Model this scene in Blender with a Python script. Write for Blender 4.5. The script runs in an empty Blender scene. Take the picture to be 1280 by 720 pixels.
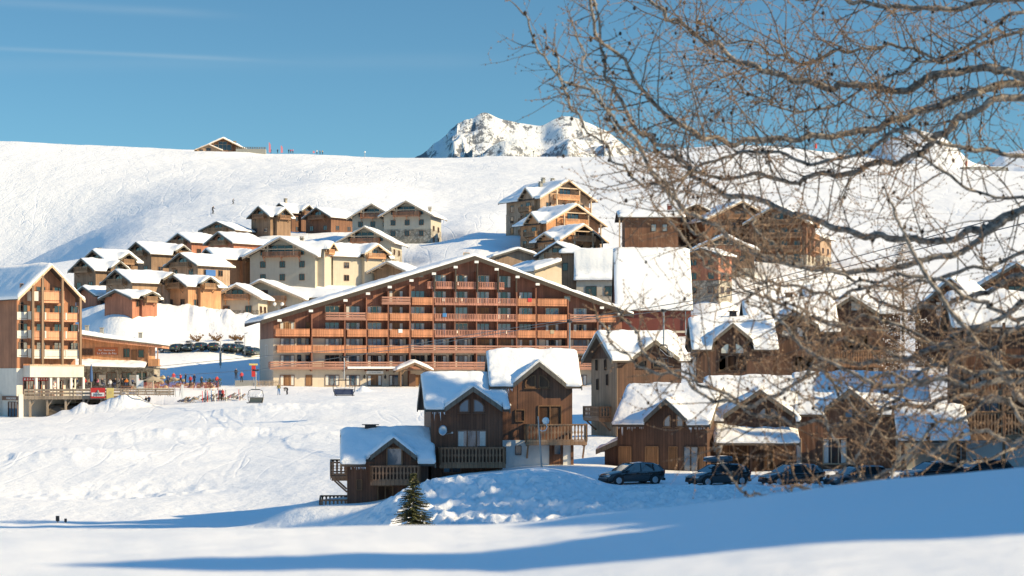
import bpy, math, random
import numpy as np
from mathutils import Vector, Matrix
from math import sin, cos, tan, pi, radians as R, sqrt, exp
random.seed(7)
SC = bpy.context.scene
COL = SC.collection
F = 2489.0          # focal length in photo pixels (70 mm on 36 mm, 1280 wide)
HY = 470.0          # eye level row

def W(px, py, d):
    return Vector(((px-640.0)*d/F, d, (HY-py)*d/F))

# ------------------------------------------------------------------ noise
_rs = np.random.RandomState(5)
_perm = _rs.permutation(4096)
_val = _rs.rand(4096)*2-1
def vnoise(x, y):
    x = np.asarray(x, float); y = np.asarray(y, float)
    xi = np.floor(x).astype(int); yi = np.floor(y).astype(int)
    fx = x-xi; fy = y-yi
    fx = fx*fx*(3-2*fx); fy = fy*fy*(3-2*fy)
    def h(a, b): return _val[(_perm[a & 4095]+b*57) & 4095]
    a = h(xi, yi); b = h(xi+1, yi); c = h(xi, yi+1); e = h(xi+1, yi+1)
    return (a*(1-fx)+b*fx)*(1-fy)+(c*(1-fx)+e*fx)*fy
def fbm(x, y, o=4):
    s = 0; a = 1.0; t = 0
    for i in range(o):
        s = s+a*vnoise(x*2.03**i+17.3*i, y*2.03**i-9.1*i); t += a; a *= .5
    return s/t
def ridged(x, y, o=4):
    s = 0; a = 1.0; t = 0
    for i in range(o):
        s = s+a*(1-np.abs(vnoise(x*2.1**i+31.7*i, y*2.1**i+5.5*i))*2); t += a; a *= .5
    return s/t

# ------------------------------------------------------------------ materials
def new_mat(name):
    m = bpy.data.materials.new(name); m.use_nodes = True
    nt = m.node_tree; b = nt.nodes['Principled BSDF']
    return m, nt, b
def N(nt, t, **kw):
    n = nt.nodes.new(t)
    for k, v in kw.items():
        if k in n.inputs: n.inputs[k].default_value = v
        else: setattr(n, k, v)
    return n
def L(nt, a, b): nt.links.new(a, b)
def rgb(c): return (c[0], c[1], c[2], 1)
def math_n(nt, op, a, b=None, c=None, clamp=False):
    n = nt.nodes.new('ShaderNodeMath'); n.operation = op; n.use_clamp = clamp
    for i, v in enumerate((a, b, c)):
        if v is None: continue
        if isinstance(v, (int, float)): n.inputs[i].default_value = v
        else: nt.links.new(v, n.inputs[i])
    return n.outputs[0]
def mixc(nt, fac, a, b, mode='MIX'):
    n = nt.nodes.new('ShaderNodeMix'); n.data_type = 'RGBA'; n.blend_type = mode
    for i, v in ((0, fac), (6, a), (7, b)):
        if isinstance(v, (int, float)): n.inputs[i].default_value = v
        elif isinstance(v, tuple): n.inputs[i].default_value = rgb(v)
        else: nt.links.new(v, n.inputs[i])
    return n.outputs[2]

def wood(name, c, plank=.18, vary=.35, grey=0.0, horiz=False, rough=.75):
    """boards with per-board tone, grain and weathering streaks"""
    m, nt, b = new_mat(name)
    tc = N(nt, 'ShaderNodeTexCoord'); sx = N(nt, 'ShaderNodeSeparateXYZ'); L(nt, tc.outputs['Object'], sx.inputs[0])
    if horiz: p = sx.outputs[2]
    else: p = math_n(nt, 'ADD', sx.outputs[0], sx.outputs[1])
    q = math_n(nt, 'DIVIDE', p, plank)
    fl = math_n(nt, 'FLOOR', q)
    fr = math_n(nt, 'FRACT', q)
    wn = N(nt, 'ShaderNodeTexWhiteNoise', noise_dimensions='1D'); L(nt, fl, wn.inputs['W'])
    tone = math_n(nt, 'MULTIPLY_ADD', wn.outputs['Value'], vary, 1-vary*.5)
    mp = N(nt, 'ShaderNodeMapping'); L(nt, tc.outputs['Object'], mp.inputs[0])
    mp.inputs['Scale'].default_value = (1, 1, 6) if horiz else (6, 6, .5)
    nz = N(nt, 'ShaderNodeTexNoise', Scale=1.3, Detail=5.0, Roughness=.65); L(nt, mp.outputs[0], nz.inputs['Vector'])
    st = math_n(nt, 'MULTIPLY_ADD', nz.outputs[0], .9, .55)
    n2 = N(nt, 'ShaderNodeTexNoise', Scale=.35, Detail=3.0); L(nt, tc.outputs['Object'], n2.inputs['Vector'])
    big = math_n(nt, 'MULTIPLY_ADD', n2.outputs[0], 1.0, .5)
    v = math_n(nt, 'MULTIPLY', math_n(nt, 'MULTIPLY', tone, st), big)
    gap = math_n(nt, 'GREATER_THAN', math_n(nt, 'ABSOLUTE', math_n(nt, 'SUBTRACT', fr, .5)), .455)
    v = math_n(nt, 'MULTIPLY', v, math_n(nt, 'MULTIPLY_ADD', gap, -.5, 1.0))
    g = (c[0]+c[1]+c[2])/3
    gc = (g*1.15, g*1.08, g)
    base = mixc(nt, math_n(nt, 'MULTIPLY', n2.outputs[0], grey), c, gc) if grey else c
    vv = N(nt, 'ShaderNodeCombineXYZ')
    for i in range(3): L(nt, v, vv.inputs[i])
    L(nt, mixc(nt, 1.0, base, vv.outputs[0], 'MULTIPLY'), b.inputs['Base Color'])
    b.inputs['Roughness'].default_value = rough
    bp = N(nt, 'ShaderNodeBump', Strength=.5, Distance=.02); L(nt, v, bp.inputs['Height']); L(nt, bp.outputs[0], b.inputs['Normal'])
    return m
def plaster(name, c, sc=1.2, var=.25):
    m, nt, b = new_mat(name)
    tc = N(nt, 'ShaderNodeTexCoord')
    nz = N(nt, 'ShaderNodeTexNoise', Scale=sc, Detail=6.0, Roughness=.6); L(nt, tc.outputs['Object'], nz.inputs['Vector'])
    mp = N(nt, 'ShaderNodeMapping'); L(nt, tc.outputs['Object'], mp.inputs[0]); mp.inputs['Scale'].default_value = (2.5, 2.5, .25)
    n2 = N(nt, 'ShaderNodeTexNoise', Scale=1.0, Detail=4.0); L(nt, mp.outputs[0], n2.inputs['Vector'])
    v = math_n(nt, 'MULTIPLY_ADD', math_n(nt, 'ADD', nz.outputs[0], n2.outputs[0]), var, 1-var)
    vv = N(nt, 'ShaderNodeCombineXYZ')
    for i in range(3): L(nt, v, vv.inputs[i])
    L(nt, mixc(nt, 1.0, c, vv.outputs[0], 'MULTIPLY'), b.inputs['Base Color'])
    b.inputs['Roughness'].default_value = .9
    return m
def stone(name, c, sc=1.6):
    m, nt, b = new_mat(name)
    tc = N(nt, 'ShaderNodeTexCoord')
    vo = N(nt, 'ShaderNodeTexVoronoi', Scale=sc); L(nt, tc.outputs['Object'], vo.inputs['Vector'])
    ve = N(nt, 'ShaderNodeTexVoronoi', feature='DISTANCE_TO_EDGE', Scale=sc); L(nt, tc.outputs['Object'], ve.inputs['Vector'])
    sp = N(nt, 'ShaderNodeSeparateXYZ'); L(nt, vo.outputs['Color'], sp.inputs[0])
    v = math_n(nt, 'MULTIPLY_ADD', sp.outputs[0], .75, .55)
    e = math_n(nt, 'MULTIPLY', ve.outputs['Distance'], 9.0, clamp=True)
    v = math_n(nt, 'MULTIPLY', v, math_n(nt, 'MULTIPLY_ADD', e, .5, .55))
    vv = N(nt, 'ShaderNodeCombineXYZ')
    for i in range(3): L(nt, v, vv.inputs[i])
    L(nt, mixc(nt, 1.0, c, vv.outputs[0], 'MULTIPLY'), b.inputs['Base Color'])
    b.inputs['Roughness'].default_value = .9
    bp = N(nt, 'ShaderNodeBump', Strength=.8, Distance=.05); L(nt, e, bp.inputs['Height']); L(nt, bp.outputs[0], b.inputs['Normal'])
    return m
def plain(name, c, rough=.6, metal=0.0, var=.12, coat=0.0):
    m, nt, b = new_mat(name)
    tc = N(nt, 'ShaderNodeTexCoord')
    nz = N(nt, 'ShaderNodeTexNoise', Scale=4.0, Detail=4.0); L(nt, tc.outputs['Object'], nz.inputs['Vector'])
    v = math_n(nt, 'MULTIPLY_ADD', nz.outputs[0], var*2, 1-var)
    vv = N(nt, 'ShaderNodeCombineXYZ')
    for i in range(3): L(nt, v, vv.inputs[i])
    L(nt, mixc(nt, 1.0, c, vv.outputs[0], 'MULTIPLY'), b.inputs['Base Color'])
    b.inputs['Roughness'].default_value = rough; b.inputs['Metallic'].default_value = metal
    b.inputs['Coat Weight'].default_value = coat
    return m
def glass(name, c=(.02, .025, .03), refl=.9, wav=.015):
    m, nt, b = new_mat(name)
    tc = N(nt, 'ShaderNodeTexCoord')
    nz = N(nt, 'ShaderNodeTexNoise', Scale=.8, Detail=2.0); L(nt, tc.outputs['Object'], nz.inputs['Vector'])
    v = math_n(nt, 'MULTIPLY_ADD', nz.outputs[0], 1.6, .2)
    vv = N(nt, 'ShaderNodeCombineXYZ')
    for i in range(3): L(nt, v, vv.inputs[i])
    L(nt, mixc(nt, 1.0, c, vv.outputs[0], 'MULTIPLY'), b.inputs['Base Color'])
    b.inputs['Roughness'].default_value = .04
    b.inputs['Specular IOR Level'].default_value = refl
    b.inputs['Coat Weight'].default_value = .6; b.inputs['Coat Roughness'].default_value = .02
    bp = N(nt, 'ShaderNodeBump', Strength=.3, Distance=wav); L(nt, nz.outputs[0], bp.inputs['Height']); L(nt, bp.outputs[0], b.inputs['Normal'])
    return m
def snow_mat(name, kind):
    m, nt, b = new_mat(name)
    tc = N(nt, 'ShaderNodeTexCoord'); co = tc.outputs['Object']
    b.inputs['Roughness'].default_value = .55
    b.inputs['Specular IOR Level'].default_value = .2
    big = N(nt, 'ShaderNodeTexNoise', Scale=.05, Detail=4.0); L(nt, co, big.inputs['Vector'])
    col = mixc(nt, big.outputs[0], (.93, .925, .92), (.96, .95, .94))
    L(nt, col, b.inputs['Base Color'])
    if kind == 'roof':
        a = N(nt, 'ShaderNodeTexNoise', Scale=2.2, Detail=6.0, Roughness=.6); L(nt, co, a.inputs['Vector'])
        bp = N(nt, 'ShaderNodeBump', Strength=.55, Distance=.12); L(nt, a.outputs[0], bp.inputs['Height'])
        L(nt, bp.outputs[0], b.inputs['Normal'])
    else:
        sy = N(nt, 'ShaderNodeSeparateXYZ'); L(nt, co, sy.inputs[0])
        far = N(nt, 'ShaderNodeMapRange', interpolation_type='SMOOTHSTEP'); L(nt, sy.outputs[1], far.inputs[0])
        far.inputs[1].default_value = 20; far.inputs[2].default_value = 90
        hill = N(nt, 'ShaderNodeMapRange', interpolation_type='SMOOTHSTEP'); L(nt, sy.outputs[1], hill.inputs[0])
        hill.inputs[1].default_value = 430; hill.inputs[2].default_value = 620
        # near: soft wind ripples and tiny crystals
        n0 = N(nt, 'ShaderNodeTexNoise', Scale=1.4, Detail=5.0, Roughness=.5); L(nt, co, n0.inputs['Vector'])
        n1 = N(nt, 'ShaderNodeTexNoise', Scale=.9, Detail=7.0, Roughness=.65); L(nt, co, n1.inputs['Vector'])
        # ski tracks: thin furrows along contours of smooth stretched noise, masked by patches
        def furrows(rot, sc, scale, k, wd):
            mp = N(nt, 'ShaderNodeMapping'); L(nt, co, mp.inputs[0]); mp.inputs['Scale'].default_value = sc; mp.inputs['Rotation'].default_value = (0, 0, rot)
            n = N(nt, 'ShaderNodeTexNoise', Scale=scale, Detail=2.5, Roughness=.45, Distortion=.6); L(nt, mp.outputs[0], n.inputs['Vector'])
            f = math_n(nt, 'PINGPONG', math_n(nt, 'MULTIPLY', n.outputs[0], k), .5)
            return math_n(nt, 'SUBTRACT', 1.0, math_n(nt, 'MULTIPLY', f, wd), clamp=True)
        t1 = math_n(nt, 'MAXIMUM', furrows(.45, (1, .16, .3), .045, 5, 26), furrows(.75, (1, .2, .3), .06, 4, 22)); t2 = math_n(nt, 'MAXIMUM', furrows(-.35, (1, .18, .3), .055, 5, 26), furrows(.1, (1, .14, .3), .08, 4, 20))
        pm = N(nt, 'ShaderNodeTexNoise', Scale=.02, Detail=3.0); L(nt, co, pm.inputs['Vector'])
        pmr = N(nt, 'ShaderNodeMapRange', interpolation_type='SMOOTHSTEP'); L(nt, pm.outputs[0], pmr.inputs[0]); pmr.inputs[1].default_value = .36; pmr.inputs[2].default_value = .62
        trk = math_n(nt, 'MULTIPLY', math_n(nt, 'MULTIPLY', math_n(nt, 'ADD', t1, t2), pmr.outputs[0]), -1.0)
        und = N(nt, 'ShaderNodeTexNoise', Scale=.05, Detail=4.0, Roughness=.55); L(nt, co, und.inputs['Vector'])
        mid = N(nt, 'ShaderNodeTexNoise', Scale=.28, Detail=5.0, Roughness=.65); L(nt, co, mid.inputs['Vector'])
        nr = N(nt, 'ShaderNodeMapping'); L(nt, co, nr.inputs[0]); nr.inputs['Scale'].default_value = (1.2, 4.0, 1); nr.inputs['Rotation'].default_value = (0, 0, .5)
        n9 = N(nt, 'ShaderNodeTexNoise', Scale=3.0, Detail=6.0, Roughness=.6, Distortion=.4); L(nt, nr.outputs[0], n9.inputs['Vector'])
        near_h = math_n(nt, 'ADD', math_n(nt, 'MULTIPLY', n0.outputs[0], .030), math_n(nt, 'MULTIPLY', n9.outputs[0], .020))
        mid_h = math_n(nt, 'ADD', math_n(nt, 'MULTIPLY', n1.outputs[0], .13), math_n(nt, 'MULTIPLY', trk, .03))
        mid_h = math_n(nt, 'ADD', mid_h, math_n(nt, 'MULTIPLY', mid.outputs[0], .14))
        hill_h = math_n(nt, 'ADD', math_n(nt, 'MULTIPLY', und.outputs[0], .5), math_n(nt, 'MULTIPLY', trk, .04))
        hill_h = math_n(nt, 'ADD', hill_h, math_n(nt, 'MULTIPLY', mid.outputs[0], .35))
        h = math_n(nt, 'ADD', near_h, math_n(nt, 'MULTIPLY', mid_h, far.outputs[0]))
        h = math_n(nt, 'ADD', h, math_n(nt, 'MULTIPLY', hill_h, hill.outputs[0]))
        bp = N(nt, 'ShaderNodeBump', Strength=1.0, Distance=1.0); L(nt, h, bp.inputs['Height'])
        L(nt, bp.outputs[0], b.inputs['Normal'])
    return m

M = {}
M['snow'] = snow_mat('snow_ground', 'ground')
M['rsnow'] = snow_mat('snow_on_roof', 'roof')
M['dark'] = wood('dark_timber', (0.155, 0.062, 0.029), .2, .5, .2)
M['dark_shade'] = wood('shade_darkened_timber', (0.1, 0.045, 0.024), .2, .5, .2)  # darker copy of the dark timber, shade on the row put into the colour
M['dark2'] = wood('brown_timber', (0.19, 0.08, 0.038), .2, .5, .2)
M['brown'] = wood('mid_brown_timber', (0.27, 0.155, 0.082), .22, .4, .4)
M['tan'] = wood('tan_timber', (0.45, 0.28, 0.17), .22, .35, .45)
M['orange'] = wood('orange_timber', (0.56, 0.285, 0.145), .25, .25)
M['redw'] = wood('red_timber', (0.42, 0.17, 0.1), .25, .3)
M['hotel'] = wood('hotel_red_brown_timber', (.25, .105, .066), .3, .4)
M['lbrown'] = wood('left_block_timber', (0.36, 0.16, 0.085), .3, .3)
M['lorange'] = wood('warm_balcony_timber', (0.6, 0.28, 0.16), .3, .2)
M['bred'] = wood('red_rail_timber', (.42, .19, .135), .14, .6)
M['borange'] = wood('orange_rail_timber', (0.48, 0.205, 0.105), .16, .5)
M['bbrown'] = wood('brown_rail_timber', (0.36, 0.18, 0.13), .16, .3, horiz=True)
M['rail'] = wood('railing_timber', (0.34, 0.185, 0.09), .3, .3, .2)
M['bwood'] = wood('balcony_timber', (.32, .17, .09), .25, .3)
M['drail'] = wood('dark_railing_timber', (0.27, 0.135, 0.065), .3, .3, .2)
M['trim'] = wood('pale_trim_timber', (0.58, 0.43, 0.3), .4, .15)
M['gtrim'] = wood('grey_trim_timber', (0.15, 0.13, 0.1), .4, .2, .4)
M['dtrim'] = wood('dark_trim_timber', (.05, .035, .025), .4, .2, .3)
M['deck'] = wood('weathered_deck_timber', (0.36, 0.26, 0.17), .2, .4, .6)
M['door'] = wood('door_timber', (0.25, 0.13, 0.06), .16, .3)
M['beige'] = plaster('beige_render', (.58, .50, .40))
M['pale'] = plaster('pale_render', (.50, .45, .37))
M['cream'] = plaster('cream_render', (.66, .62, .55))
M['white'] = plaster('white_render', (.74, .72, .68))
M['redr'] = plaster('dark_red_render', (.17, .05, .04))
M['grey'] = plaster('grey_concrete', (.32, .31, .28))
M['stone'] = stone('pale_stone', (.40, .36, .30), 1.5)
M['stoneb'] = stone('warm_rock', (.52, .42, .27), .7)
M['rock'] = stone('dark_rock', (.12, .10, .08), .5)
M['roof'] = plain('roof_boards', (.085, .065, .05), .85)
M['metal'] = plain('galvanised_metal', (.38, .39, .40), .4, .7)
M['black'] = plain('black_metal', (.025, .025, .028), .45, .3)
M['glass'] = glass('window_glass')
M['bglass'] = glass('window_glass_bright', (.32, .32, .31), 1.0)
M['glassb'] = glass('window_glass_blue', (.05, .09, .13), .9)
M['curt'] = plain('curtain_cloth', (.62, .60, .56), .9, 0, .2)
M['frame'] = plain('window_frame_paint', (.17, .085, .05), .6)
M['framed'] = plain('dark_frame_paint', (.05, .03, .02), .6)
M['wframe'] = plain('light_frame_paint', (.55, .36, .22), .6)
M['whitep'] = plain('white_paint', (.80, .79, .76), .5)
M['tyre'] = plain('tyre_rubber', (.02, .02, .02), .85)
M['rim'] = plain('alloy_rim', (.5, .5, .52), .3, .8)
M['paint_dark'] = plain('dark_car_paint', (.022, .021, .022), .25, .4, .05, 1.0)
M['paint_grey'] = plain('grey_car_paint', (.07, .075, .085), .28, .5, .05, 1.0)
M['paint_green'] = plain('green_car_paint', (.05, .08, .075), .3, .3, .05, 1.0)
M['paint_silver'] = plain('silver_car_paint', (.42, .43, .44), .3, .5, .05, 1.0)
M['lampred'] = plain('red_lens', (.35, .02, .02), .2)
M['lampw'] = plain('clear_lens', (.6, .6, .6), .15)
M['plate'] = plain('yellow_plate', (.6, .42, .06), .5)
M['red'] = plain('red_paint', (.62, .04, .035), .5)
M['yellow'] = plain('yellow_paint', (.80, .62, .20), .6)
M['blue'] = plain('blue_cloth', (.05, .12, .30), .8)
M['bluesign'] = plain('blue_cloth_banner', (.04, .15, .42), .7)
M['netred'] = plain('red_net', (.5, .12, .13), .8)
M['pink'] = plain('pink_flag_cloth', (.75, .25, .3), .8)
M['skin'] = plain('skin', (.50, .29, .20), .6)
M['hair'] = plain('dark_hair', (.04, .028, .02), .8)
for k, c in dict(c_black=(.02, .02, .025), c_navy=(.03, .05, .12), c_red=(.55, .05, .05), c_white=(.75, .75, .75), c_blue=(.05, .2, .45),
                 c_orange=(.7, .22, .04), c_olive=(.22, .17, .05), c_pink=(.6, .2, .3), c_grey=(.2, .2, .22), c_tan=(.42, .33, .22), c_green=(.06, .2, .12)).items():
    M[k] = plain('clothing_'+k[2:], c, .85)
M['bark'] = None; M['twig'] = None
def bark(name, a, b2, sc):
    m, nt, b = new_mat(name)
    tc = N(nt, 'ShaderNodeTexCoord')
    nz = N(nt, 'ShaderNodeTexNoise', Scale=sc, Detail=6.0, Roughness=.7); L(nt, tc.outputs['Object'], nz.inputs['Vector'])
    mr = N(nt, 'ShaderNodeMapRange'); L(nt, nz.outputs[0], mr.inputs[0]); mr.inputs[1].default_value = .38; mr.inputs[2].default_value = .62
    L(nt, mixc(nt, mr.outputs[0], a, b2), b.inputs['Base Color'])
    b.inputs['Roughness'].default_value = .9
    bp = N(nt, 'ShaderNodeBump', Strength=.9, Distance=.012); L(nt, nz.outputs[0], bp.inputs['Height']); L(nt, bp.outputs[0], b.inputs['Normal'])
    return m
M['bark'] = bark('larch_bark', (.07, .058, .048), (.42, .36, .30), 26)
M['twig'] = bark('larch_twig_bark', (.15, .088, .055), (.44, .29, .185), 14)
M['twigd'] = bark('dark_twig_bark', (.06, .042, .032), (.26, .19, .13), 14)
M['knob'] = plain('larch_cone', (.035, .024, .018), .9)
M['needle'] = bark('spruce_needles', (.02, .03, .012), (.13, .13, .045), 2.5)
M['needled'] = bark('dark_spruce_needles', (.008, .014, .007), (.03, .04, .018), 2.5)

# ------------------------------------------------------------------ mesh builder
class MB:
    def __init__(s): s.v = []; s.f = []; s.m = []; s.ch = []
    def add(s, vs, fs, mi=0):
        o = len(s.v); s.ch.append((o, len(s.f))); s.v += [tuple(p) for p in vs]
        for f in fs: s.f.append(tuple(i+o for i in f)); s.m.append(mi)
        return s
    def box(s, x0, x1, y0, y1, z0, z1, mi=0):
        if x0 > x1: x0, x1 = x1, x0
        if y0 > y1: y0, y1 = y1, y0
        if z0 > z1: z0, z1 = z1, z0
        return s.add([(x0,y0,z0),(x1,y0,z0),(x1,y1,z0),(x0,y1,z0),(x0,y0,z1),(x1,y0,z1),(x1,y1,z1),(x0,y1,z1)],
            [(0,3,2,1),(4,5,6,7),(0,1,5,4),(1,2,6,5),(2,3,7,6),(3,0,4,7)], mi)
    def prism(s, poly, a0, a1, axis='y', mi=0):
        """poly: (across, z) CCW seen from the -axis side"""
        n = len(poly)
        if axis == 'y': A = [(p[0], a0, p[1]) for p in poly]; B = [(p[0], a1, p[1]) for p in poly]
        else: A = [(a0, -p[0], p[1]) for p in poly]; B = [(a1, -p[0], p[1]) for p in poly]
        fs = [tuple(range(n)), tuple(range(2*n-1, n-1, -1))]
        for i in range(n):
            j = (i+1) % n; fs.append((j, i, i+n, j+n))
        return s.add(A+B, fs, mi)
    def tube(s, pts, rad, n=6, mi=0, cap=True):
        pts = [Vector(p) for p in pts]
        if not isinstance(rad, (list, tuple)): rad = [rad]*len(pts)
        rings = []; up = None
        for i, p in enumerate(pts):
            t = (pts[min(i+1, len(pts)-1)]-pts[max(i-1, 0)])
            if t.length < 1e-9: t = Vector((0, 0, 1))
            t.normalize()
            if up is None:
                up = t.orthogonal().normalized()
            up = (up-t*up.dot(t)); up = up.normalized() if up.length > 1e-6 else t.orthogonal().normalized()
            b = t.cross(up)
            rings.append([p+(up*cos(2*pi*k/n)+b*sin(2*pi*k/n))*rad[i] for k in range(n)])
        vs = [q for r in rings for q in r]; fs = []
        for i in range(len(pts)-1):
            for k in range(n):
                k2 = (k+1) % n; fs.append((i*n+k, i*n+k2, (i+1)*n+k2, (i+1)*n+k))
        if cap and n > 2: fs.append(tuple(range(n-1, -1, -1))); fs.append(tuple((len(pts)-1)*n+k for k in range(n)))
        return s.add(vs, fs, mi)
    def bar(s, a, b, w, h, mi=0):
        """rectangular bar between two points"""
        a = Vector(a); b = Vector(b); t = (b-a).normalized()
        u = Vector((0, 0, 1)).cross(t)
        if u.length < 1e-4: u = Vector((1, 0, 0))
        u.normalize(); v = t.cross(u)
        vs = [p+u*sx*w/2+v*sy*h/2 for p in (a, b) for sx, sy in ((-1,-1),(1,-1),(1,1),(-1,1))]
        return s.add(vs, [(3,2,1,0),(4,5,6,7),(0,1,5,4),(1,2,6,5),(2,3,7,6),(3,0,4,7)], mi)
    def lathe(s, prof, n=12, c=(0,0,0), mi=0):
        vs = [(c[0]+r*cos(2*pi*k/n), c[1]+r*sin(2*pi*k/n), c[2]+z) for r, z in prof for k in range(n)]
        fs = [(i*n+k, i*n+(k+1)%n, (i+1)*n+(k+1)%n, (i+1)*n+k) for i in range(len(prof)-1) for k in range(n)]
        fs.append(tuple(range(n-1,-1,-1))); fs.append(tuple((len(prof)-1)*n+k for k in range(n)))
        return s.add(vs, fs, mi)
    def mesh(s, name, mats, smooth=False):
        me = bpy.data.meshes.new(name); me.from_pydata(s.v, [], s.f)
        for m in (mats if isinstance(mats, (list, tuple)) else [mats]): me.materials.append(m)
        if any(s.m): me.polygons.foreach_set('material_index', s.m)
        if smooth: me.polygons.foreach_set('use_smooth', [True]*len(s.f))
        me.update(); return me
    def build(s, name, mats, parent=None, smooth=False, loc=None, rz=0, bevel=0):
        o = obj(name, s.mesh(name, mats, smooth), parent, loc, rz)
        if bevel:
            b = o.modifiers.new('bevel', 'BEVEL'); b.width = bevel; b.segments = 2; b.limit_method = 'ANGLE'
        return o
def build_each(mb, name, mat, parent):
    ch = mb.ch+[(len(mb.v), len(mb.f))]; out = []
    for (v0, f0), (v1, f1) in zip(ch[:-1], ch[1:]):
        m = MB(); m.v = mb.v[v0:v1]; m.f = [tuple(i-v0 for i in f) for f in mb.f[f0:f1]]; m.m = [0]*(f1-f0)
        out.append(m.build(name, mat, parent))
    return out
def obj(name, me, parent=None, loc=None, rz=0):
    o = bpy.data.objects.new(name, me); COL.objects.link(o)
    if parent: o.parent = parent
    if loc is not None: o.location = loc
    o.rotation_euler = (0, 0, rz)
    return o
def tag(o, label=None, cat=None, group=None, kind=None):
    if label: o['label'] = label
    if cat: o['category'] = cat
    if group: o['group'] = group
    if kind: o['kind'] = kind
    return o
def thing(name, label, cat, loc, rz=0, group=None):
    o = bpy.data.objects.new(name, None); COL.objects.link(o); o.empty_display_size = .5
    o.location = loc; o.rotation_euler = (0, 0, rz)
    return tag(o, label, cat, group)
KIDS = {}
def kids(o): return [c for c in bpy.data.objects if c.parent == o]
def copy_tree(o, parent=None):
    c = o.copy(); COL.objects.link(c)
    if parent: c.parent = parent
    for ch in kids(o): copy_tree(ch, c)
    return c
def dup(o, label, loc, rz=0, group=None, s=None):
    c = copy_tree(o); c['label'] = label; c.location = loc; c.rotation_euler = (0, 0, rz)
    if group: c['group'] = group
    if s: c.scale = (s, s, s)
    return c
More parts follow.
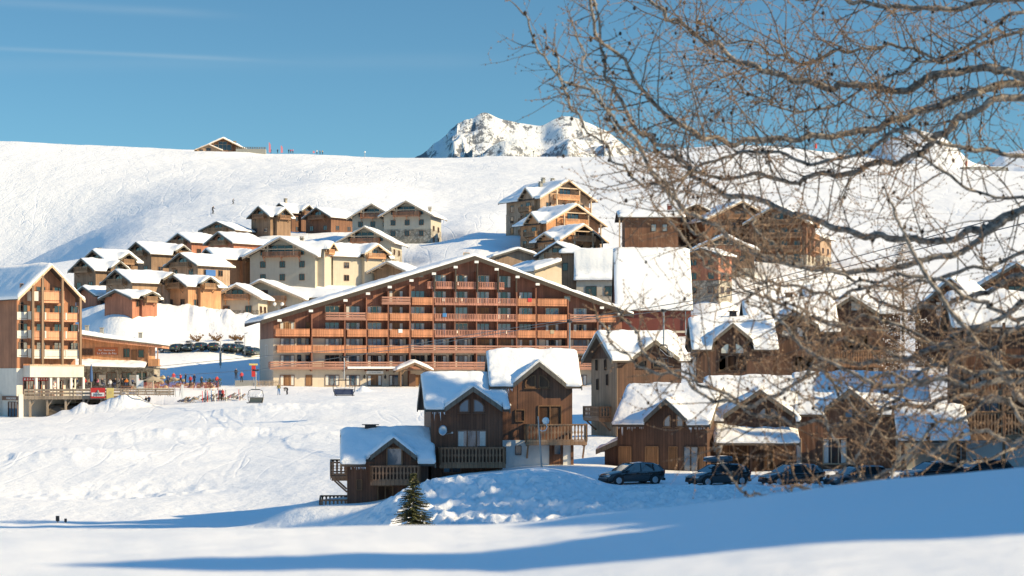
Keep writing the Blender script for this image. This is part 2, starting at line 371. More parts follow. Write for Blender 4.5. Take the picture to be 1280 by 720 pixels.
# ------------------------------------------------------------------ terrain
ROWS = [  # (depth, 'z' or 'p', [(photo column, value)...])
 (.5, 'z', [(0,-.44),(1280,-.36)]),
 (4.5,'z', [(0,-.50),(640,-.46),(1280,-.36)]),
 (7,  'z', [(0,-.62),(640,-.585),(1280,-.42)]),
 (10, 'p', [(-300,662),(0,659),(400,653),(640,647),(760,635),(900,621),(1000,608),(1100,594),(1280,576),(1600,548)]),
 (14, 'z', [(0,-1.35),(640,-1.3),(1280,-.95),(1600,-.6)]),
 (20, 'z', [(0,-2.5),(640,-2.4),(1280,-1.9)]),
 (35, 'z', [(0,-5),(640,-4.8),(1280,-3.8),(2400,1)]),
 (60, 'z', [(0,-8.2),(640,-7.8),(1280,-5.8),(1700,-2),(2400,4)]),
 (90, 'z', [(0,-10.4),(640,-9.6),(1280,-7.6),(1500,-3.5),(1700,6),(2400,13)]),
 (111,'z', [(0,-11.2),(420,-11.0),(470,-9.6),(560,-8.9),(1280,-8.3),(1480,-3.5),(1700,8),(2400,15)]),
 (119,'z', [(0,-11.3),(420,-11.0),(455,-9.4),(520,-7.9),(640,-7.3),(900,-7.3),(1280,-7.3),(1480,-3),(1700,8),(2400,15)]),
 (126,'z', [(0,-11.3),(405,-10.9),(440,-9.2),(480,-7.6),(520,-6.75),(600,-6.3),(680,-5.75),(730,-6.4),(775,-7.15),(1280,-7.15),(1450,-3.5),(1700,8),(2400,15)]),
 (131,'z', [(0,-11.3),(400,-10.9),(440,-9.5),(480,-8.3),(530,-7.0),(600,-6.4),(680,-5.9),(730,-6.5),(760,-7.15),(1280,-7.15),(1450,-3.5),(1700,8),(2400,15)]),
 (138,'z', [(0,-11.3),(400,-10.4),(440,-9.4),(500,-8.7),(540,-7.2),(600,-6.6),(680,-6.3),(760,-6.9),(1280,-6.9),(1450,-3.5),(1700,8),(2400,15)]),
 (150,'z', [(0,-11.2),(300,-10.8),(430,-9.6),(540,-8.2),(640,-7.2),(750,-6.8),(1280,-6.6),(1450,-3.5),(1700,6),(2400,13)]),
 (180,'p', [(-300,600),(0,601),(300,590),(450,572),(640,553),(750,545),(900,512),(1280,512),(1600,440),(2400,350)]),
 (220,'p', [(-300,550),(0,553),(300,545),(450,533),(640,521),(750,517),(900,488),(1280,470),(1600,400)]),
 (260,'p', [(0,529),(150,523),(300,515),(450,505),(640,499),(750,499),(900,475),(1280,450),(1600,390)]),
 (290,'p', [(0,520),(150,508),(300,499),(450,494),(640,492),(750,492),(900,470),(1280,435)]),
 (320,'p', [(0,510),(150,496),(300,490),(450,486),(750,486),(900,462),(1280,420)]),
 (345,'p', [(0,495),(150,487),(300,481),(450,482),(750,482),(900,452),(1280,405)]),
 (360,'p', [(0,470),(100,462),(200,455),(320,447),(450,470),(750,470),(900,440),(1280,396)]),
 (369,'p', [(0,455),(100,447),(200,442.5),(320,431.5),(450,462),(750,466),(900,436),(1280,390)]),
 (376,'p', [(0,450),(100,444),(200,440.5),(320,430),(450,455),(750,460),(900,430),(1280,386)]),
 (388,'p', [(0,410),(100,402),(150,398),(220,404),(260,408),(320,402),(450,436),(750,442),(900,416),(1280,378)]),
 (395,'p', [(0,400),(100,389),(150,386),(220,391),(260,396),(300,394),(320,390),(450,425),(750,432),(900,406),(1280,373)]),
 (402,'p', [(0,395),(100,387),(150,384),(220,387),(300,388),(320,385),(450,410),(750,422),(900,396),(1280,370)]),
 (420,'p', [(0,390),(100,386),(200,384),(320,378),(450,388),(750,395),(900,378),(1280,360)]),
 (440,'p', [(0,385),(100,388),(150,382),(240,384),(320,372),(400,365),(600,365),(900,356),(1280,345)]),
 (480,'p', [(0,362),(100,358),(250,352),(350,335),(450,332),(540,320),(600,309),(640,312),(700,326),(900,332),(1280,320)]),
 (520,'p', [(0,345),(150,330),(250,318),(350,301),(450,306),(520,305),(580,288),(640,290),(700,302),(900,305),(1280,300)]),
 (560,'p', [(0,335),(150,317),(250,304),(350,285),(450,286),(540,280),(600,270),(650,274),(900,282),(1280,280)]),
 (650,'p', [(-200,380),(0,400),(30,380),(70,350),(100,325),(130,301),(180,278),(300,258),(450,252),(560,262),(640,256),(900,248),(1280,250)]),
 (700,'p', [(-200,390),(0,343),(30,328),(80,303),(120,284),(180,261),(250,245),(400,232),(540,250),(640,245),(900,228),(1280,236)]),
 (760,'p', [(-200,372),(0,345),(60,330),(120,306),(180,276),(250,250),(400,226),(600,226),(900,212),(1280,228)]),
 (850,'p', [(-200,235),(0,235),(120,229),(250,220),(400,209),(600,208),(900,196),(1280,219)]),
 (960,'p', [(-300,172),(0,175),(100,180),(250,187),(400,194),(520,196),(780,195),(850,186),(900,181),(950,180),(1000,184),(1060,192),(1120,202),(1200,213),(1280,206),(1600,200)]),
 (1100,'p',[(0,192),(400,205),(780,207),(900,196),(1200,222),(1600,212)]),
 (2000,'z',[(0,60)]),
]
_ld = np.array([math.log(r[0]) for r in ROWS])
def _rowz(r, px):
    xs = [p[0] for p in r[2]]; ys = [p[1] for p in r[2]]
    v = np.interp(px, xs, ys)
    return v if r[1] == 'z' else (HY-v)*r[0]/F
def _raw(px, ld):
    Z = np.stack([_rowz(r, px) for r in ROWS])
    ld = np.clip(ld, _ld[0], _ld[-1]-1e-9)
    i = np.clip(np.searchsorted(_ld, ld, side='right')-1, 0, len(ROWS)-2)
    t = (ld-_ld[i])/(_ld[i+1]-_ld[i])
    # interpolate z over true depth inside each span
    d = np.exp(ld); d0 = np.exp(_ld[i]); d1 = np.exp(_ld[i+1]); t = (d-d0)/(d1-d0)
    idx = np.arange(Z.shape[1])
    return Z[i, idx]*(1-t)+Z[i+1, idx]*t
PADS = []      # (x, y, z, radius)
BUMPS = []     # (x, y, height, rx, ry, rough)
def base_z(px, d):
    px = np.asarray(px, float).ravel(); d = np.asarray(d, float).ravel()
    s = np.where(d < 40, .06, np.where(d < 100, .05, .010)); ld = np.log(d)
    sp = np.where(d < 40, 25., 12.)
    z = 0; w = 0
    for a, wa in ((-1.6, .4), (-.8, .8), (0, 1), (.8, .8), (1.6, .4)):
        for b, wb in ((-1.5, .5), (0, 1), (1.5, .5)):
            z = z+wa*wb*_raw(px+b*sp, ld+a*s); w += wa*wb
    return z/w
def ground(x, y, fine=True):
    x = np.asarray(x, float).ravel(); y = np.asarray(y, float).ravel()
    px = 640+x*F/y
    z = base_z(px, y)
    num = z*1.0; den = np.ones_like(z)
    for (a, b, c, r) in PADS:
        m = (abs(y-b) < 2.6*r)
        w = 14*np.exp(-((x-a)**2+(y-b)**2)/(r*r))
        w = np.where(m, w, 0); num += w*c; den += w
    z = num/den
    for (a, b, h, rx, ry, ro) in BUMPS:
        g = np.exp(-((x-a)/rx)**2-((y-b)/ry)**2)
        z = z+h*g*(1+ro*fbm(x*.9+a, y*.9, 4)*1.5)
    if fine:
        # ploughed snow bank in front of the parking
        bank = np.clip((px-415)/70, 0, 1)*np.clip((y-108)/4, 0, 1)*np.clip((129.3-y)/2.2, 0, 1)
        bank = bank*np.clip((1500-px)/150, 0, 1)
        l = .46*ridged(x*.36, y*.30, 3)+.34*ridged(x*1.2+3, y*1.1, 4)+.52*fbm(x*2.6, y*2.4, 3)+.20*ridged(x*3.1, y*2.9, 2)
        z = z+bank*(l-.45)*.62
        mid = np.clip((y-60)/60, 0, 1)*np.clip((430-y)/60, 0, 1)
        z = z+mid*(.5*fbm(x*.05, y*.04, 3)+.10*fbm(x*.35, y*.3, 3))*np.clip(abs(y-133)/6, 0, 1)*np.clip(abs(y-140)/10, .1, 1)
        up = np.clip((y-400)/80, 0, 1)
        z = z+up*(.9*fbm(x*.03, y*.02, 3)+.22*fbm(x*.2, y*.16, 3))
        # unseen snow ridge added right of the camera, shaped to shadow the foreground
        def ss(a, b, t): t = np.clip((t-a)/(b-a), 0, 1); return t*t*(3-2*t)
        hh = ss(1.7, 3.3, y)*(3.75+.7*np.exp(-((y-3.6)/.45)**2)-.02*y)*(1-ss(8.4, 10.0, y))
        z = z+hh*np.exp(-((x-7.4)/1.5)**2)*(1+.10*fbm(x*.7, y*.9, 3))
        nr = np.clip((12-y)/4, 0, 1)
        z = z+nr*(.030*fbm(x*.8, y*.55, 3)+.012*fbm(x*3.1+y, y*1.3, 3))
    return z
def G(px, d, fine=True):
    return float(ground([(px-640)*d/F], [d], fine)[0])
def on_ground(px, d, dz=0):
    return Vector(((px-640)*d/F, d, G(px, d)+dz))
def pad(px, py, d, r): PADS.append(((px-640)*d/F, d, (HY-py)*d/F, r))
def bump(px, d, h, rx, ry, ro=.5): BUMPS.append(((px-640)*d/F, d, h, rx, ry, ro))

def grid_mesh(name, X, Y, Z, mat, kind='structure', smooth=True):
    ny, nx = X.shape
    me = bpy.data.meshes.new(name)
    co = np.stack([X.ravel(), Y.ravel(), Z.ravel()], 1).astype(np.float32)
    i = np.arange(nx*ny).reshape(ny, nx)
    q = np.stack([i[:-1, :-1], i[:-1, 1:], i[1:, 1:], i[1:, :-1]], -1).reshape(-1, 4)
    me.vertices.add(len(co)); me.vertices.foreach_set('co', co.ravel())
    me.loops.add(q.size); me.loops.foreach_set('vertex_index', q.ravel().astype(np.int32))
    me.polygons.add(len(q)); me.polygons.foreach_set('loop_start', np.arange(0, q.size, 4, dtype=np.int32))
    me.polygons.foreach_set('loop_total', np.full(len(q), 4, dtype=np.int32))
    me.polygons.foreach_set('use_smooth', np.full(len(q), smooth))
    me.materials.append(mat); me.update(calc_edges=True); me.validate()
    o = obj(name, me); tag(o, kind=kind); return o
def build_terrain():
    cols = np.concatenate([np.linspace(-9000, -1200, 14)[:-1], np.linspace(-1200, -60, 45)[:-1], np.arange(-60, 1340, 3.0), np.linspace(1340, 2600, 60)[1:], np.linspace(2600, 9000, 20)[1:]])
    rows = np.concatenate([np.geomspace(.6, 16, 60)[:-1], np.geomspace(16, 106, 60)[:-1], np.arange(106, 130, .16), np.arange(130, 180, .7),
        np.arange(180, 340, 1.3), np.arange(340, 600, 1.7), np.arange(600, 1000, 3.5), np.geomspace(1000, 2000, 12)])
    PX, D = np.meshgrid(cols, rows)
    X = (PX-640)*D/F
    X = np.sign(X)*np.minimum(abs(X), 3000)
    Z = ground(X, D).reshape(X.shape)
    grid_mesh('snow_ground', X, D, Z, M['snow'])
# ------------------------------------------------------------------ houses
class House:
    """local frame: x right, -y towards the front, z up; comps are gabled volumes"""
    def __init__(s, name, label, cat, px, py, d, rz=0, group=None, padr=None):
        s.loc = W(px, py, d); s.rz = R(rz)
        s.t = thing(name, label, cat, s.loc, s.rz, group)
        s.comps = []; s.d = d
        if padr: pad(px, py, d, padr)
        s.M = Matrix.Translation(s.loc) @ Matrix.Rotation(s.rz, 4, 'Z')
    # comp: x0,x1,y0,y1, axis, ze, zr ; oe eave overhang, og gable overhang, xr ridge position (across)
    def comp(s, x0, x1, y0, y1, axis, ze, zr, oe=.7, og=.9, z0=-3, xr=None, zer=None, oer=None, cut=()):
        c = dict(x0=x0, x1=x1, y0=y0, y1=y1, axis=axis, ze=ze, zr=zr, oe=oe, og=og, z0=z0, cut=cut)
        a0, a1 = (x0, x1) if axis == 'y' else (-y1, -y0)
        c['a0'] = a0; c['a1'] = a1; c['ar'] = (a0+a1)/2 if xr is None else xr
        c['b0'], c['b1'] = (y0, y1) if axis == 'y' else (x0, x1)
        c['zer'] = ze if zer is None else zer; c['oer'] = oe if oer is None else oer
        c['sl'] = (zr-ze)/(c['ar']-a0); c['sr'] = (zr-c['zer'])/(a1-c['ar'])
        s.comps.append(c); return c
    def walls(s, mat, name='wall', which=None):
        mb = MB()
        for i, c in enumerate(s.comps):
            if which is not None and i not in which: continue
            mb.prism([(c['a0'], c['z0']), (c['a1'], c['z0']), (c['a1'], c['zer']), (c['ar'], c['zr']), (c['a0'], c['ze'])], c['b0'], c['b1'], c['axis'])
        mb.build(name, mat, s.t)
    def base(s, mat, h, name='stone_base', g=.06, which=None, z0=-3):
        mb = MB()
        for i, c in enumerate(s.comps):
            if which is not None and i not in which: continue
            mb.box(c['x0']-g, c['x1']+g, c['y0']-g, c['y1']+g, z0, h)
        mb.build(name, mat, s.t)
    def roof(s, mat=None, trim=None, th=.2, beams=True, bt=.28, rafter=True):
        mat = mat or M['roof']; trim = trim or M['gtrim']
        rb = MB(); tb = MB(); bm = MB()
        for c in s.comps:
            oe, og = c['oe'], c['og']
            zl = c['ze']-oe*c['sl']; zr_ = c['zer']-c['oer']*c['sr']
            al, ar, am = c['a0']-oe, c['a1']+c['oer'], c['ar']
            b0, b1 = c['b0']-og, c['b1']+og
            rb.prism([(al, zl+.01), (am, c['zr']+.01), (am, c['zr']+th), (al, zl+th)], b0, b1, c['axis'])
            if not c['cut']:
                rb.prism([(am, c['zr']+.01), (ar, zr_+.01), (ar, zr_+th), (am, c['zr']+th)], b0, b1, c['axis'])
            else:
                ze_ = c['zer']; aw = c['a1']
                rb.prism([(am, c['zr']+.01), (aw, ze_+.01), (aw, ze_+th), (am, c['zr']+th)], b0, b1, c['axis'])
                q0 = b0
                for (k0, k1) in list(c['cut'])+[(b1, None)]:
                    if k0 > q0+.05: rb.prism([(aw, ze_+.012), (ar, zr_+.012), (ar, zr_+th-.002), (aw, ze_+th-.002)], q0, k0, c['axis'])
                    q0 = k1
            for bb in (b0-.05, b1-.03):
                tb.prism([(al-.03, zl-bt*.55), (am, c['zr']-bt*.55), (am, c['zr']+th+.05), (al-.03, zl+th+.05)], bb, bb+.08, c['axis'])
                tb.prism([(am, c['zr']-bt*.55), (ar+.03, zr_-bt*.55), (ar+.03, zr_+th+.05), (am, c['zr']+th+.05)], bb, bb+.08, c['axis'])
            if beams:
                n = 5
                for k in range(n):
                    f = k/(n-1); a = c['a0']+(c['a1']-c['a0'])*f
                    z = (c['ze']+(a-c['a0'])*c['sl']) if a <= am else (c['zer']+(c['a1']-a)*c['sr'])
                    w = .11
                    z -= .03+abs(c['sl'])*w
                    if c['axis'] == 'y':
                        bm.box(a-w, a+w, c['y0']-og+.12, c['y0']+.2, z-.26, z)
                        bm.box(a-w, a+w, c['y1']-.2, c['y1']+og-.12, z-.26, z)
                    else:
                        bm.box(c['x0']-og+.12, c['x0']+.2, -a-w, -a+w, z-.26, z); bm.box(c['x1']-.2, c['x1']+og-.12, -a-w, -a+w, z-.26, z)
        rb.build('roof', mat, s.t); build_each(tb, 'bargeboard', trim, s.t)
        if beams:
            for o in build_each(bm, 'purlin', trim, s.t): pass
        s.th = th
    def rh(s, x, y, which=None):
        h = np.full(np.shape(x), -1e3); e = np.full(np.shape(x), -1e3)
        for i, c in enumerate(s.comps):
            if which is not None and i not in which: continue
            a, b = (x, y) if c['axis'] == 'y' else (-y, x)
            z = c['zr']-np.where(a < c['ar'], (c['ar']-a)*c['sl'], (a-c['ar'])*c['sr'])
            g = .0
            dist = np.minimum(np.minimum(a-(c['a0']-c['oe']-g), c['a1']+c['oer']+g-a), np.minimum(b-(c['b0']-c['og']-g), c['b1']+c['og']+g-b))
            for (k0, k1) in c['cut']:
                dist = np.where((a > c['a1']+.02) & (b > k0+.02) & (b < k1-.02), -1.0, dist)
            ins = dist >= -1e-6
            h = np.where(ins, np.maximum(h, z), h); e = np.where(ins, np.maximum(e, dist), e)
        return h, e
    def snow(s, T=.5, st=.4, which=None, rough=.12, cover=None, seed=0, name='snow_cover'):
        bx = set(); by = set(); g = .0
        for i, c in enumerate(s.comps):
            if which is not None and i not in which: continue
            A = [c['a0']-c['oe']-g, c['ar'], c['a1']+c['oer']+g]; B = [c['b0']-c['og']-g, c['b1']+c['og']+g]
            for kk in c['cut']: B += list(kk)
            if c['cut']: A.append(c['a1'])
            if c['axis'] == 'y': bx.update(A); by.update(B)
            else: by.update([-a for a in A]); bx.update(B)
        def axis(v):
            v = sorted(v); out = []
            for p, q in zip(v[:-1], v[1:]):
                if q-p < 1e-3: continue
                n = max(1, int(round((q-p)/st)))
                out += list(np.linspace(p, q, n, endpoint=False))
            out.append(v[-1]); return np.array(out)
        ax, ay = axis(bx), axis(by)
        X, Y = np.meshgrid(ax, ay)
        H, E = s.rh(X, Y, which)
        cx = (ax[1:]+ax[:-1])/2; cy = (ay[1:]+ay[:-1])/2
        CX, CY = np.meshgrid(cx, cy)
        HC, EC = s.rh(CX, CY, which); cell = EC > 0
        if cover is not None:
            cell = cell & cover(CX, CY)
        vm = np.zeros(X.shape, bool)
        vm[:-1, :-1] |= cell; vm[1:, :-1] |= cell; vm[:-1, 1:] |= cell; vm[1:, 1:] |= cell
        H = np.where(H < -500, np.nan, H)
        S = H.copy()
        for _ in range(3):
            P = np.pad(S, 1, mode='edge')
            st_ = np.stack([P[:-2, 1:-1], P[2:, 1:-1], P[1:-1, :-2], P[1:-1, 2:], S, S])
            S = np.nanmean(st_, 0)
        S = np.maximum(S, H-.12)
        ox = seed*13.7+s.loc.x; oy = s.loc.y
        prof = .55+.45*np.sqrt(np.clip(E/.75, 0, 1))
        nz = fbm((X+ox)*.9, (Y+oy)*.9, 3)
        top = S+s.th+T*prof*(1+.25*nz)+rough*nz
        if st < .3: top = top+np.exp(-(E/.35)**2)*.11*fbm((X+ox)*3.3, (Y+oy)*3.3, 2)+.018*fbm(X*4+ox, Y*4, 2)
        low = H+s.th+.005
        top = np.maximum(top, low+.05)
        idx = -np.ones(X.shape, int); vs = []
        jx = .06*fbm((X+ox)*1.7, (Y+oy)*1.7+9, 2)
        for j, i in zip(*np.nonzero(vm)):
            idx[j, i] = len(vs); vs.append((X[j, i], Y[j, i], top[j, i]))
        fs = []; edges = {}
        for j, i in zip(*np.nonzero(cell)):
            q = (idx[j, i], idx[j, i+1], idx[j+1, i+1], idx[j+1, i]); fs.append(q)
            for a, b in zip(q, q[1:]+q[:1]):
                if (b, a) in edges: del edges[(b, a)]
                else: edges[(a, b)] = 1
        flat = {idx[j, i]: (j, i) for j, i in zip(*np.nonzero(vm))}
        out = {}; outm = {}
        for a, b in edges:
            for k in (a, b):
                if k not in out:
                    j, i = flat[k]
                    h0 = low[j, i]; h1 = top[j, i]
                    # bulge outward: centroid direction by local gradient of the mask distance
                    out[k] = len(vs); vs.append((X[j, i], Y[j, i], h0-.02-.05*abs(nz[j, i])))
        # mid ring bulging
        nv = {}
        for a, b in edges:
            pa, pb = Vector(vs[a]), Vector(vs[b]); dd = (pb-pa); nrm = Vector((dd.y, -dd.x, 0))
            if nrm.length > 0: nrm.normalize()
            nv.setdefault(a, Vector((0, 0, 0))); nv.setdefault(b, Vector((0, 0, 0)))
            nv[a] += nrm; nv[b] += nrm
        for k, n in nv.items():
            if n.length > 0: n.normalize()
            j, i = flat[k]; mz = (top[j, i]*.45+low[j, i]*.55)
            bl = .045+.05*nz[j, i]
            outm[k] = len(vs); vs.append((X[j, i]+n.x*bl, Y[j, i]+n.y*bl, mz))
            o = out[k]; vs[o] = (vs[o][0]+n.x*.0, vs[o][1]+n.y*.0, vs[o][2])
            vs[k] = (vs[k][0]-n.x*.05, vs[k][1]-n.y*.05, vs[k][2])
        for a, b in edges:
            fs.append((b, a, outm[a], outm[b])); fs.append((outm[b], outm[a], out[a], out[b]))
        mb = MB(); mb.v = [tuple(map(float, v)) for v in vs]; mb.f = [tuple(int(k) for k in f) for f in fs]; mb.m = [0]*len(fs)
        s.edge = [(vs[a], vs[b]) for a, b in edges]
        return mb.build(name, M['rsnow'], s.t, smooth=True)
    # ---- faces
    def face(s, f, ci=0):
        c = s.comps[ci] if isinstance(ci, int) else ci
        cx, cy = (c['x0']+c['x1'])/2, (c['y0']+c['y1'])/2
        return {'F': ((cx, c['y0']), 0), 'B': ((cx, c['y1']), pi), 'R': ((c['x1'], cy), pi/2), 'L': ((c['x0'], cy), -pi/2)}[f]
    def upx(s, f, ci, px):
        (ox, oy), a = s.face(f, ci)
        O = s.M @ Vector((ox, oy, 0)); dx, dy = cos(s.rz+a), sin(s.rz+a); k = (px-640)/F
        return (k*O.y-O.x)/(dx-k*dy)
    def zpy(s, f, ci, px, py, off=0):
        (ox, oy), a = s.face(f, ci); u = s.upx(f, ci, px)
        O = s.M @ Vector((ox, oy, 0)); y = O.y+sin(s.rz+a)*u
        return (HY-py)*(y-off)/F-s.loc.z
    def put(s, o, f, ci, u, z, off=0):
        (ox, oy), a = s.face(f, ci)
        o.location = (ox+cos(a)*u+sin(a)*off, oy+sin(a)*u-cos(a)*off, z); o.rotation_euler = (0, 0, a); o.parent = s.t
        return o
    def win(s, f, ci, u, z, w, h, kind='two', fr='frame', gl='glass', name='window', off=.0):
        o, p = window_pair(w, h, kind, fr, gl, name)
        s.put(o, f, ci, u, z, off); return o
    def winpx(s, f, ci, x0, x1, y0, y1, kind='two', fr='frame', gl='glass', name='window', off=0):
        u0, u1 = s.upx(f, ci, x0), s.upx(f, ci, x1); xm = (x0+x1)/2
        z1, z0 = s.zpy(f, ci, xm, y0), s.zpy(f, ci, xm, y1)
        return s.win(f, ci, (u0+u1)/2, z0, round(abs(u1-u0), 2), round(z1-z0, 2), kind, fr, gl, name, off)
    def balcony(s, f, ci, u0, u1, z, dep=1.2, style='baluster', mat='rail', h=1.0, braces=True, ends=True, name='balcony', off=0, floor=True):
        w = u1-u0; fl = MB()
        fl.box(-w/2, w/2, -dep, 0, -.16, 0)
        fl.box(-w/2-.03, w/2+.03, -dep-.04, -dep, -.26, .04)
        if braces:
            n = max(2, int(w/3.0)+1)
            for k in range(n):
                x = -w/2+.15+(w-.3)*k/(n-1)
                fl.box(x-.08, x+.08, -dep+.05, 0, -.34, -.165)
                fl.bar((x, -dep+.25, -.33), (x, -.02, -.33-dep*.7), .12, .12)
        o = s.put(obj(name, fl.mesh(name, M[mat])), f, ci, (u0+u1)/2, z, off)
        r = MB(); railing(r, [(-w/2, 0), (-w/2, -dep), (w/2, -dep), (w/2, 0)] if ends else [(-w/2, -dep), (w/2, -dep)], h, style)
        r.build('railing', M[mat], o)
        return o
    def balpx(s, f, ci, x0, x1, ytop, ybot, dep=1.2, **k):
        u0, u1 = s.upx(f, ci, x0), s.upx(f, ci, x1); xm = (x0+x1)/2
        z0 = s.zpy(f, ci, xm, ybot, dep); z1 = s.zpy(f, ci, xm, ytop, dep)
        return s.balcony(f, ci, u0, u1, z0, dep, h=max(.7, z1-z0), **k)
    def chimney(s, x, y, h=1.3, w=.7, mat='stone', z=None):
        H, _ = s.rh(np.array([x]), np.array([y])); z = float(H[0])
        m = MB(); m.box(x-w/2, x+w/2, y-w/2, y+w/2, z-.4, z+h); m.box(x-w/2-.1, x+w/2+.1, y-w/2-.1, y+w/2+.1, z+h+.003, z+h+.12)
        for sx in (-1, 1): m.box(x+sx*w*.35-.05, x+sx*w*.35+.05, y-w*.35, y+w*.35, z+h+.12, z+h+.35)
        m.box(x-w/2-.12, x+w/2+.12, y-w/2-.12, y+w/2+.12, z+h+.353, z+h+.43)
        return m.build('chimney', M[mat], s.t)
    def icicles(s, f, ci, u0, u1, z, off, n=30, seed=1):
        rnd = random.Random(seed); m = MB()
        for k in range(n):
            u = rnd.uniform(u0, u1); L_ = rnd.uniform(.08, .22)*(3.0 if rnd.random() < .18 else 1); r = .012+.02*L_
            m.tube([(u, 0, 0), (u, 0, -L_*.6), (u+.005, 0, -L_)], [r*1.3, r*.7, .002], 4, cap=False)
        o = obj('icicles', m.mesh('icicles', M['ice'])); s.put(o, f, ci, 0, z, off); return o

_wc = {}
def window_pair(w, h, kind, fr, gl, name='window'):
    key = (w, h, kind, fr, gl)
    if key not in _wc:
        a = MB(); g = MB(); t = min(.09, w*.12); dp = .09
        if kind in ('archl', 'archr'):      # half of a pointed gable window
            k = .45
            P = [(-w/2, 0), (w/2, 0), (w/2, h), (-w/2, h*k)] if kind == 'archl' else [(-w/2, 0), (w/2, 0), (w/2, h*k), (-w/2, h)]
            if kind == 'archl': P = [(-w/2, 0), (w/2, 0), (w/2, h), (w*.12, h*.93), (-w*.3, h*.68), (-w/2, h*.45)]
            else: P = [(-w/2, 0), (w/2, 0), (w/2, h*.45), (w*.3, h*.68), (-w*.12, h*.93), (-w/2, h)]
            for i in range(len(P)):
                p, q = P[i], P[(i+1) % len(P)]
                a.bar((p[0], -dp/2, p[1]), (q[0], -dp/2, q[1]), dp, t)
            g.add([(p[0], -.02, p[1]) for p in P], [tuple(range(len(P)))])
            a.box(-w/2-.1, w/2+.1, -dp-.04, 0, -t-.04, -t)
        else:
            n = {'one': 1, 'two': 2, 'three': 3, 'door': 1, 'ddoor': 2, 'cur2': 2, 'cur3': 3, 'four': 4}[kind]
            a.box(-w/2-t*.6, w/2+t*.6, -dp, 0, h, h+t); a.box(-w/2-t*.6, w/2+t*.6, -dp-.03, 0, -t, 0)
            a.box(-w/2-t, -w/2, -dp, 0, 0, h); a.box(w/2, w/2+t, -dp, 0, 0, h)
            for i in range(1, n): x = -w/2+w*i/n; a.box(x-t*.45, x+t*.45, -dp+.01, 0, 0, h)
            g.add([(-w/2, -.02, 0), (w/2, -.02, 0), (w/2, -.02, h), (-w/2, -.02, h)], [(0, 1, 2, 3)])
            if kind.startswith('cur'):
                for i in range(n):
                    x0 = -w/2+w*i/n
                    if n == 3 and i == 1: continue
                    lo, hi = ((0, .62) if i == 0 else (.38, 1.0))
                    g.add([(x0+w/n*lo, -.026, .03), (x0+w/n*hi, -.026, .03), (x0+w/n*hi, -.026, h-.05), (x0+w/n*lo, -.026, h-.05)], [(0, 1, 2, 3)], 1)
        _wc[key] = (a.mesh(name, M[fr]), g.mesh('pane', [M[gl], M['curt']]))
    ma, mg = _wc[key]
    o = obj(name, ma); p = obj('pane', mg, o)
    return o, p
def railing(r, path, h, style, sp=None):
    for a, b in zip(path[:-1], path[1:]):
        a = Vector((a[0], a[1], 0)); b = Vector((b[0], b[1], 0)); Lg = (b-a).length; t = (b-a).normalized()
        if Lg < .05: continue
        if style == 'baluster':     # sawn boards, wide at the ends, waisted: gaps between
            r.bar(a+Vector((0,0,h-.05)), b+Vector((0,0,h-.05)), .12, .10); r.bar(a+Vector((0,0,.10)), b+Vector((0,0,.10)), .07, .09)
            n = max(1, int(Lg/.24))
            for k in range(n):
                c = a+t*(Lg*(k+.5)/n); w = Lg/n*.5; nn = Vector((-t.y, t.x, 0))*.02
                prof = [(w*.9, .12), (w*.45, .2), (w*.42, h*.42), (w*.85, h*.52), (w*.42, h*.64), (w*.45, h*.84), (w*.9, h*.92)]
                for (w0, z0), (w1, z1) in zip(prof[:-1], prof[1:]):
                    vs = []
                    for sgn in (-1, 1):
                        for ww, zz in ((-w0, z0), (w0, z0), (w1, z1), (-w1, z1)):
                            vs.append(c+t*ww+nn*sgn+Vector((0, 0, zz)))
                    r.add(vs, [(0,1,2,3),(7,6,5,4),(0,3,7,4),(1,5,6,2)])
            for q in (a, b): r.box(q.x-.06, q.x+.06, q.y-.06, q.y+.06, 0, h)
        elif style == 'slat':
            r.bar(a+Vector((0,0,h-.04)), b+Vector((0,0,h-.04)), .10, .09); r.bar(a+Vector((0,0,.10)), b+Vector((0,0,.10)), .06, .08)
            s_ = sp or .28; n = max(1, int(Lg/s_))
            for k in range(n):
                c = a+t*(Lg*(k+.5)/n); r.bar(c+Vector((0,0,.1)), c+Vector((0,0,h-.05)), s_*.55, .03) if abs(t.x) > .5 else r.bar(c+Vector((0,0,.1)), c+Vector((0,0,h-.05)), .03, s_*.55)
            for q in (a, b): r.box(q.x-.06, q.x+.06, q.y-.06, q.y+.06, 0, h)
        elif style == 'plank':
            for k in range(3):
                z = .14+(h-.2)*k/2.0; r.bar(a+Vector((0,0,z)), b+Vector((0,0,z)), .04, (h-.2)*.36)
            n = max(1, int(Lg/2.2))
            for k in range(n+1): q = a+t*(Lg*k/n); r.box(q.x-.06, q.x+.06, q.y-.05, q.y+.05, 0, h)
        elif style == 'panel':
            r.bar(a+Vector((0,0,h*.5)), b+Vector((0,0,h*.5)), .05, h*.84); r.bar(a+Vector((0,0,h)), b+Vector((0,0,h)), .12, .08)
M['ice'] = plain('ice', (.75, .80, .84), .15)
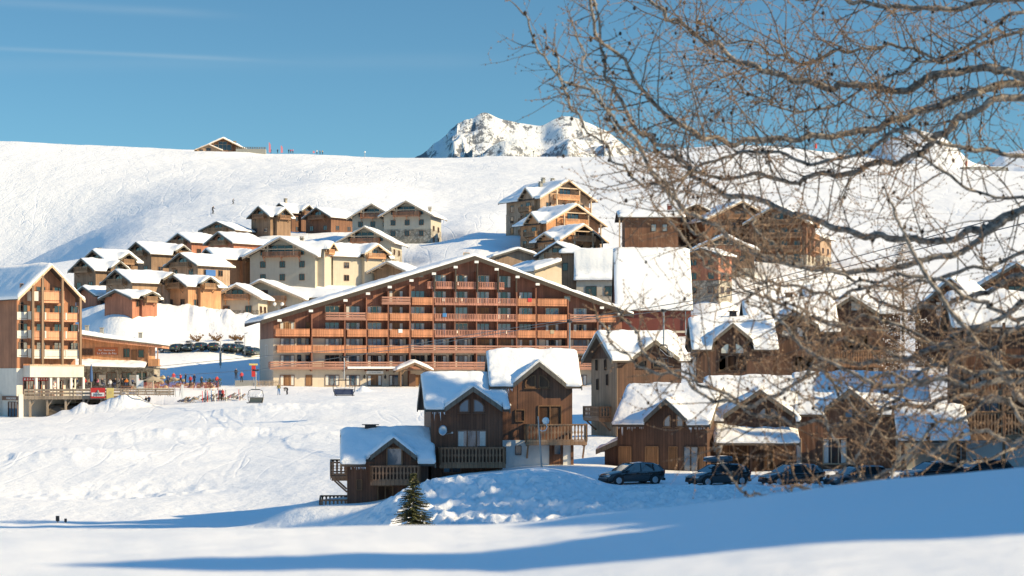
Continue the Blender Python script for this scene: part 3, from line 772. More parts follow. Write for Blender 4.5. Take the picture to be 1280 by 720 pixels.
# ------------------------------------------------------------------ the village on the slope
VG = 'snow covered chalets on the slope'
def chalet(label, px, py, d, rz, w, l, h, rise, wall='tan', trim='gtrim', T=.55, side=None, base=None, bh=1.2, front='std', sidewin=True,
           chim=None, padr=None, name='chalet', bal='rail', bstyle='slat', frame='frame', og=1.0, oe=.8, cat='chalet', st=.6, wl=0, gl='glass'):
    if wall != 'pale': h += .85; rise *= .82; l *= .93
    H = House(name, label, cat, px, py, d, rz, VG, padr if padr is not None else max(w, l)*.5)
    if not padr: # pad centred on the house body
        PADS.pop(); c = H.M @ Vector((0, l*.45, 0)); PADS.append((c.x, c.y, H.loc.z, max(w, l)*.55))
    H.comp(-w/2, w/2, 0, l, 'y', h, h+rise, oe=oe, og=og)
    if side:  # cross gables: (side, y0, y1, out, drop)
        for (sd, y0, y1, out, drop) in side:
            hw = (y1-y0)/2; sl = rise/(w/2)*1.05
            zr = h+rise-drop; ze = zr-hw*sl
            if sd == 'R': H.comp(0.1, w/2+out, y0, y1, 'x', ze, zr, oe=oe*.7, og=og*.9)
            else: H.comp(-w/2-out, -0.1, y0, y1, 'x', ze, zr, oe=oe*.7, og=og*.9)
    H.walls(M[wall], 'timber_wall' if wall not in ('pale', 'beige', 'cream', 'white') else 'rendered_wall')
    if base: H.base(M[base], bh)
    H.roof(trim=M[trim]); H.snow(T*(.65+.6*((px*7+py*3) % 10)/10), st, seed=px % 7)
    nf = max(1, int(h/2.8))
    g = .07 if base else .0
    if front == 'std':
        for k in range(nf):
            z = .9+k*2.8; g_ = g if z < bh else 0
            for u in ((-w*.27, w*.27) if w > 6 else (0,)): H.win('F', 0, u, z, 1.2, 1.2, 'two', frame, gl, off=g_)
        if rise > 1.6: H.win('F', 0, 0, h+.25, min(2.2, w*.3), min(1.5, rise*.55), 'two', frame, gl)
        H.balcony('F', 0, -w*.3, w*.3, h-.35, 1.1, bstyle, bal, .95)
    elif front == 'grand':      # wide glazed gable over a carved balcony
        H.win('F', 0, -.02*w, h+.15, w*.36, min(2.1, rise*.62), 'three', 'wframe', 'glass')
        H.win('F', 0, -w*.31, h+.15, .8, 1.3, 'one', 'wframe'); H.win('F', 0, w*.31, h+.15, .8, 1.3, 'one', 'wframe')
        H.balcony('F', 0, -w*.28, w*.28, h-.15, 1.2, 'slat', 'borange', 1.0)
        for k in range(nf):
            z = h-2.5-k*2.8
            if z < -.5: break
            for u in (-w*.3, 0, w*.3): H.win('F', 0, u, z, 1.1, 1.25, 'two', 'frame', off=g if z < bh else 0)
        m = MB()
        for u in (-w*.2, w*.2): m.box(u-.1, u+.1, -og*.8, -og*.8+.2, h-.1, h+rise*(1-abs(u)/(w/2))-.1)
        m.box(-w*.3, w*.3, -og*.8, -og*.8+.2, h+rise*.34, h+rise*.34+.22); m.build('gable_truss', M['trim'], H.t)
    if sidewin:
        for k in range(nf):
            z = .9+k*2.8
            if z+1.3 > h: z = h-1.5
            for y in (-l*.25, l*.2): H.win('R', 0, y, z, 1.2, 1.15, 'two', frame, gl, off=g if z < bh else 0)
        if rz > 5:
            for y in (-l*.25, l*.2): H.win('L', 0, y, h-1.6, 1.1, 1.1, 'two', frame, gl)
    if side:
        for i, (sd, y0, y1, out, drop) in enumerate(side):
            c = H.comps[i+1]; H.win(sd, i+1, 0, c['ze']-.6, 1.2, 1.2, 'two', frame, gl)
            if y1-y0 > 3.4: H.balcony(sd, i+1, -(y1-y0)*.42, (y1-y0)*.42, c['ze']-1.0, .9, bstyle, bal, .9)
    if chim: H.chimney(chim[0], chim[1])
    return H

def village():
    C = chalet
    # lower left cluster, seen from the gable and the lit eave side
    C('brown timber chalet with stone chimney behind the left row', 120, 352, 430, -40, 7.5, 9, 3.6, 2.6, 'brown', side=[('R', 3, 6.5, .6, .6)], chim=(-1.5, 2.0))
    C('small grey-brown chalet next to the roof of the big left block', 106, 366, 405, -40, 7, 8.5, 3.8, 2.6, 'brown', side=[('R', 3.2, 6.6, .8, .5)])
    C('wide tan chalet whose eave side glows orange above the snow mound', 149, 383, 392, -42, 8.5, 11, 3.9, 2.7, 'tan', side=[('R', 7, 10.6, .5, .4)])
    C('orange-sided chalet with small dormer right of the wide tan one', 221, 388, 394, -42, 7, 9, 4.0, 2.3, 'orange', side=[('R', 2.5, 6, .8, .3)])
    C('low red-brown chalet half hidden behind the left block', 108, 389, 398, -40, 6.5, 7, 2.3, 1.9, 'redw', front='no')
    C('low dark red chalet with flat white roof below the wide tan one', 148, 389, 380, -35, 7.5, 7, 1.6, 1.6, 'redw', front='no', side=[('R', 2, 5.5, .6, .2)])
    C('tan chalet with dark lower storey highest in the left cluster', 174, 345, 450, -40, 8.5, 11, 4.2, 2.9, 'brown', side=[('R', 6.5, 10, .5, .5)])
    H = C('tan chalet with blue banner on its right side', 229, 366, 424, -38, 9, 10, 5.0, 2.9, 'tan', front='std')
    m = MB(); m.box(-1.4, 1.4, -.04, 0, 0, 1.3); o = m.build('banner', M['bluesign'], H.t); H.put(o, 'R', 0, -1.0, 3.6, .06)
    C('chalet with shaded orange gable facing right beside the pale chalet', 262, 358, 436, -48, 7, 10, 5.2, 2.3, 'orange', side=[('R', 5.6, 9.6, 1.0, .2)])
    C('red-brown chalet high on the left with a snow topped eave', 226, 322, 492, -40, 8, 10, 2.9, 2.4, 'redw')
    C('red-brown chalet with two arched windows and bright right wall', 276, 324, 478, -40, 9, 10, 3.0, 2.9, 'redw', frame='wframe')
    C('small tan chalet at the upper edge of the left cluster', 273, 303, 530, -25, 10, 9, 2.4, 2.5, 'tan')
    C('snow topped roof wedged between red-brown and pale chalets', 322, 326, 500, -40, 8, 10, 2.4, 2.2, 'brown', front='no')
    # three weathered ones at the top
    C('weathered grey timber chalet with hay loft gable at the top', 326, 295, 535, -40, 7.5, 8, 4.4, 3.0, 'brown', side=[('R', 1.4, 6, 1.0, .5)], bal='drail')
    C('dark chalet with stone chimney behind the weathered one', 352, 293, 560, -40, 8, 10, 5.2, 3.0, 'dark2', side=[('R', 3, 7.5, .8, .4)], chim=(0, 1.5), bal='drail')
    C('dark chalet with glowing orange side wall at the top of the village', 398, 292, 548, -38, 9.5, 11, 3.6, 3.0, 'dark2', bal='drail', front='std')
    # pale rendered chalets
    P = dict(trim='trim', oe=1.2, og=1.5, bal='orange', frame='frame')
    C('pale chalet with wide glazed gable, left of the twin pair high up', 466, 303, 520, -10, 11, 12, 6.6, 3.2, 'pale', front='grand', **P)
    C('pale chalet with rubble stone storey, right of the twin pair high up', 509, 306, 512, -12, 12.5, 11, 7.6, 3.4, 'pale', front='grand', base='stone', bh=4.0, chim=(5.0, 4), **P)
    C('stone based pale chalet standing alone below the twin pair', 457, 337, 474, -10, 12.5, 11, 6.6, 3.4, 'pale', front='grand', base='stone', bh=5.0, **P)
    H = C('large pale chalet with arched gable glazing and snow roof', 353, 352, 432, -14, 15, 10, 5.6, 3.7, 'pale', front='grand', chim=(3, 4), side=[('R', 1.5, 6, 1.6, .9)], **P)
    C('pale chalet whose balconied gable turns right beside the large pale one', 404, 356, 440, -52, 8, 14, 6.6, 2.3, 'pale', front='no', side=[('R', 7.5, 13, 1.2, .1)], **P)
    C('low pale chalet with broad snowy gable at the foot of the large one', 328, 396, 412, -10, 17, 9, 3.7, 3.6, 'pale', front='std', side=[('R', 2, 8, 6, 1.8)], **P)
    C('small pale gabled annex with triple timber window', 297, 396, 400, -8, 8.5, 7, 3.9, 2.3, 'pale', front='std', base='stone', bh=1.3, **P)
    C('little snow gable peeping over the long roof of the hotel', 487, 362, 440, -20, 7.5, 9, 3.2, 2.2, 'brown', front='no', **P)
    C('low snowed-in roof behind the right slope of the hotel', 700, 352, 410, 30, 12, 14, 1.2, 2.4, 'beige', front='no', T=.8)
    C('small tan gable just behind the hotel ridge on the right', 647, 336, 425, 10, 10, 9, 1.6, 1.9, 'tan', front='no')

def tier_block():
    # three stepped gabled wings, wooden balconies
    defs = [('top wing', 706, 292, 497, 34, 15, 15, 8.8, 4.3), ('middle', 716, 312, 480, 34, 15.5, 11, 6.4, 4.2), ('low', 725, 326, 466, 34, 11.5, 9, 5.0, 3.2)]
    labels = ['tall tan apartment chalet with three chimneys, uppermost of the stepped trio', 'stepped apartment chalet with deep orange balconies, middle of the trio',
              'lowest of the three stepped apartment chalets, just above the flat roofs']
    for i, (nm, px, py, d, rz, w, l, h, r_) in enumerate(defs):
        H = House('apartment_chalet', labels[i], 'apartment chalet', px, py, d, rz, 'stepped apartment chalets')
        c = H.M @ Vector((0, l*.5, 0)); PADS.append((c.x, c.y, H.loc.z, 8))
        H.comp(-w/2, w/2, 0, l, 'y', h, h+r_, oe=1.3, og=1.8, z0=-6)
        H.comp(-w/2-.8, 0, 1.5, 6.5, 'x', h+.2, h+r_-2.0, oe=.8, og=1.0, z0=-6)
        H.walls(M['orange'] if i else M['tan'], 'timber_wall'); H.base(M['tan'] if i != 1 else M['orange'], h-3.4, 'rendered_base', z0=-6)
        H.roof(trim=M['trim']); H.snow(.5, .6)
        H.win('F', 0, 0, h+.6, 3.2, 1.9, 'three', 'frame'); H.balcony('F', 0, -3.4, 3.4, h-.3, 1.6, 'slat', 'orange', 1.1, ends=True)
        for k in range(3):
            z = h-2.9-k*2.8
            for u in (-w*.33, 0, w*.33): H.win('F', 0, u, z, 1.4, 1.6, 'two', 'frame', off=.07 if z < h-3.6 else 0)
            if k < 2: H.balcony('F', 0, w*.08, w*.46, z-.3, 1.3, 'slat', 'orange', 1.0)
            for y in (-l*.32, -.02*l, l*.3): H.win('L', 0, y, z, 1.2, 1.5, 'two', 'frame', off=.07 if z < h-3.6 else 0)
            H.balcony('L', 1, -2.3, 2.3, z-.3, 1.4, 'slat', 'rail', 1.0)
            H.win('L', 1, 0, z, 1.6, 1.7, 'two', 'frame', off=.07)
        m = MB()
        for u in (-w*.23, w*.23, w*.47): m.box(u-.14, u+.14, -1.6, -1.32, -2, h+r_*(1-abs(u)/(w/2))-.1)
        m.box(-w*.24, w*.24, -1.62, -1.4, h+r_*.52, h+r_*.52+.25); build_each(m, 'gable_post', M['trim'], H.t)
        if i == 0:
            for a in ((-3.2, 6), (-1.0, 8), (1.2, 7)): H.chimney(a[0], a[1], 1.6, .8, 'grey')

def upper_right():
    # big dark lodge behind the branches: several wings
    H = House('mountain_lodge', 'dark brown lodge with blue shaded snow roof at left end of the upper row', 'lodge', 812, 312, 452, 0, None, 12)
    H.comp(-5.6, 6.5, 0, 12, 'x', 7.4, 8.8, oe=1.2, og=1.6, z0=-5)
    H.walls(M['dark2'], 'timber_wall'); H.roof(trim=M['dtrim']); H.snow(.7, .6)
    for u in (0.5, 3.0): H.win('F', 0, u, 4.2, 1.0, 1.5, 'one', 'framed', 'bglass')
    m = MB(); m.box(-7.0, -6.7, -.9, -.6, -4, 7.2); m.build('corner_post', M['trim'], H.t)
    H.chimney(5.0, 6, 1.6, 1.0, 'redr')
    wings = [('long dark lodge wing with dim balconies under the thick branch', 868, 318, 462, 12, 16, 12, 7.8, 3.5, 'dark2'),
             ('gabled lodge wing with blue lit windows in the upper row', 925, 322, 455, 15, 17, 12, 8.4, 4.2, 'dark2'),
             ('tall lodge wing at the right end with stacked orange balconies', 972, 330, 448, -18, 13, 12, 9.4, 3.6, 'dark2')]
    for i, (lb, px, py, d, rz, w, l, h, r_, wl) in enumerate(wings):
        H = House('mountain_lodge', lb, 'lodge', px, py, d, rz, None, 9)
        H.comp(-w/2, w/2, 0, l, 'y', h, h+r_, oe=1.2, og=1.6, z0=-5)
        H.walls(M[wl], 'timber_wall'); H.base(M['stone'], 2.0, 'stone_base', z0=-5); H.roof(trim=M['trim'] if i else M['dtrim']); H.snow(.55, .7)
        for k in range(3):
            z = .6+k*2.9
            for u in (-w*.33, -w*.1, w*.12, w*.34): H.win('F', 0, u, z, 1.3, 1.6, 'two', 'frame', off=.07 if k == 0 else 0)
            H.balcony('F', 0, -w*.2 if i < 2 else -w*.42, w*.42, z+2.5, 1.3, 'slat', 'rail' if i == 0 else 'bwood', 1.0)
            if i == 2:
                for y in (-3, 2): H.win('R', 0, y, z, 1.3, 1.6, 'two', 'frame', off=.07 if k == 0 else 0)
                H.balcony('R', 0, -4, 4, z+2.5, 1.3, 'slat', 'bwood', 1.0)
        H.win('F', 0, 0, h+.6, 2.6, 1.6, 'three', 'frame')
    H = chalet('gabled timber chalet with open truss in front of the lodges', 905, 344, 430, -6, 13, 10, 4.6, 3.6, 'brown', 'trim', front='grand', base='stone', bh=1.5, og=1.5, oe=1.2)
    chalet('small red house with stone corner beside the big white roof', 878, 372, 398, -30, 7, 7, 7.6, 1.5, 'redw', front='std', base='stone', bh=3.4, og=.8)
    chalet('stone footed timber house at the right edge of the upper row', 1002, 336, 470, -25, 9, 10, 6.5, 2.6, 'tan', 'trim', front='std', base='stone', bh=3)
    # middle buildings between the hotel and the lodges
    chalet('beige gabled house below the stepped chalets', 697, 350, 415, -22, 8.5, 10, 4.2, 2.9, 'beige', 'dtrim', front='std', og=.8, gl='glass')
    H = House('apartment_block', 'flat roofed brown block with snow slabs beside the big white roof', 'apartment block', 749, 378, 392, -4, None, 7)
    H.comp(-7.4, 4.6, 0, 9, 'x', 9.6, 10.1, oe=.5, og=.5, z0=-4); H.comp(-4.4, 4.4, -2.6, -.02, 'x', 4.2, 4.5, oe=.5, og=.5, z0=-4)
    H.walls(M['brown'], 'timber_wall', [0]); H.walls(M['beige'], 'rendered_wall', [1]); H.roof(trim=M['dtrim'], beams=False); H.snow(.7, .5)
    m = MB(); m.box(-3.8, 4.55, -.05, 0, 1.2, 4.0); m.build('rendered_panel', M['beige'], H.t)
    for z in (6.3,): 
        H.win('F', 0, -1.2, z, 2.4, 2.2, 'cur3', 'framed'); H.win('F', 0, 3.6, z, 2.6, 2.2, 'cur3', 'framed'); H.win('F', 0, -5.3, z, .9, 1.4, 'one', 'framed')
    H.balcony('F', 0, -2.6, 5.8, 5.2, 1.0, 'panel', 'beige', 1.0, braces=False)
    H.win('F', 1, -1.5, 1.2, 2.0, 1.8, 'two', 'framed'); H.win('F', 1, 2.2, 1.2, 2.0, 1.8, 'two', 'framed')
    H.balcony('F', 1, -4.2, 4.2, .0, .9, 'panel', 'beige', 1.0, braces=False)
    # big white roof with dark red rendered wall
    H = House('red_walled_hall', 'dark red walled building under one huge smooth white roof slope', 'hall', 818, 412, 360, 0, None, 8)
    H.comp(-6.8, 6.6, 0, 13, 'x', 4.4, 14.6, oe=.7, og=.3, z0=-5)
    H.walls(M['redr'], 'rendered_wall'); H.roof(trim=M['dtrim'], beams=False); H.snow(.6, .6, rough=.05)
    m = MB(); m.tube([(5.6, -.2, 4.0), (5.6, -.2, -1.0)], .09, 6); m.tube([(5.6, -.2, 4.0), (6.3, -.5, 4.3)], .09, 6); m.build('downpipe', M['metal'], H.t)
    for z in (1.6, -1.3): H.balcony('R', 0, -6.2, -1.8, z, 1.2, 'panel', 'orange', 1.0, braces=False)
    m = MB(); m.box(-6.78, 6.58, -.25, 0, -.6, -.2); m.build('ledge', M['beige'], H.t)

def left_block():
    # apartment block whose balcony gable turns right
    d = 296
    H = House('apartment_block', 'tall left apartment block with timber posts and stacked balconies on its gable', 'apartment block', 58, 521, d, 43, None, 9)
    w = 9.8; h = 17.8; r_ = 4.5
    H.comp(-w/2, w/2, 0, 26, 'y', h, h+r_, oe=.7, og=1.6, z0=-3)
    H.walls(M['lbrown'], 'timber_wall'); H.base(M['cream'], 7.2, 'rendered_base', z0=-3)
    H.roof(trim=M['trim'], mat=M['roof'], beams=False); H.snow(.55, .6, rough=.04)
    fl = [9.0, 11.75, 14.5, 17.25]
    for k, z in enumerate(fl):
        for u in (-3.9, -.95, 2.0, 4.6):
            if k == 3 and abs(u) > 3: continue
            H.win('F', 0, u, z+.1, 1.35, 1.9, 'two', 'frame')
    pan = MB(); of = MB()
    for k, z in enumerate(fl):
        if k < 3:
            H.balcony('F', 0, -w/2+1.9, w/2, z-.1, 1.3, 'panel', 'cream' if k == 0 else 'lorange', 1.05, braces=False)
            of.box(-w/2+.02, -w/2+1.6, -.12, -.01, z-.15, z+1.0)
            of.box(-w/2+1.72, -w/2+2.0, -1.3, -.01, z-.1, z+1.1)
            for u in (-.95, 2.5): of.box(u-.12, u+.12, -1.42, -.01, z-.1, z+.98)
        else:
            H.balcony('F', 0, -1.9, 2.2, z-.1, 1.3, 'panel', 'lorange', 1.5, braces=False)
            of.box(-3.2, -1.95, -1.2, -.01, z-.1, z+1.3)
        H.win('F', 0, -w/2+.8, z+1.2, .5, 1.2, 'one', 'frame')
    build_each(of, 'white_panel', M['cream'], H.t)
    for u in (-w/2+1.75, -1.55, 1.75, w/2-.1):
        p = MB(); top = h+r_*(1-abs(u)/(w/2))-.05; p.box(u-.17, u+.17, -1.72, -1.40, 7.0, top); p.build('post', M['brown'], H.t)
    m = MB(); m.box(-w/2+1.0, w/2+.2, -2.1, -.08, 5.9, 7.6); m.build('canopy_parapet', M['cream'], H.t)
    m = MB(); m.box(-w/2+.95, w/2+.25, -2.2, -2.0, 7.55, 7.75); m.build('handrail', M['trim'], H.t)
    # shop front on the terrace
    m = MB()
    for u in (-w/2+2.2, -w/2+4.6, 0.9, 3.1, 5.2): m.box(u-.17, u+.17, -1.9, -1.56, 2.6, 5.9)
    build_each(m, 'column', M['white'], H.t)
    for i, (u, wd) in enumerate(((-3.0, 1.6), (-.9, 1.4), (1.9, 1.5))): H.win('F', 0, u, 3.0, wd, 2.3, 'cur2' if i == 1 else 'two', 'door_f', off=.08)
    for u, wd, c in ((-3.0, 1.9, 'red'), (-.7, 1.7, 'red')):
        m = MB(); m.box(u-wd/2, u+wd/2, -.2, -.1, 5.35, 5.85); m.build('shop_fascia', M[c], H.t)
        m = MB()
        for k in range(4): x = u-wd*.36+wd*.24*k; m.box(x-.14, x+.1, -.24, -.205, 5.46, 5.74)
        build_each(m, 'shop_lettering', M['whitep'], H.t)
    m = MB(); m.box(.55, 1.35, -.9, -.8, 2.9, 5.5); m.build('white_banner', M['whitep'], H.t)
    m = MB()
    for k in range(3): m.tube([(.95+.2*cos(a), -.93, 3.4+.75*k+.27*sin(a)) for a in [x*.5 for x in range(0, 10)]], .05, 4)
    m.build('banner_lettering', M['netred'], H.t)
    m = MB(); m.box(3.45, 4.45, -.5, -.4, 4.3, 5.5); m.build('notice_frame', M['black'], H.t)
    m = MB(); m.box(3.7, 4.2, -.54, -.505, 4.65, 5.2); m.build('notice', M['whitep'], H.t)
    # eave side facing the camera: pub door below
    ud = H.upx('L', 0, 17); u0, u1 = H.upx('L', 0, 4), H.upx('L', 0, 27)
    H.win('L', 0, ud, .1, 2.7, 2.1, 'three', 'frame', off=.08, name='entrance_door')
    m = MB(); m.box(u0, u1, -.12, 0, 2.5, 3.1); sgn = m.build('pub_sign', M['frame'], H.t); H.put(sgn, 'L', 0, 0, 0, .08)
    text(H, 'L', 0, (u0+u1)/2, 2.62, .42, "MONICA'S PUB", 'whitep', .22)
    m = MB(); m.box(u1+.35, u1+.55, -.7, 0, -3, 3.4); m.box(u0-.6, u0-.4, -.7, 0, -3, 3.4); 
    for o in build_each(m, 'entrance_pier', M['cream'], H.t): H.put(o, 'L', 0, 0, 0, .02)
    return H
def text(H, f, ci, u, z, size, s, mat, off, parent=None):
    cu = bpy.data.curves.new('lettering', 'FONT'); cu.body = s; cu.size = size; cu.extrude = .01; cu.align_x = 'CENTER'
    o = bpy.data.objects.new('tmp', cu); COL.objects.link(o)
    dg = bpy.context.evaluated_depsgraph_get(); me = bpy.data.meshes.new_from_object(o.evaluated_get(dg))
    bpy.data.objects.remove(o)
    me.transform(Matrix.Rotation(pi/2, 4, 'X')); me.materials.clear(); me.materials.append(M[mat])
    o = obj('lettering', me)
    if H is not None: H.put(o, f, ci, u, z, off)
    return o
M['door_f'] = plain('shop_frame_paint', (.42, .13, .05), .6)

def hotel():
    H = House('hotel', 'huge red-brown timber hotel with long snow gable and rows of balconies', 'hotel', 342, 484, 337, 16)
    for u in (10, 30, 50): c = H.M @ Vector((u, 8, 0)); PADS.append((c.x, c.y, H.loc.z, 15))
    u1 = 62.3
    H.comp(0, u1, 0, 15, 'y', 11.6, 22.3, oe=2.4, og=2.0, z0=-3, xr=34.7, zer=13.0, oer=1.5)
    H.walls(M['hotel'], 'timber_wall')
    m = MB(); m.box(-.06, u1+.05, -.06, 15.05, -3, 8.3); m.build('rendered_storeys', M['beige'], H.t)
    H.roof(trim=M['dtrim'], beams=False, bt=.55, th=.35); H.snow(.62, .7, rough=.05)
    U = lambda px: H.upx('F', 0, px)-0
    cx = u1/2
    zf = [.2, 3.35, 6.2, 8.95, 11.75, 14.5, 17.3]
    colpx = [359, 386, 415, 441, 468, 495, 522, 549, 576, 603, 630, 657, 690, 725, 756]
    rnd = random.Random(3); CH = []
    c = H.comps[0]
    for k, z in enumerate(zf):
        for i, px in enumerate(colpx):
            u = U(px)+cx; ztop = (c['zr']-(34.7-u)*c['sl']) if u < 34.7 else (c['zr']-(u-34.7)*c['sr'])
            if z+2.9 > ztop: continue
            if k == 6 and not (535 < px < 640): continue
            if k == 5 and px < 510: 
                if px < 490: continue
            wd = 2.3 if not (i == 1) else 1.0
            kind = rnd.choice(['cur3', 'cur3', 'three', 'cur3']) if wd > 1.5 else 'one'
            H.win('F', 0, u-cx, z+.1, wd, 1.95 if k else 1.7, kind, rnd.choice(['frame', 'frame', 'wframe']) if k > 2 else 'frame', rnd.choice(['glass', 'glass', 'bglass2', 'glass', 'door_g', 'glassb']), off=.07 if k < 3 else 0)
            if k > 1 and rnd.random() < .30: CH.append((u+rnd.uniform(-.8, .8), zf[k]-.1, rnd.uniform(-60, 60)))
            if k in (1, 2) and i not in (1,):
                # dark panel beside each window standing in for the shade of a recess
                H.win('F', 0, u-cx+2.05, z, .55, 2.1, 'one', 'framed', off=.07, name='recess_panel')
    rows = [  # (storey floor index, x0, x1, style, mat)
        (1, 336, 775, 'plank', 'bbrown'),
        (2, 345, 387, 'panel', 'borange'), (2, 389, 428, 'panel', 'borange'), (2, 430, 456, 'panel', 'borange'), (2, 458, 482, 'panel', 'borange'), (2, 484, 508, 'panel', 'borange'), (2, 511, 775, 'plank', 'bbrown'),
        (3, 343, 385, 'panel', 'borange'), (3, 388, 427, 'panel', 'borange'), (3, 432, 455, 'panel', 'borange'), (3, 458, 482, 'panel', 'borange'), (3, 485, 509, 'panel', 'borange'), (3, 512, 538, 'panel', 'borange'),
        (3, 541, 642, 'slat', 'bred'), (3, 644, 666, 'panel', 'borange'), (3, 669, 705, 'panel', 'borange'), (3, 708, 743, 'panel', 'borange'), (3, 746, 775, 'panel', 'borange'),
        (4, 405, 455, 'plank', 'bbrown'), (4, 457, 482, 'panel', 'borange'), (4, 485, 509, 'panel', 'borange'), (4, 512, 538, 'panel', 'borange'), (4, 541, 642, 'slat', 'bred'), (4, 644, 666, 'panel', 'borange'), (4, 669, 705, 'panel', 'borange'), (4, 709, 742, 'plank', 'bbrown'), (4, 744, 766, 'panel', 'borange'),
        (5, 475, 511, 'plank', 'bbrown'), (5, 513, 538, 'panel', 'borange'), (5, 541, 642, 'slat', 'bred'), (5, 644, 666, 'panel', 'borange'), (5, 669, 705, 'panel', 'borange'),
        (6, 532, 540, 'slat', 'bred'), (6, 542, 565, 'slat', 'bred'), (6, 568, 592, 'slat', 'bred'), (6, 595, 618, 'slat', 'bred'), (6, 620, 627, 'slat', 'bred')]
    for k, x0, x1, st, mt in rows:
        a, b = H.upx('F', 0, x0), H.upx('F', 0, min(x1, 772))
        H.balcony('F', 0, a, b, zf[k]-.1, 1.5, st, mt, 1.0, braces=False)
    m = MB()
    for px in (388, 429, 456, 483, 510, 539, 566, 593, 619, 643, 667, 707, 744):
        u = U(px)+cx
        ztop = (c['zr']-(34.7-u)*c['sl']) if u < 34.7 else (c['zr']-(u-34.7)*c['sr'])
        m.box(u-.09, u+.09, -1.5, -.07, 0 if px > 500 else 2.7, min(ztop-1.2, 20))
    build_each(m, 'partition', M['hotel'], H.t)
    m = MB()
    for px in (540, 566.5, 593.5, 619.5, 642):
        u = U(px)+cx; ztop = (c['zr']-abs(34.7-u)*(c['sl'] if u < 34.7 else c['sr']))
        m.box(u-.13, u+.13, -1.85, -1.58, 16.5, ztop-.05)
    build_each(m, 'gable_post', M['dtrim'], H.t)
    m = MB()
    for px in (347, 386, 429, 457, 484, 511, 539, 566, 592, 617, 643, 668, 748, 770):
        u = U(px)+cx; ztop = (c['zr']-abs(34.7-u)*(c['sl'] if u < 34.7 else c['sr']))
        m.box(u-.35, u+.35, -2.06, -1.75, ztop-.75, ztop-.35)
    build_each(m, 'purlin_cap', M['whitep'], H.t)
    for px, y0, y1 in ((583, 317, 322), (525, 342, 346), (709, 371, 376)):
        H.win('F', 0, H.upx('F', 0, px), H.zpy('F', 0, px, y1), 1.0, .8, 'one', 'wframe', 'bglass')
    H.win('L', 0, 0, 5.3, 2.2, 1.9, 'one', 'whitef', 'bglass')
    m = MB(); m.box(-.22, .22, -.2, .2, .42, .46); m.box(-.22, .22, .17, .21, .46, .95)
    for x in (-.2, .17):
        for y in (-.18, .17): m.box(x, x+.03, y, y+.03, 0, .42)
    me = m.mesh('balcony_chair', M['whitep'])
    for u, z, a in CH:
        o = obj('balcony_chair', me, None, H.M @ Vector((u, -.85, z)), H.rz+R(a)); tag(o, 'white plastic chair on a hotel balcony', 'chair', 'white chairs on the hotel balconies')
    for px, k, mt, lb in ((659, 5, 'c_red', 'red towel hung over an orange balcony rail right of the red rails'), (498, 3, 'c_white', 'white towel over an orange hotel balcony rail'), (553, 4, 'c_blue', 'blue towel on the long red balcony rail'), (687, 3, 'c_tan', 'beige towel on an orange balcony at the right side')):
        m = MB(); m.box(-.35, .35, -.05, .0, -.55, .05); m.box(-.35, .35, -.05, .1, .05, .08); o = m.build('towel', M[mt], None, loc=H.M @ Vector((U(px)+cx, -1.56, zf[k]+.9)), rz=H.rz); tag(o, lb, 'towel')
    # entrance sign, lanterns, ledge
    m = MB(); a = U(457)+cx; b = U(478)+cx; m.box(a, b, -.75, -.1, 2.28, 2.75); sg = m.build('entrance_sign', M['whitep'], H.t)
    text(H, 'F', 0, (a+b)/2-cx, 2.38, .36, 'Le Mont Soleil', 'c_grey_', .77)
    for px in (455, 481):
        u = U(px)+cx; m = MB(); m.lathe([(.05, 0), (.17, .1), (.2, .45), (.08, .6), (.02, .8)], 8, (u, -.35, 1.4)); m.bar((u, -.35, 2.15), (u, -.06, 2.15), .05, .05); m.build('lantern', M['black'], H.t)
    m = MB(); a = U(432)+cx; b = U(506)+cx; m.box(a, b, -1.9, -1.55, 3.15, 3.5); m.build('snow_ledge', M['rsnow'], H.t)
    # porch with tiny snow gable
    P_ = House('entrance_porch', 'small timber porch with snow cap and ski racks at the hotel front', 'porch', 518, 485, 338, 10)
    P_.comp(-2.6, 2.6, 0, 3, 'y', 3.0, 4.1, oe=.6, og=.5); P_.roof(trim=M['brown'], beams=False); P_.snow(.6, .35)
    m = MB()
    for x in (-2.3, 2.3):
        for y in (.3, 2.6): m.box(x-.12, x+.12, y-.12, y+.12, -1, 3.2)
        m.bar((x, .3, 2.2), (x*.55, .3, 3.3), .15, .15)
    m.box(-2.4, 2.4, .2, .42, 2.95, 3.15); m.build('posts', M['brown'], P_.t)
    m = MB(); m.box(-.6, .5, 2.5, 2.6, -.3, 2.4); m.build('door', M['frame'], P_.t)
    return H
M['c_grey_'] = plain('grey_lettering', (.25, .24, .22), .7)
M['whitef'] = plain('white_shutter_frame', (.7, .7, .68), .6)
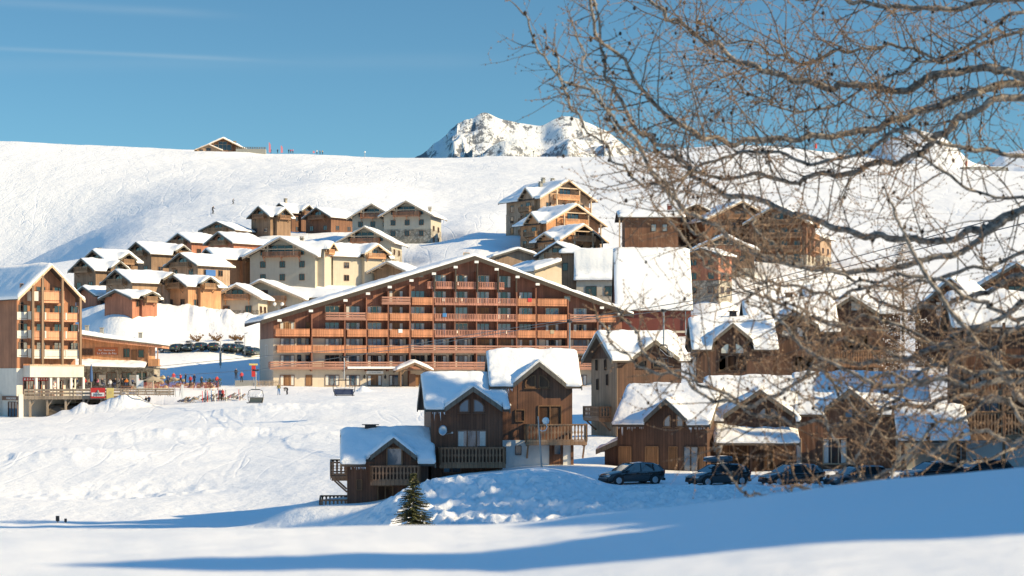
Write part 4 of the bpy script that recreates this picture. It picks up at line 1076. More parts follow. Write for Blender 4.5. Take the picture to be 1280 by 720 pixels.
# ------------------------------------------------------------------ near chalets
def near_chalets():
    # --- C3 tall right chalet of the centre trio
    g = None
    H = House('near_chalet', 'tallest centre chalet with blind arched shutters and white ground floor', 'chalet', 670, 580, 143, 4, g, 4)
    w = 5.3
    # origin: front wall centre;  px 625..715
    H.comp(-2.75, 2.62, 0, 6.2, 'x', 5.75, 7.9, oe=.5, og=.62, cut=((-1.66, 2.1),))
    H.comp(-1.3, 1.75, -.02, 3.0, 'y', 5.85, 7.1, oe=.34, og=.5, xr=.2)
    H.walls(M['dark2'], 'timber_wall'); m = MB(); m.box(-2.62, 1.05, -.07, -.01, -1, 1.72); m.box(1.95, 2.62, -.07, -.01, -1, 1.72); m.build('rendered_wall', M['white'], H.t)
    H.roof(trim=M['gtrim'], bt=.2, beams=False); H.snow(.34, .16, rough=.06)
    H.winpx('F', 1, 657, 669, 469, 484, 'archl', 'door', 'shut', 'shutter'); H.winpx('F', 1, 674, 686, 469, 484, 'archr', 'door', 'shut', 'shutter')
    H.winpx('F', 0, 644.5, 651, 557.5, 568, 'one', 'frame', off=.07); H.winpx('F', 0, 693, 700.5, 556, 567.5, 'one', 'frame', off=.07)
    H.winpx('F', 0, 674, 701, 508, 530, 'ddoor', 'door', 'shut', 'shutter'); H.winpx('F', 0, 645, 655, 513, 526, 'one', 'door', 'shut', 'shutter')
    H.balpx('F', 0, 656, 731, 530, 552, dep=1.25, style='baluster', mat='rail')
    m = MB(); m.box(.95, 1.15, -.16, -.02, -1, 1.75); m.box(2.5, 2.7, -.16, -.02, -1, 1.75); build_each(m, 'door_post', M['dark2'], H.t)
    m = MB(); m.lathe([(.0, 0), (.09, .02), (.11, .12), (.05, .2), (.0, .21)], 10); o = m.build('wall_lamp', M['whitep'], H.t); H.put(o, 'F', 0, H.upx('F', 0, 637), H.zpy('F', 0, 637, 508), .12)
    H.icicles('F', 0, -2.6, -1.6, 5.4, .5, 12, 4)
    # --- C2 middle
    H = House('near_chalet', 'middle centre chalet with satellite dish and long front balcony', 'chalet', 588, 590, 141, 7, g, 4)
    H.comp(-2.8, 2.3, 0, 6.2, 'x', 4.6, 6.7, oe=.5, og=.45, cut=((-1.9, 2.3),))
    H.comp(-1.5, 1.85, -.02, 3.0, 'y', 4.6, 5.8, oe=.34, og=.5, xr=.15)
    H.walls(M['dark'], 'timber_wall'); H.roof(trim=M['gtrim'], bt=.2, beams=False); H.snow(.32, .16, rough=.05, seed=3)
    H.winpx('F', 1, 574, 586, 499, 515, 'archl', 'frame', 'bglass2'); H.winpx('F', 1, 592, 605, 499, 515, 'archr', 'frame', 'bglass2')
    H.winpx('F', 0, 572.5, 607, 538.5, 558, 'cur3', 'frame', 'bglass2')
    H.balpx('F', 0, 548, 629, 559, 580.5, dep=1.2, style='baluster', mat='drail', braces=False)
    H.winpx('F', 0, 555, 575, 584, 590, 'two', 'frame')
    H.icicles('F', 0, -2.5, -1.6, 4.25, .5, 12, 5)
    m = MB(); n = 14   # satellite dish
    prof = [(.02, 0), (.16, .015), (.28, .045), (.37, .085), (.375, .095), (.28, .055), (.16, .025), (.02, .012)]
    m.lathe(prof, 18); D = m.build('dish', M['rim'], H.t, smooth=True)
    D.scale = (.75, 1, 1); u = H.upx('F', 0, 553); z = H.zpy('F', 0, 553, 538); H.put(D, 'F', 0, u, z, .45); D.rotation_euler = (R(78), 0, R(-12)); D.scale = (.8, 1.0, 1)
    m = MB(); m.tube([(u+.05, 0, z-.1), (u+.05, -.4, z-.1)], .025, 5); m.tube([(u, -.42, z-.25), (u+.35, -.9, z-.15)], .014, 5); m.box(u+.3, u+.42, -.96, -.84, z-.2, z-.08); m.build('dish_arm', M['metal'], H.t)
    # --- C1 low left
    H = House('near_chalet', 'low left chalet of the centre row under a blue shaded snow roof', 'chalet', 489, 630, 139, 5, g, None)
    PADS.append((H.loc.x-3.2, 139, -8.95, 2.6)); PADS.append((H.loc.x-1, 143, -8.6, 4))
    H.comp(-3.05, 2.6, 0, 6.0, 'x', 2.95, 4.85, oe=.5, og=.45, cut=((-1.80, 1.85),))
    H.comp(-1.15, 1.4, -.02, 2.6, 'y', 3.4, 4.4, oe=.3, og=.45, xr=.15)
    H.walls(M['dark'], 'timber_wall'); H.roof(trim=M['gtrim'], bt=.2, beams=False); H.snow(.34, .16, rough=.05, seed=5)
    H.winpx('F', 1, 484.5, 501.5, 561, 581, 'one', 'rail', 'bglass2'); H.winpx('F', 0, 446, 452, 600, 612, 'one', 'door', 'shut', 'shutter')
    H.balpx('F', 0, 463, 524, 582, 602, dep=1.1, style='baluster', mat='drail', braces=False)
    H.winpx('F', 0, 473, 490, 608, 628, 'ddoor', 'door', 'door_g', 'door')
    H.balcony('L', 0, -1.5, 2.6, 1.95, 1.15, 'baluster', 'drail', 1.0)
    H.balcony('L', 0, -2.2, 2.7, -.62, 1.9, 'baluster', 'drail', .95, braces=False)
    H.icicles('F', 0, -2.7, -1.3, 2.6, .5, 14, 6)
    m = MB(); m.box(-2.0, -.8, 2.6, 3.2, 5.45, 5.5); m.box(-1.8, -1.0, 2.75, 3.05, 4.6, 5.44); m.build('chimney', M['black'], H.t)

def front_row():
    # three dormered parts of the long row with the parking in front
    z0 = 592
    A = House('near_chalet', 'leftmost timber chalet of the parking row with lean-to wing', 'chalet', 828, z0, 146, -18, None, None)
    A.comp(-3.4, 3.35, 0, 8.0, 'x', 3.75, 6.15, oe=.55, og=.3, cut=((-1.25, 1.95),))
    A.comp(-.95, 1.65, -.02, 3.4, 'y', 4.05, 5.25, oe=.3, og=.5)
    A.walls(M['dark_shade'], 'timber_wall'); A.roof(trim=M['gtrim'], bt=.2, beams=False); A.snow(.34, .16, rough=.07, seed=7)
    A.winpx('F', 1, 830, 838, 519, 533, 'archl', 'tanf', 'bglass2'); A.winpx('F', 1, 846, 854, 519, 533, 'archr', 'tanf', 'bglass2')
    for x0, x1 in ((775, 788), (808, 822), (837, 846)): A.winpx('F', 0, x0, x1, 559, 590, 'door', 'door', 'door_g', 'door')
    A.winpx('F', 0, 855, 872, 559, 592, 'two', 'framed', 'bglass2'); A.winpx('F', 0, 873, 880.5, 559, 592, 'door', 'door', 'door_g', 'door')
    A.icicles('F', 0, -3.3, -1.3, 3.4, .52, 16, 8); A.icicles('F', 0, 2.0, 3.3, 3.4, .52, 16, 18)
    L_ = House('lean_to', 'low lean-to shed with snow roof left of the parking row', 'lean-to', 770, z0, 147.3, -18)
    L_.comp(-.95, 2.2, .3, 4.4, 'y', 1.75, 3.1, oe=.55, og=.35, xr=2.1, zer=2.9, oer=.0); L_.walls(M['dark_shade'], 'timber_wall'); L_.roof(trim=M['gtrim'], bt=.2, beams=False); L_.snow(.35, .18, seed=8)
    L_.winpx('F', 0, 776, 788, 560, 590, 'door', 'door', 'door_g', 'door')
    B = House('near_chalet', 'middle timber chalet of the parking row behind the snowy porch canopy', 'chalet', 942, z0, 147.5, -6, None, None)
    B.comp(-3.4, 3.1, 0, 8.0, 'x', 4.1, 6.85, oe=.55, og=.3, cut=((-2.2, 3.1),))
    B.comp(-1.9, 2.8, -.02, 4.4, 'y', 4.35, 6.0, oe=.3, og=.5)
    B.walls(M['dark_shade'], 'timber_wall'); B.roof(trim=M['gtrim'], bt=.2, beams=False); B.snow(.34, .16, rough=.07, seed=9)
    B.winpx('F', 1, 949, 957, 510, 523, 'archl', 'tanf', 'bglass2'); B.winpx('F', 1, 963, 973, 510, 523, 'archr', 'tanf', 'glass')
    B.winpx('F', 0, 889, 893, 551, 556, 'one', 'whitef', 'bglass2'); B.winpx('F', 0, 897, 911, 550, 586, 'door', 'door', 'door_g', 'door'); B.winpx('F', 0, 918, 934, 550, 584, 'door', 'door', 'door_g', 'door')
    B.winpx('F', 0, 940, 955, 549, 590, 'door', 'framed', 'glass', 'door'); B.winpx('F', 0, 956, 966, 550, 586, 'door', 'door', 'door_g', 'door')
    m = MB(); m.prism([(-4.6, 2.32), (2.3, 2.75), (2.3, 2.9), (-4.6, 2.48)], 0, .01); 
    c = House('porch_canopy', 'snow laden canopy over the doors of the parking row', 'canopy', 946, z0, 145.8, -3)
    c.comp(-2.95, 2.95, -.1, 1.9, 'x', 2.15, 3.05, oe=.2, og=.15, xr=-.15*13+.0, z0=1.9); c.roof(trim=M['gtrim'], bt=.15, beams=False); c.snow(.3, .14, seed=10)
    m = MB()
    for x in (-2.8, -.4, 2.7): m.box(x-.08, x+.08, .1, .26, -1, 2.3)
    build_each(m, 'post', M['dark_shade'], c.t)
    D = House('near_chalet', 'rightmost chalet of the parking row with broad dormer under the branches', 'chalet', 1070, z0, 147, -6, None, None)
    D.comp(-4.2, 5.2, 0, 8.0, 'x', 4.55, 7.15, oe=.55, og=.3, cut=((-2.35, 1.35),))
    D.comp(-2.0, 1.0, -.02, 4.0, 'y', 4.85, 6.05, oe=.3, og=.5)
    D.walls(M['dark2'], 'timber_wall'); D.roof(trim=M['gtrim'], bt=.2, beams=False); D.snow(.34, .16, rough=.07, seed=11)
    D.winpx('F', 1, 1056, 1066, 508, 522, 'archl', 'tanf', 'bglass2'); D.winpx('F', 1, 1075, 1085, 508, 522, 'archr', 'tanf', 'bglass2')
    D.winpx('F', 0, 985, 1001, 549, 580, 'cur2', 'wframe', 'bglass2'); D.winpx('F', 0, 1030, 1057, 549, 579, 'cur3', 'wframe', 'bglass2')
    # right hand building with balconies and snowy canopy
    E = House('near_chalet', 'balconied timber house at the right edge with white lower storey', 'chalet', 1262, z0+3, 146, -6, None, None)
    E.comp(-3.6, 5, 0, 8, 'x', 11.0, 13.2, oe=.5, og=.6)
    E.walls(M['dark2'], 'timber_wall'); E.roof(trim=M['gtrim'], bt=.2); E.snow(.5, .2, seed=12)
    m = MB(); m.box(-3.55, 4.9, -.07, -.01, -1, 2.6); m.build('rendered_wall', M['white'], E.t)
    E.balpx('F', 0, 1205, 1310, 514, 546, dep=1.4, style='baluster', mat='rail', braces=False); E.balpx('F', 0, 1205, 1310, 462, 490, dep=1.4, style='baluster', mat='rail', braces=False)
    E.winpx('F', 0, 1240, 1255, 438, 462, 'two', 'wframe', 'bglass2'); E.winpx('F', 0, 1226, 1248, 492, 514, 'two', 'wframe', 'bglass2')
    m = MB()
    for x in (-3.4, -.6, 2.4): m.box(x-.1, x+.1, -1.5, -1.3, -1, 11.2)
    build_each(m, 'post', M['drail'], E.t)
    c = House('garage_canopy', 'sloping snow canopy between the parking row and the balconied house', 'canopy', 1166, z0+2, 142.8, -3)
    c.comp(-2.3, 2.4, 0, 4.5, 'x', 2.6, 4.7, oe=.3, og=.2, z0=1.5); c.roof(trim=M['gtrim'], bt=.15, beams=False); c.snow(.35, .16, seed=13)
    m = MB(); m.box(-2.2, 2.2, 3.0, 3.2, -1, 3.2); m.build('back_wall', M['grey'], c.t)
    m = MB()
    for x in (-2.1, 2.2): m.box(x-.1, x+.1, .1, .3, -1, 2.7)
    build_each(m, 'post', M['dark_shade'], c.t)

def second_row():
    # dark chalets behind the parking row
    H = House('near_chalet', 'dark chalet with bare left gable wall and overhanging side balcony', 'chalet', 812, 545, 172, 20, None, 5)
    H.comp(-3.0, 3.0, 0, 5.8, 'x', 6.7, 8.7, oe=.55, og=.75, cut=((-1.85, 2.5),))
    H.comp(-1.55, 2.2, -.02, 3.0, 'y', 6.75, 8.05, oe=.3, og=.5)
    H.walls(M['dark_shade'], 'timber_wall'); m = MB(); m.box(-3.06, -3.0, .0, 5.8, -1, 6.7); m.build('side_cladding', M['brown'], H.t)
    H.roof(trim=M['gtrim'], bt=.2, beams=False); H.snow(.42, .18, rough=.07, seed=14)
    H.winpx('F', 1, 797, 808, 450, 459, 'archl', 'framed', 'glass'); H.winpx('F', 1, 816, 827, 450, 459, 'archr', 'framed', 'glass')
    for y, z in ((-1.6, 5.7), (.4, 5.7), (-1.4, 4.0), (.8, 4.4)): H.win('L', 0, y, z, .28, .9, 'one', 'framed', off=.07)
    H.balcony('L', 0, -2.0, 1.6, 1.55, 1.1, 'baluster', 'drail', 1.0, off=.06)
    defs = [('dark chalet with two bright attic windows behind the long snow roof', 921, 500, 198, 0, (-4.0, 3.6), (-2.0, 1.1), 5.25, 7.9, (6.1, 7.4), ((901, 911, 429, 442), (919, 930, 429, 442)), ((899, 907), (910, 920), (922, 932))),
            ('dark chalet with pentagonal attic panes next to a long balcony', 992, 495, 203, 0, (-4.4, 4.2), (-2.0, 2.1), 6.8, 9.6, (7.2, 8.5), ((977, 988, 408, 421), (995, 1006, 408, 421)), ((994, 1004), (1007, 1016)))]
    for i, (lb, px, py, d, rz, xx, gg, ze, zr, (dz0, dz1), aw, lw) in enumerate(defs):
        H = House('near_chalet', lb, 'chalet', px, py, d, rz, None, 5)
        H.comp(xx[0], xx[1], 0, 7, 'x', ze, zr, oe=.55, og=.5, cut=((gg[0]-.3, gg[1]+.3),)); H.comp(gg[0], gg[1], -.02, 3.6, 'y', dz0, dz1, oe=.35, og=.6)
        H.walls(M['dark_shade'], 'timber_wall'); H.roof(trim=M['gtrim'], bt=.22, beams=False); H.snow(.55, .22, seed=15+i)
        H.winpx('F', 1, *aw[0], 'archl', 'framed', 'bglass3'); H.winpx('F', 1, *aw[1], 'archr', 'framed', 'bglass3')
        for a, b in lw: H.winpx('F', 0, a, b, 445+i, 463, 'one', 'framed', 'bglass3')
        m = MB(); m.box(-.35, .35, 3.2, 3.7, zr-.3, zr+1.0); m.box(-.5, .5, 3.05, 3.85, zr+1.0, zr+1.08); m.build('chimney', M['black'], H.t)
        if i == 0: m = MB(); m.box(xx[0]-.7, xx[0]-.02, .3, 1, -1, 4.3); m.build('rendered_corner', M['white'], H.t)
    H = House('near_chalet', 'large dark chalet with wide baluster balcony left of the pale larch', 'chalet', 1063, 492, 207, 0, None, 6)
    H.comp(-3.9, 5.2, 0, 8, 'x', 8.5, 10.9, oe=.6, og=.6, cut=((-2.8, 2.9),)); H.comp(-2.3, 2.4, -.02, 4, 'y', 8.4, 9.9, oe=.45, og=.6)
    H.walls(M['dark_shade'], 'timber_wall'); H.roof(trim=M['gtrim'], bt=.22); H.snow(.6, .25, seed=21)
    H.balpx('F', 0, 1036, 1105, 438, 456, dep=1.4, style='baluster', mat='drail', braces=False)
    H.winpx('F', 0, 1056, 1066, 422, 437, 'two', 'framed', 'bglass3'); H.winpx('F', 0, 1070, 1084, 420, 437, 'two', 'framed', 'bglass3'); H.winpx('F', 1, 1064, 1076, 377, 388, 'one', 'framed', 'bglass3')
    for a, b in ((996, 1003), (1040, 1050), (1088, 1098)): H.winpx('F', 0, a if a > 1035 else 1042, b if a > 1035 else 1050, 460, 472, 'one', 'framed', 'bglass3')
    H = House('near_chalet', 'dark steep gabled chalet right of the pale larch', 'chalet', 1190, 455, 225, -26, None, 6)
    H.comp(-4.2, 4.2, 0, 9, 'y', 5.6, 9.4, oe=.8, og=1.0); H.walls(M['dark_shade'], 'timber_wall'); H.roof(trim=M['gtrim']); H.snow(.6, .35, seed=22)
    H.win('F', 0, -1.2, 5.4, 1.2, 1.6, 'two', 'framed', 'bglass3'); H.win('F', 0, 0, 2.4, 2.2, 1.8, 'three', 'framed'); H.balcony('F', 0, -3.4, 3.4, 2.1, 1.2, 'baluster', 'drail')
    H = House('near_chalet', 'reddish gabled house high at the right edge behind the branches', 'chalet', 1246, 455, 205, -12, None, 6)
    H.comp(-4.6, 4.6, 0, 8, 'y', 4.5, 7.4, oe=.9, og=1.0); H.comp(0.1, 7, 2, 7, 'x', 4.6, 6.9, oe=.6, og=.8); H.walls(M['redw'], 'timber_wall'); H.roof(trim=M['gtrim']); H.snow(.6, .35, seed=23)
    H.win('F', 0, .9, 4.2, .9, 1.4, 'one', 'whitef', 'bglass3'); H.win('F', 0, -1.6, 1.4, 1.6, 1.7, 'two', 'framed'); H.balcony('F', 0, -3.8, 3.8, 1.2, 1.3, 'baluster', 'rail')
    H = House('near_chalet', 'topmost snow roofed house at the right edge of the photo', 'chalet', 1272, 400, 262, -20, None, 7)
    H.comp(-5, 5, 0, 9, 'y', 4.2, 7.2, oe=.9, og=1.0); H.walls(M['dark2'], 'timber_wall'); H.roof(trim=M['gtrim']); H.snow(.7, .4, seed=24)
    H.win('F', 0, 0, 2.6, 2.2, 1.8, 'three', 'framed'); H.balcony('F', 0, -3.6, 3.6, 2.3, 1.2, 'slat', 'rail')
M['shut'] = wood('shutter_timber', (.13, .068, .036), .12, .3)
M['door_g'] = wood('door_boards', (.27, .135, .06), .16, .3)
M['tanf'] = plain('tan_frame_paint', (.26, .14, .07), .6)
M['bglass2'] = glass('window_glass_reflecting', (.16, .19, .22), 1.0, .05)
M['bglass3'] = glass('window_glass_lit_curtain', (.62, .60, .55), .8, .03)

# ------------------------------------------------------------------ restaurant and terrace
def restaurant():
    d = 322
    H = House('restaurant', 'orange timber slope-side restaurant with snow merged roof and canopy', 'restaurant', 148, 484, d, 4, None, 9)
    # local scale .129 m/px ; px 95..197 => -6.9..6.3
    m = MB(); m.box(-8.2, 6.4, 2.0, 12, 3.6, 7.2); m.prism([(-8.2, 7.2), (6.4, 7.2), (6.4, 6.4), (-8.2, 8.2)][::-1], 2.0, 12)
    m.v = [(x, y, z) for x, y, z in m.v]
    m = MB(); m.prism([(-8.2, 3.6), (4.6, 3.6), (4.6, 6.75), (-2, 7.3), (-8.2, 8.3)], 2.0, 12); m.build('timber_wall', M['orange'], H.t)
    m = MB(); m.box(4.6, 6.2, 1.2, 1.3, 3.6, 4.6); m.box(6.1, 6.2, 1.2, 4, 3.6, 4.6); m.box(4.6, 6.2, 1.2, 6, 3.4, 3.6); m.build('corner_balcony', M['orange'], H.t)
    m = MB()
    for x in (4.7, 6.15): m.box(x-.08, x+.08, 1.2, 1.36, 4.6, 6.5)
    build_each(m, 'post', M['orange'], H.t)
    m = MB(); m.prism([(-8.3, 8.25), (-2, 7.25), (6.9, 6.35), (6.9, 6.75), (-2, 7.75), (-8.3, 8.75)], .6, 12.2); m.build('fascia', M['lorange'], H.t)
    m = MB(); m.prism([(-8.4, 8.72), (-2, 7.72), (7.0, 6.72), (7.0, 6.9), (-2, 7.95), (-8.4, 8.95)], .45, 12.3); m.build('roof', M['gtrim'], H.t)
    roof_patch('snow_cover', H.t, -8.4, 7.1, .5, 12.4, lambda x, y: np.interp(x, [-8.4, -2, 7.1], [8.97, 7.97, 6.92]), .55, .35)
    m = MB(); m.box(-8.2, 5.4, 1.5, 12, -1, 3.6); m.build('stone_base', M['stone'], H.t)
    # canopy with snow
    m = MB(); m.prism([(-8.6, 3.35), (7.6, 2.85), (7.6, 3.05), (-8.6, 3.55)], -1.6, 2.2); m.build('canopy', M['gtrim'], H.t)
    roof_patch('canopy_snow', H.t, -8.6, 4.4, -1.65, 2.1, lambda x, y: 3.57-(x+8.6)*.031+(y+1.6)*.25, .35, .3)
    m = MB()
    for x in (-8.3, -4.2, 0, 3.9): m.box(x-.1, x+.1, -1.4, -1.2, -1, 3.2)
    build_each(m, 'canopy_post', M['gtrim'], H.t)
    def w(x0, x1, y0, y1, kind, fr='frame', gl='glass', y=2.0):
        # window on upper wall by photo-like offsets in metres
        o, p = window_pair(round(x1-x0, 2), round(y1-y0, 2), kind, fr, gl); o.parent = H.t; o.location = ((x0+x1)/2, y, y0)
    w(-6.2, -4.4, 5.2, 6.2, 'two'); w(.6, 1.5, 4.9, 6.2, 'two'); w(1.9, 2.7, 4.0, 6.0, 'door', 'frame', 'door_g'); w(3.0, 3.8, 4.9, 6.0, 'one')
    for x in (-6.9, -4.5, -2.0, .4, 2.8): w(x, x+1.5, .3, 2.3, 'two', 'frame', 'glass', 1.5)
    m = MB()
    for x in (-7.6, -3.0, 1.9): m.box(x-.3, x+.8, 1.38, 1.48, .2, 2.0)
    build_each(m, 'pale_panel', M['cream'], H.t)
    for i, (s, z, sz, x) in enumerate((('Bar  Restaurant', 5.9, .42, -2.1), ('Le Coin du Feu', 5.35, .5, -2.1))):
        o = text(None, 0, 0, 0, 0, sz, s, 'whitep', 0); o.parent = H.t; o.location = (x, 1.86, z); o.name = 'sign_lettering'
    m = MB(); m.box(-4.0, -.3, 1.92, 1.99, 5.2, 6.45); m.build('sign_board', M['door_f'], H.t)
    for x, y in ((-6.3, 9), (-4.0, 10), (2.6, 8)):
        zz = float(np.interp(x, [-8.4, -2, 7.1], [8.97, 7.97, 6.92])); m = MB(); m.box(x-.3, x+.3, y-.3, y+.3, zz, zz+1.5); m.box(x-.4, x+.4, y-.4, y+.4, zz+1.5, zz+1.6); m.build('chimney', M['grey'], H.t)
def roof_patch(name, parent, x0, x1, y0, y1, fz, T, st, rough=.08):
    X, Y = np.meshgrid(np.linspace(x0, x1, int((x1-x0)/st)+2), np.linspace(y0, y1, int((y1-y0)/st)+2))
    E = np.minimum(np.minimum(X-x0, x1-X), np.minimum(Y-y0, y1-Y)); n = fbm(X*.9+x0, Y*.9+y0*3, 3)
    base = fz(X, Y); Z = base+T*np.sqrt(np.clip(E/.6, 0, 1))*(1+.4*n)+rough*n*np.clip(E*3, 0, 1)-.02
    mb = MB(); ny, nx = X.shape
    mb.v = [(float(a), float(b), float(c)) for a, b, c in zip(X.ravel(), Y.ravel(), Z.ravel())]
    mb.f = [(j*nx+i, j*nx+i+1, (j+1)*nx+i+1, (j+1)*nx+i) for j in range(ny-1) for i in range(nx-1)]; mb.m = [0]*len(mb.f)
    return mb.build(name, M['rsnow'], parent, smooth=True)

def terrace():
    # timber deck on posts, px 30..155
    T = thing('terrace_deck', 'weathered timber terrace on posts in front of the left block and restaurant', 'terrace', W(92, 497, 292), R(2))
    m = MB(); m.box(-7.2, 7.2, 0, 20, -.25, 0); m.build('deck', M['deck'], T)
    m = MB(); railing(m, [(-7.2, 0), (7.2, 0), (7.2, 5)], 1.15, 'plank'); m.build('railing', M['deck'], T)
    m = MB()
    for x in (-6.4, -3.9, -1.2, 1.4, 4.0, 6.6): 
        m.box(x-.14, x+.14, .2, .5, -4, -.25); m.bar((x, .35, -1.4), (x+.8, .35, -.3), .14, .14)
    m.build('post', M['deck'], T)
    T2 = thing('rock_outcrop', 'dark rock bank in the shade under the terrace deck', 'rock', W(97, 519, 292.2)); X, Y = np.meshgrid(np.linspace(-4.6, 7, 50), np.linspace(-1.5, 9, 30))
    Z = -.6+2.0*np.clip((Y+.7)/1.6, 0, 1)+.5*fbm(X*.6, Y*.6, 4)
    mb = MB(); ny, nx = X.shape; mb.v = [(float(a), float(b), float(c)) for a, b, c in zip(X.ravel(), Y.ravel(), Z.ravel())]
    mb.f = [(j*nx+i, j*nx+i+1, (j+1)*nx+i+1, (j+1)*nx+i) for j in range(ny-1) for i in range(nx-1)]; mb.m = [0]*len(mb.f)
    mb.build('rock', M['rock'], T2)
    pad(100, 488, 318, 10); pad(60, 492, 308, 6)
    # signs on the railing
    s = thing('banner_sign', 'red and grey beer banner on the terrace railing', 'sign', W(122.5, 497.6, 291.7), R(2))
    m = MB(); m.box(-1.05, 1.05, -.04, 0, 0, 1.5); m.build('panel', M['red'], s)
    m = MB(); m.box(-.93, .93, -.06, -.041, .25, .8); m.build('text_band', M['whitep'], s)
    m = MB(); m.lathe([(.0, 0), (.22, .0), (.15, .2), (.05, .4), (0, .42)], 8, (0, -.05, .8)); e = m.build('emblem', M['c_grey_'], s)
    o = text(None, 0, 0, 0, 0, .52, 'Jupiler', 'c_black', 0); o.parent = s; o.location = (0, -.075, .36)
    s = thing('yellow_sign', 'plain pale yellow panel on the terrace railing', 'sign', W(137.8, 498.6, 291.7), R(2)); m = MB(); m.box(-.52, .52, -.05, 0, 0, 1.6); m.build('panel', M['yellow'], s)
    m = MB()
    for k in range(3): m.box(-.3+.05*k, .3-.05*k, -.06, -.051, .7+.2*k, .76+.2*k)
    m.build('lettering', M['trim'], s)
    # folded blue parasol, open beige parasol
    p = thing('folded_parasol', 'folded blue parasol standing on the terrace', 'parasol', W(114, 476, 305)); m = MB(); m.tube([(0, 0, -1.2), (0, 0, 2.6)], .04, 6); m.build('pole', M['metal'], p)
    m = MB(); m.lathe([(.12, -.2), (.24, .0), (.26, .5), (.2, 1.4), (.08, 2.4), (.02, 2.6)], 9); m.build('canopy', M['blue'], p)
    p = thing('open_parasol', 'open beige parasol beside the lower snow terrace', 'parasol', W(191, 490, 288)); m = MB(); m.tube([(0, 0, 0), (0, 0, 2.2)], .04, 6); m.build('pole', M['metal'], p)
    m = MB(); m.lathe([(1.6, 1.65), (.9, 1.95), (.05, 2.3), (.05, 2.27), (.9, 1.9), (1.6, 1.62)], 10); m.build('canopy', M['c_tan'], p)
    # tables and benches
    def table(px, py, d, lb, mat='orange'):
        t = thing('picnic_table', lb, 'picnic table', W(px, py, d), R(random.uniform(-8, 8)), 'picnic tables'); m = MB(); m.box(-.9, .9, -.4, .4, .70, .76); m.build('table_top', M[mat], t)
        for y in (-.75, .75): m = MB(); m.box(-.9, .9, y-.14, y+.14, .42, .47); m.build('seat', M[mat], t)
        m = MB()
        for x in (-.7, .7): m.bar((x, -.75, 0), (x, .15, .7), .08, .05); m.bar((x, .75, 0), (x, -.15, .7), .08, .05)
        m.build('legs', M[mat], t)
    table(45, 496.5, 293.5, 'picnic table on the terrace below the shop windows, leftmost'); table(57, 496.5, 293.5, 'picnic table on the terrace beside the leftmost one'); table(72, 496.4, 294, 'picnic table on the terrace under the white banner')
    table(159, 489, 295, 'orange picnic table right of the yellow sign', 'lorange')
    table(176, 493, 289, 'picnic table at the snow terrace below the beige parasol'); table(205, 495, 287, 'picnic table at the right end of the snow terrace', 'deck')
    table(188, 494, 288, 'picnic table nearest the beige parasol pole', 'deck')
    # wooden terrace fence continuing on the snow
    f = thing('low_fence', 'low timber fence rail along the snow terrace', 'fence', W(187, 494, 286), R(-1)); m = MB(); railing(m, [(-4.2, 0), (3.5, 0)], .9, 'plank'); m.build('rails', M['deck'], f)
    # A board
    s = thing('notice_board', 'small white notice board by the fence', 'sign', W(175, 491, 287)); m = MB(); m.box(-.5, .5, -.04, 0, .3, 1.8); m.build('panel', M['whitep'], s); m = MB(); m.box(-.05, .05, 0, .06, 0, 1.9); m.build('post', M['metal'], s)
    m = MB(); m.lathe([(.05, 0), (.2, .0), (.2, .03), (.05, .03)], 8, (0, -.045, 1.0)); e = m.build('lettering', M['c_navy'], s)
    for px, py, lb in ((172, 486, 'white pole left of the notice board'), (228, 498, 'white pole with banner at the deckchairs')):
        s = thing('white_pole', lb, 'pole', W(px, py, 287)); m = MB(); m.box(-.16, .16, -.05, .05, 0, 2.0); m.build('banner', M['whitep'], s)
    # ski rack frames (the dark X)
    s = thing('ski_rack', 'metal ski rack right of the picnic tables', 'ski rack', W(218, 496, 287)); m = MB()
    for x in (-.8, .0, .8): m.tube([(x-.1, 0, 0), (x, .3, 1.5)], .04, 5); m.tube([(x+.1, .6, 0), (x, .3, 1.5)], .04, 5)
    m.tube([(-.9, .3, 1.4), (.9, .3, 1.4)], .03, 5); m.build('frame', M['metal'], s)
    # red net fence of the queue
    f = thing('safety_net', 'red safety net strung along the shaded snow behind the skiers', 'net fence', on_ground(226, 318)); m = MB()
    for k in range(5): m.box(-6, 6, -.01, .01, .3+.18*k, .36+.18*k)
    m.build('net', M['netred'], f); m = MB()
    for k in range(7): m.tube([(-6+2*k, 0, -.4), (-6+2*k, 0, 1.3)], .03, 5)
    m.build('pole', M['netred'], f)
    # grey board fences by the hotel
    f = thing('board_fence', 'dark grey board fence in front of the hotel corner', 'fence', W(308, 484, 333), R(5)); m = MB()
    for k in range(24): m.box(-1.9+.16*k, -1.9+.16*k+.14, 0, .04, 0, 1.15)
    m.build('boards', M['grey'], f)
    f = thing('board_fence', 'brownish board fence touching the hotel wall', 'fence', W(333, 485, 331), R(12)); m = MB()
    for k in range(16): m.box(-1.7+.24*k, -1.7+.24*k+.14, 0, .04, -.2, 1.25)
    for z in (.2, .9): m.box(-1.8, 2.1, .041, .08, z, z+.1)
    m.build('boards', M['deck'], f)
    # stacked stone wall right of restaurant
    s = thing('stone_wall', 'low wall of pale stacked boulders right of the restaurant', 'wall', W(212, 484, 326), R(-3)); X = MB(); rnd = random.Random(4)
    for k in range(70):
        x = rnd.uniform(-4, 7.5); zz = rnd.uniform(-.2, 2.2-.22*(x+4)*.7); r_ = rnd.uniform(.28, .5)
        X.lathe([(0, -r_*.7), (r_*.8, -r_*.4), (r_, 0), (r_*.75, r_*.45), (0, r_*.6)], 6, (x, rnd.uniform(-.15, .35), max(zz, -.2)))
    X.build('boulders', M['stoneb'], s)
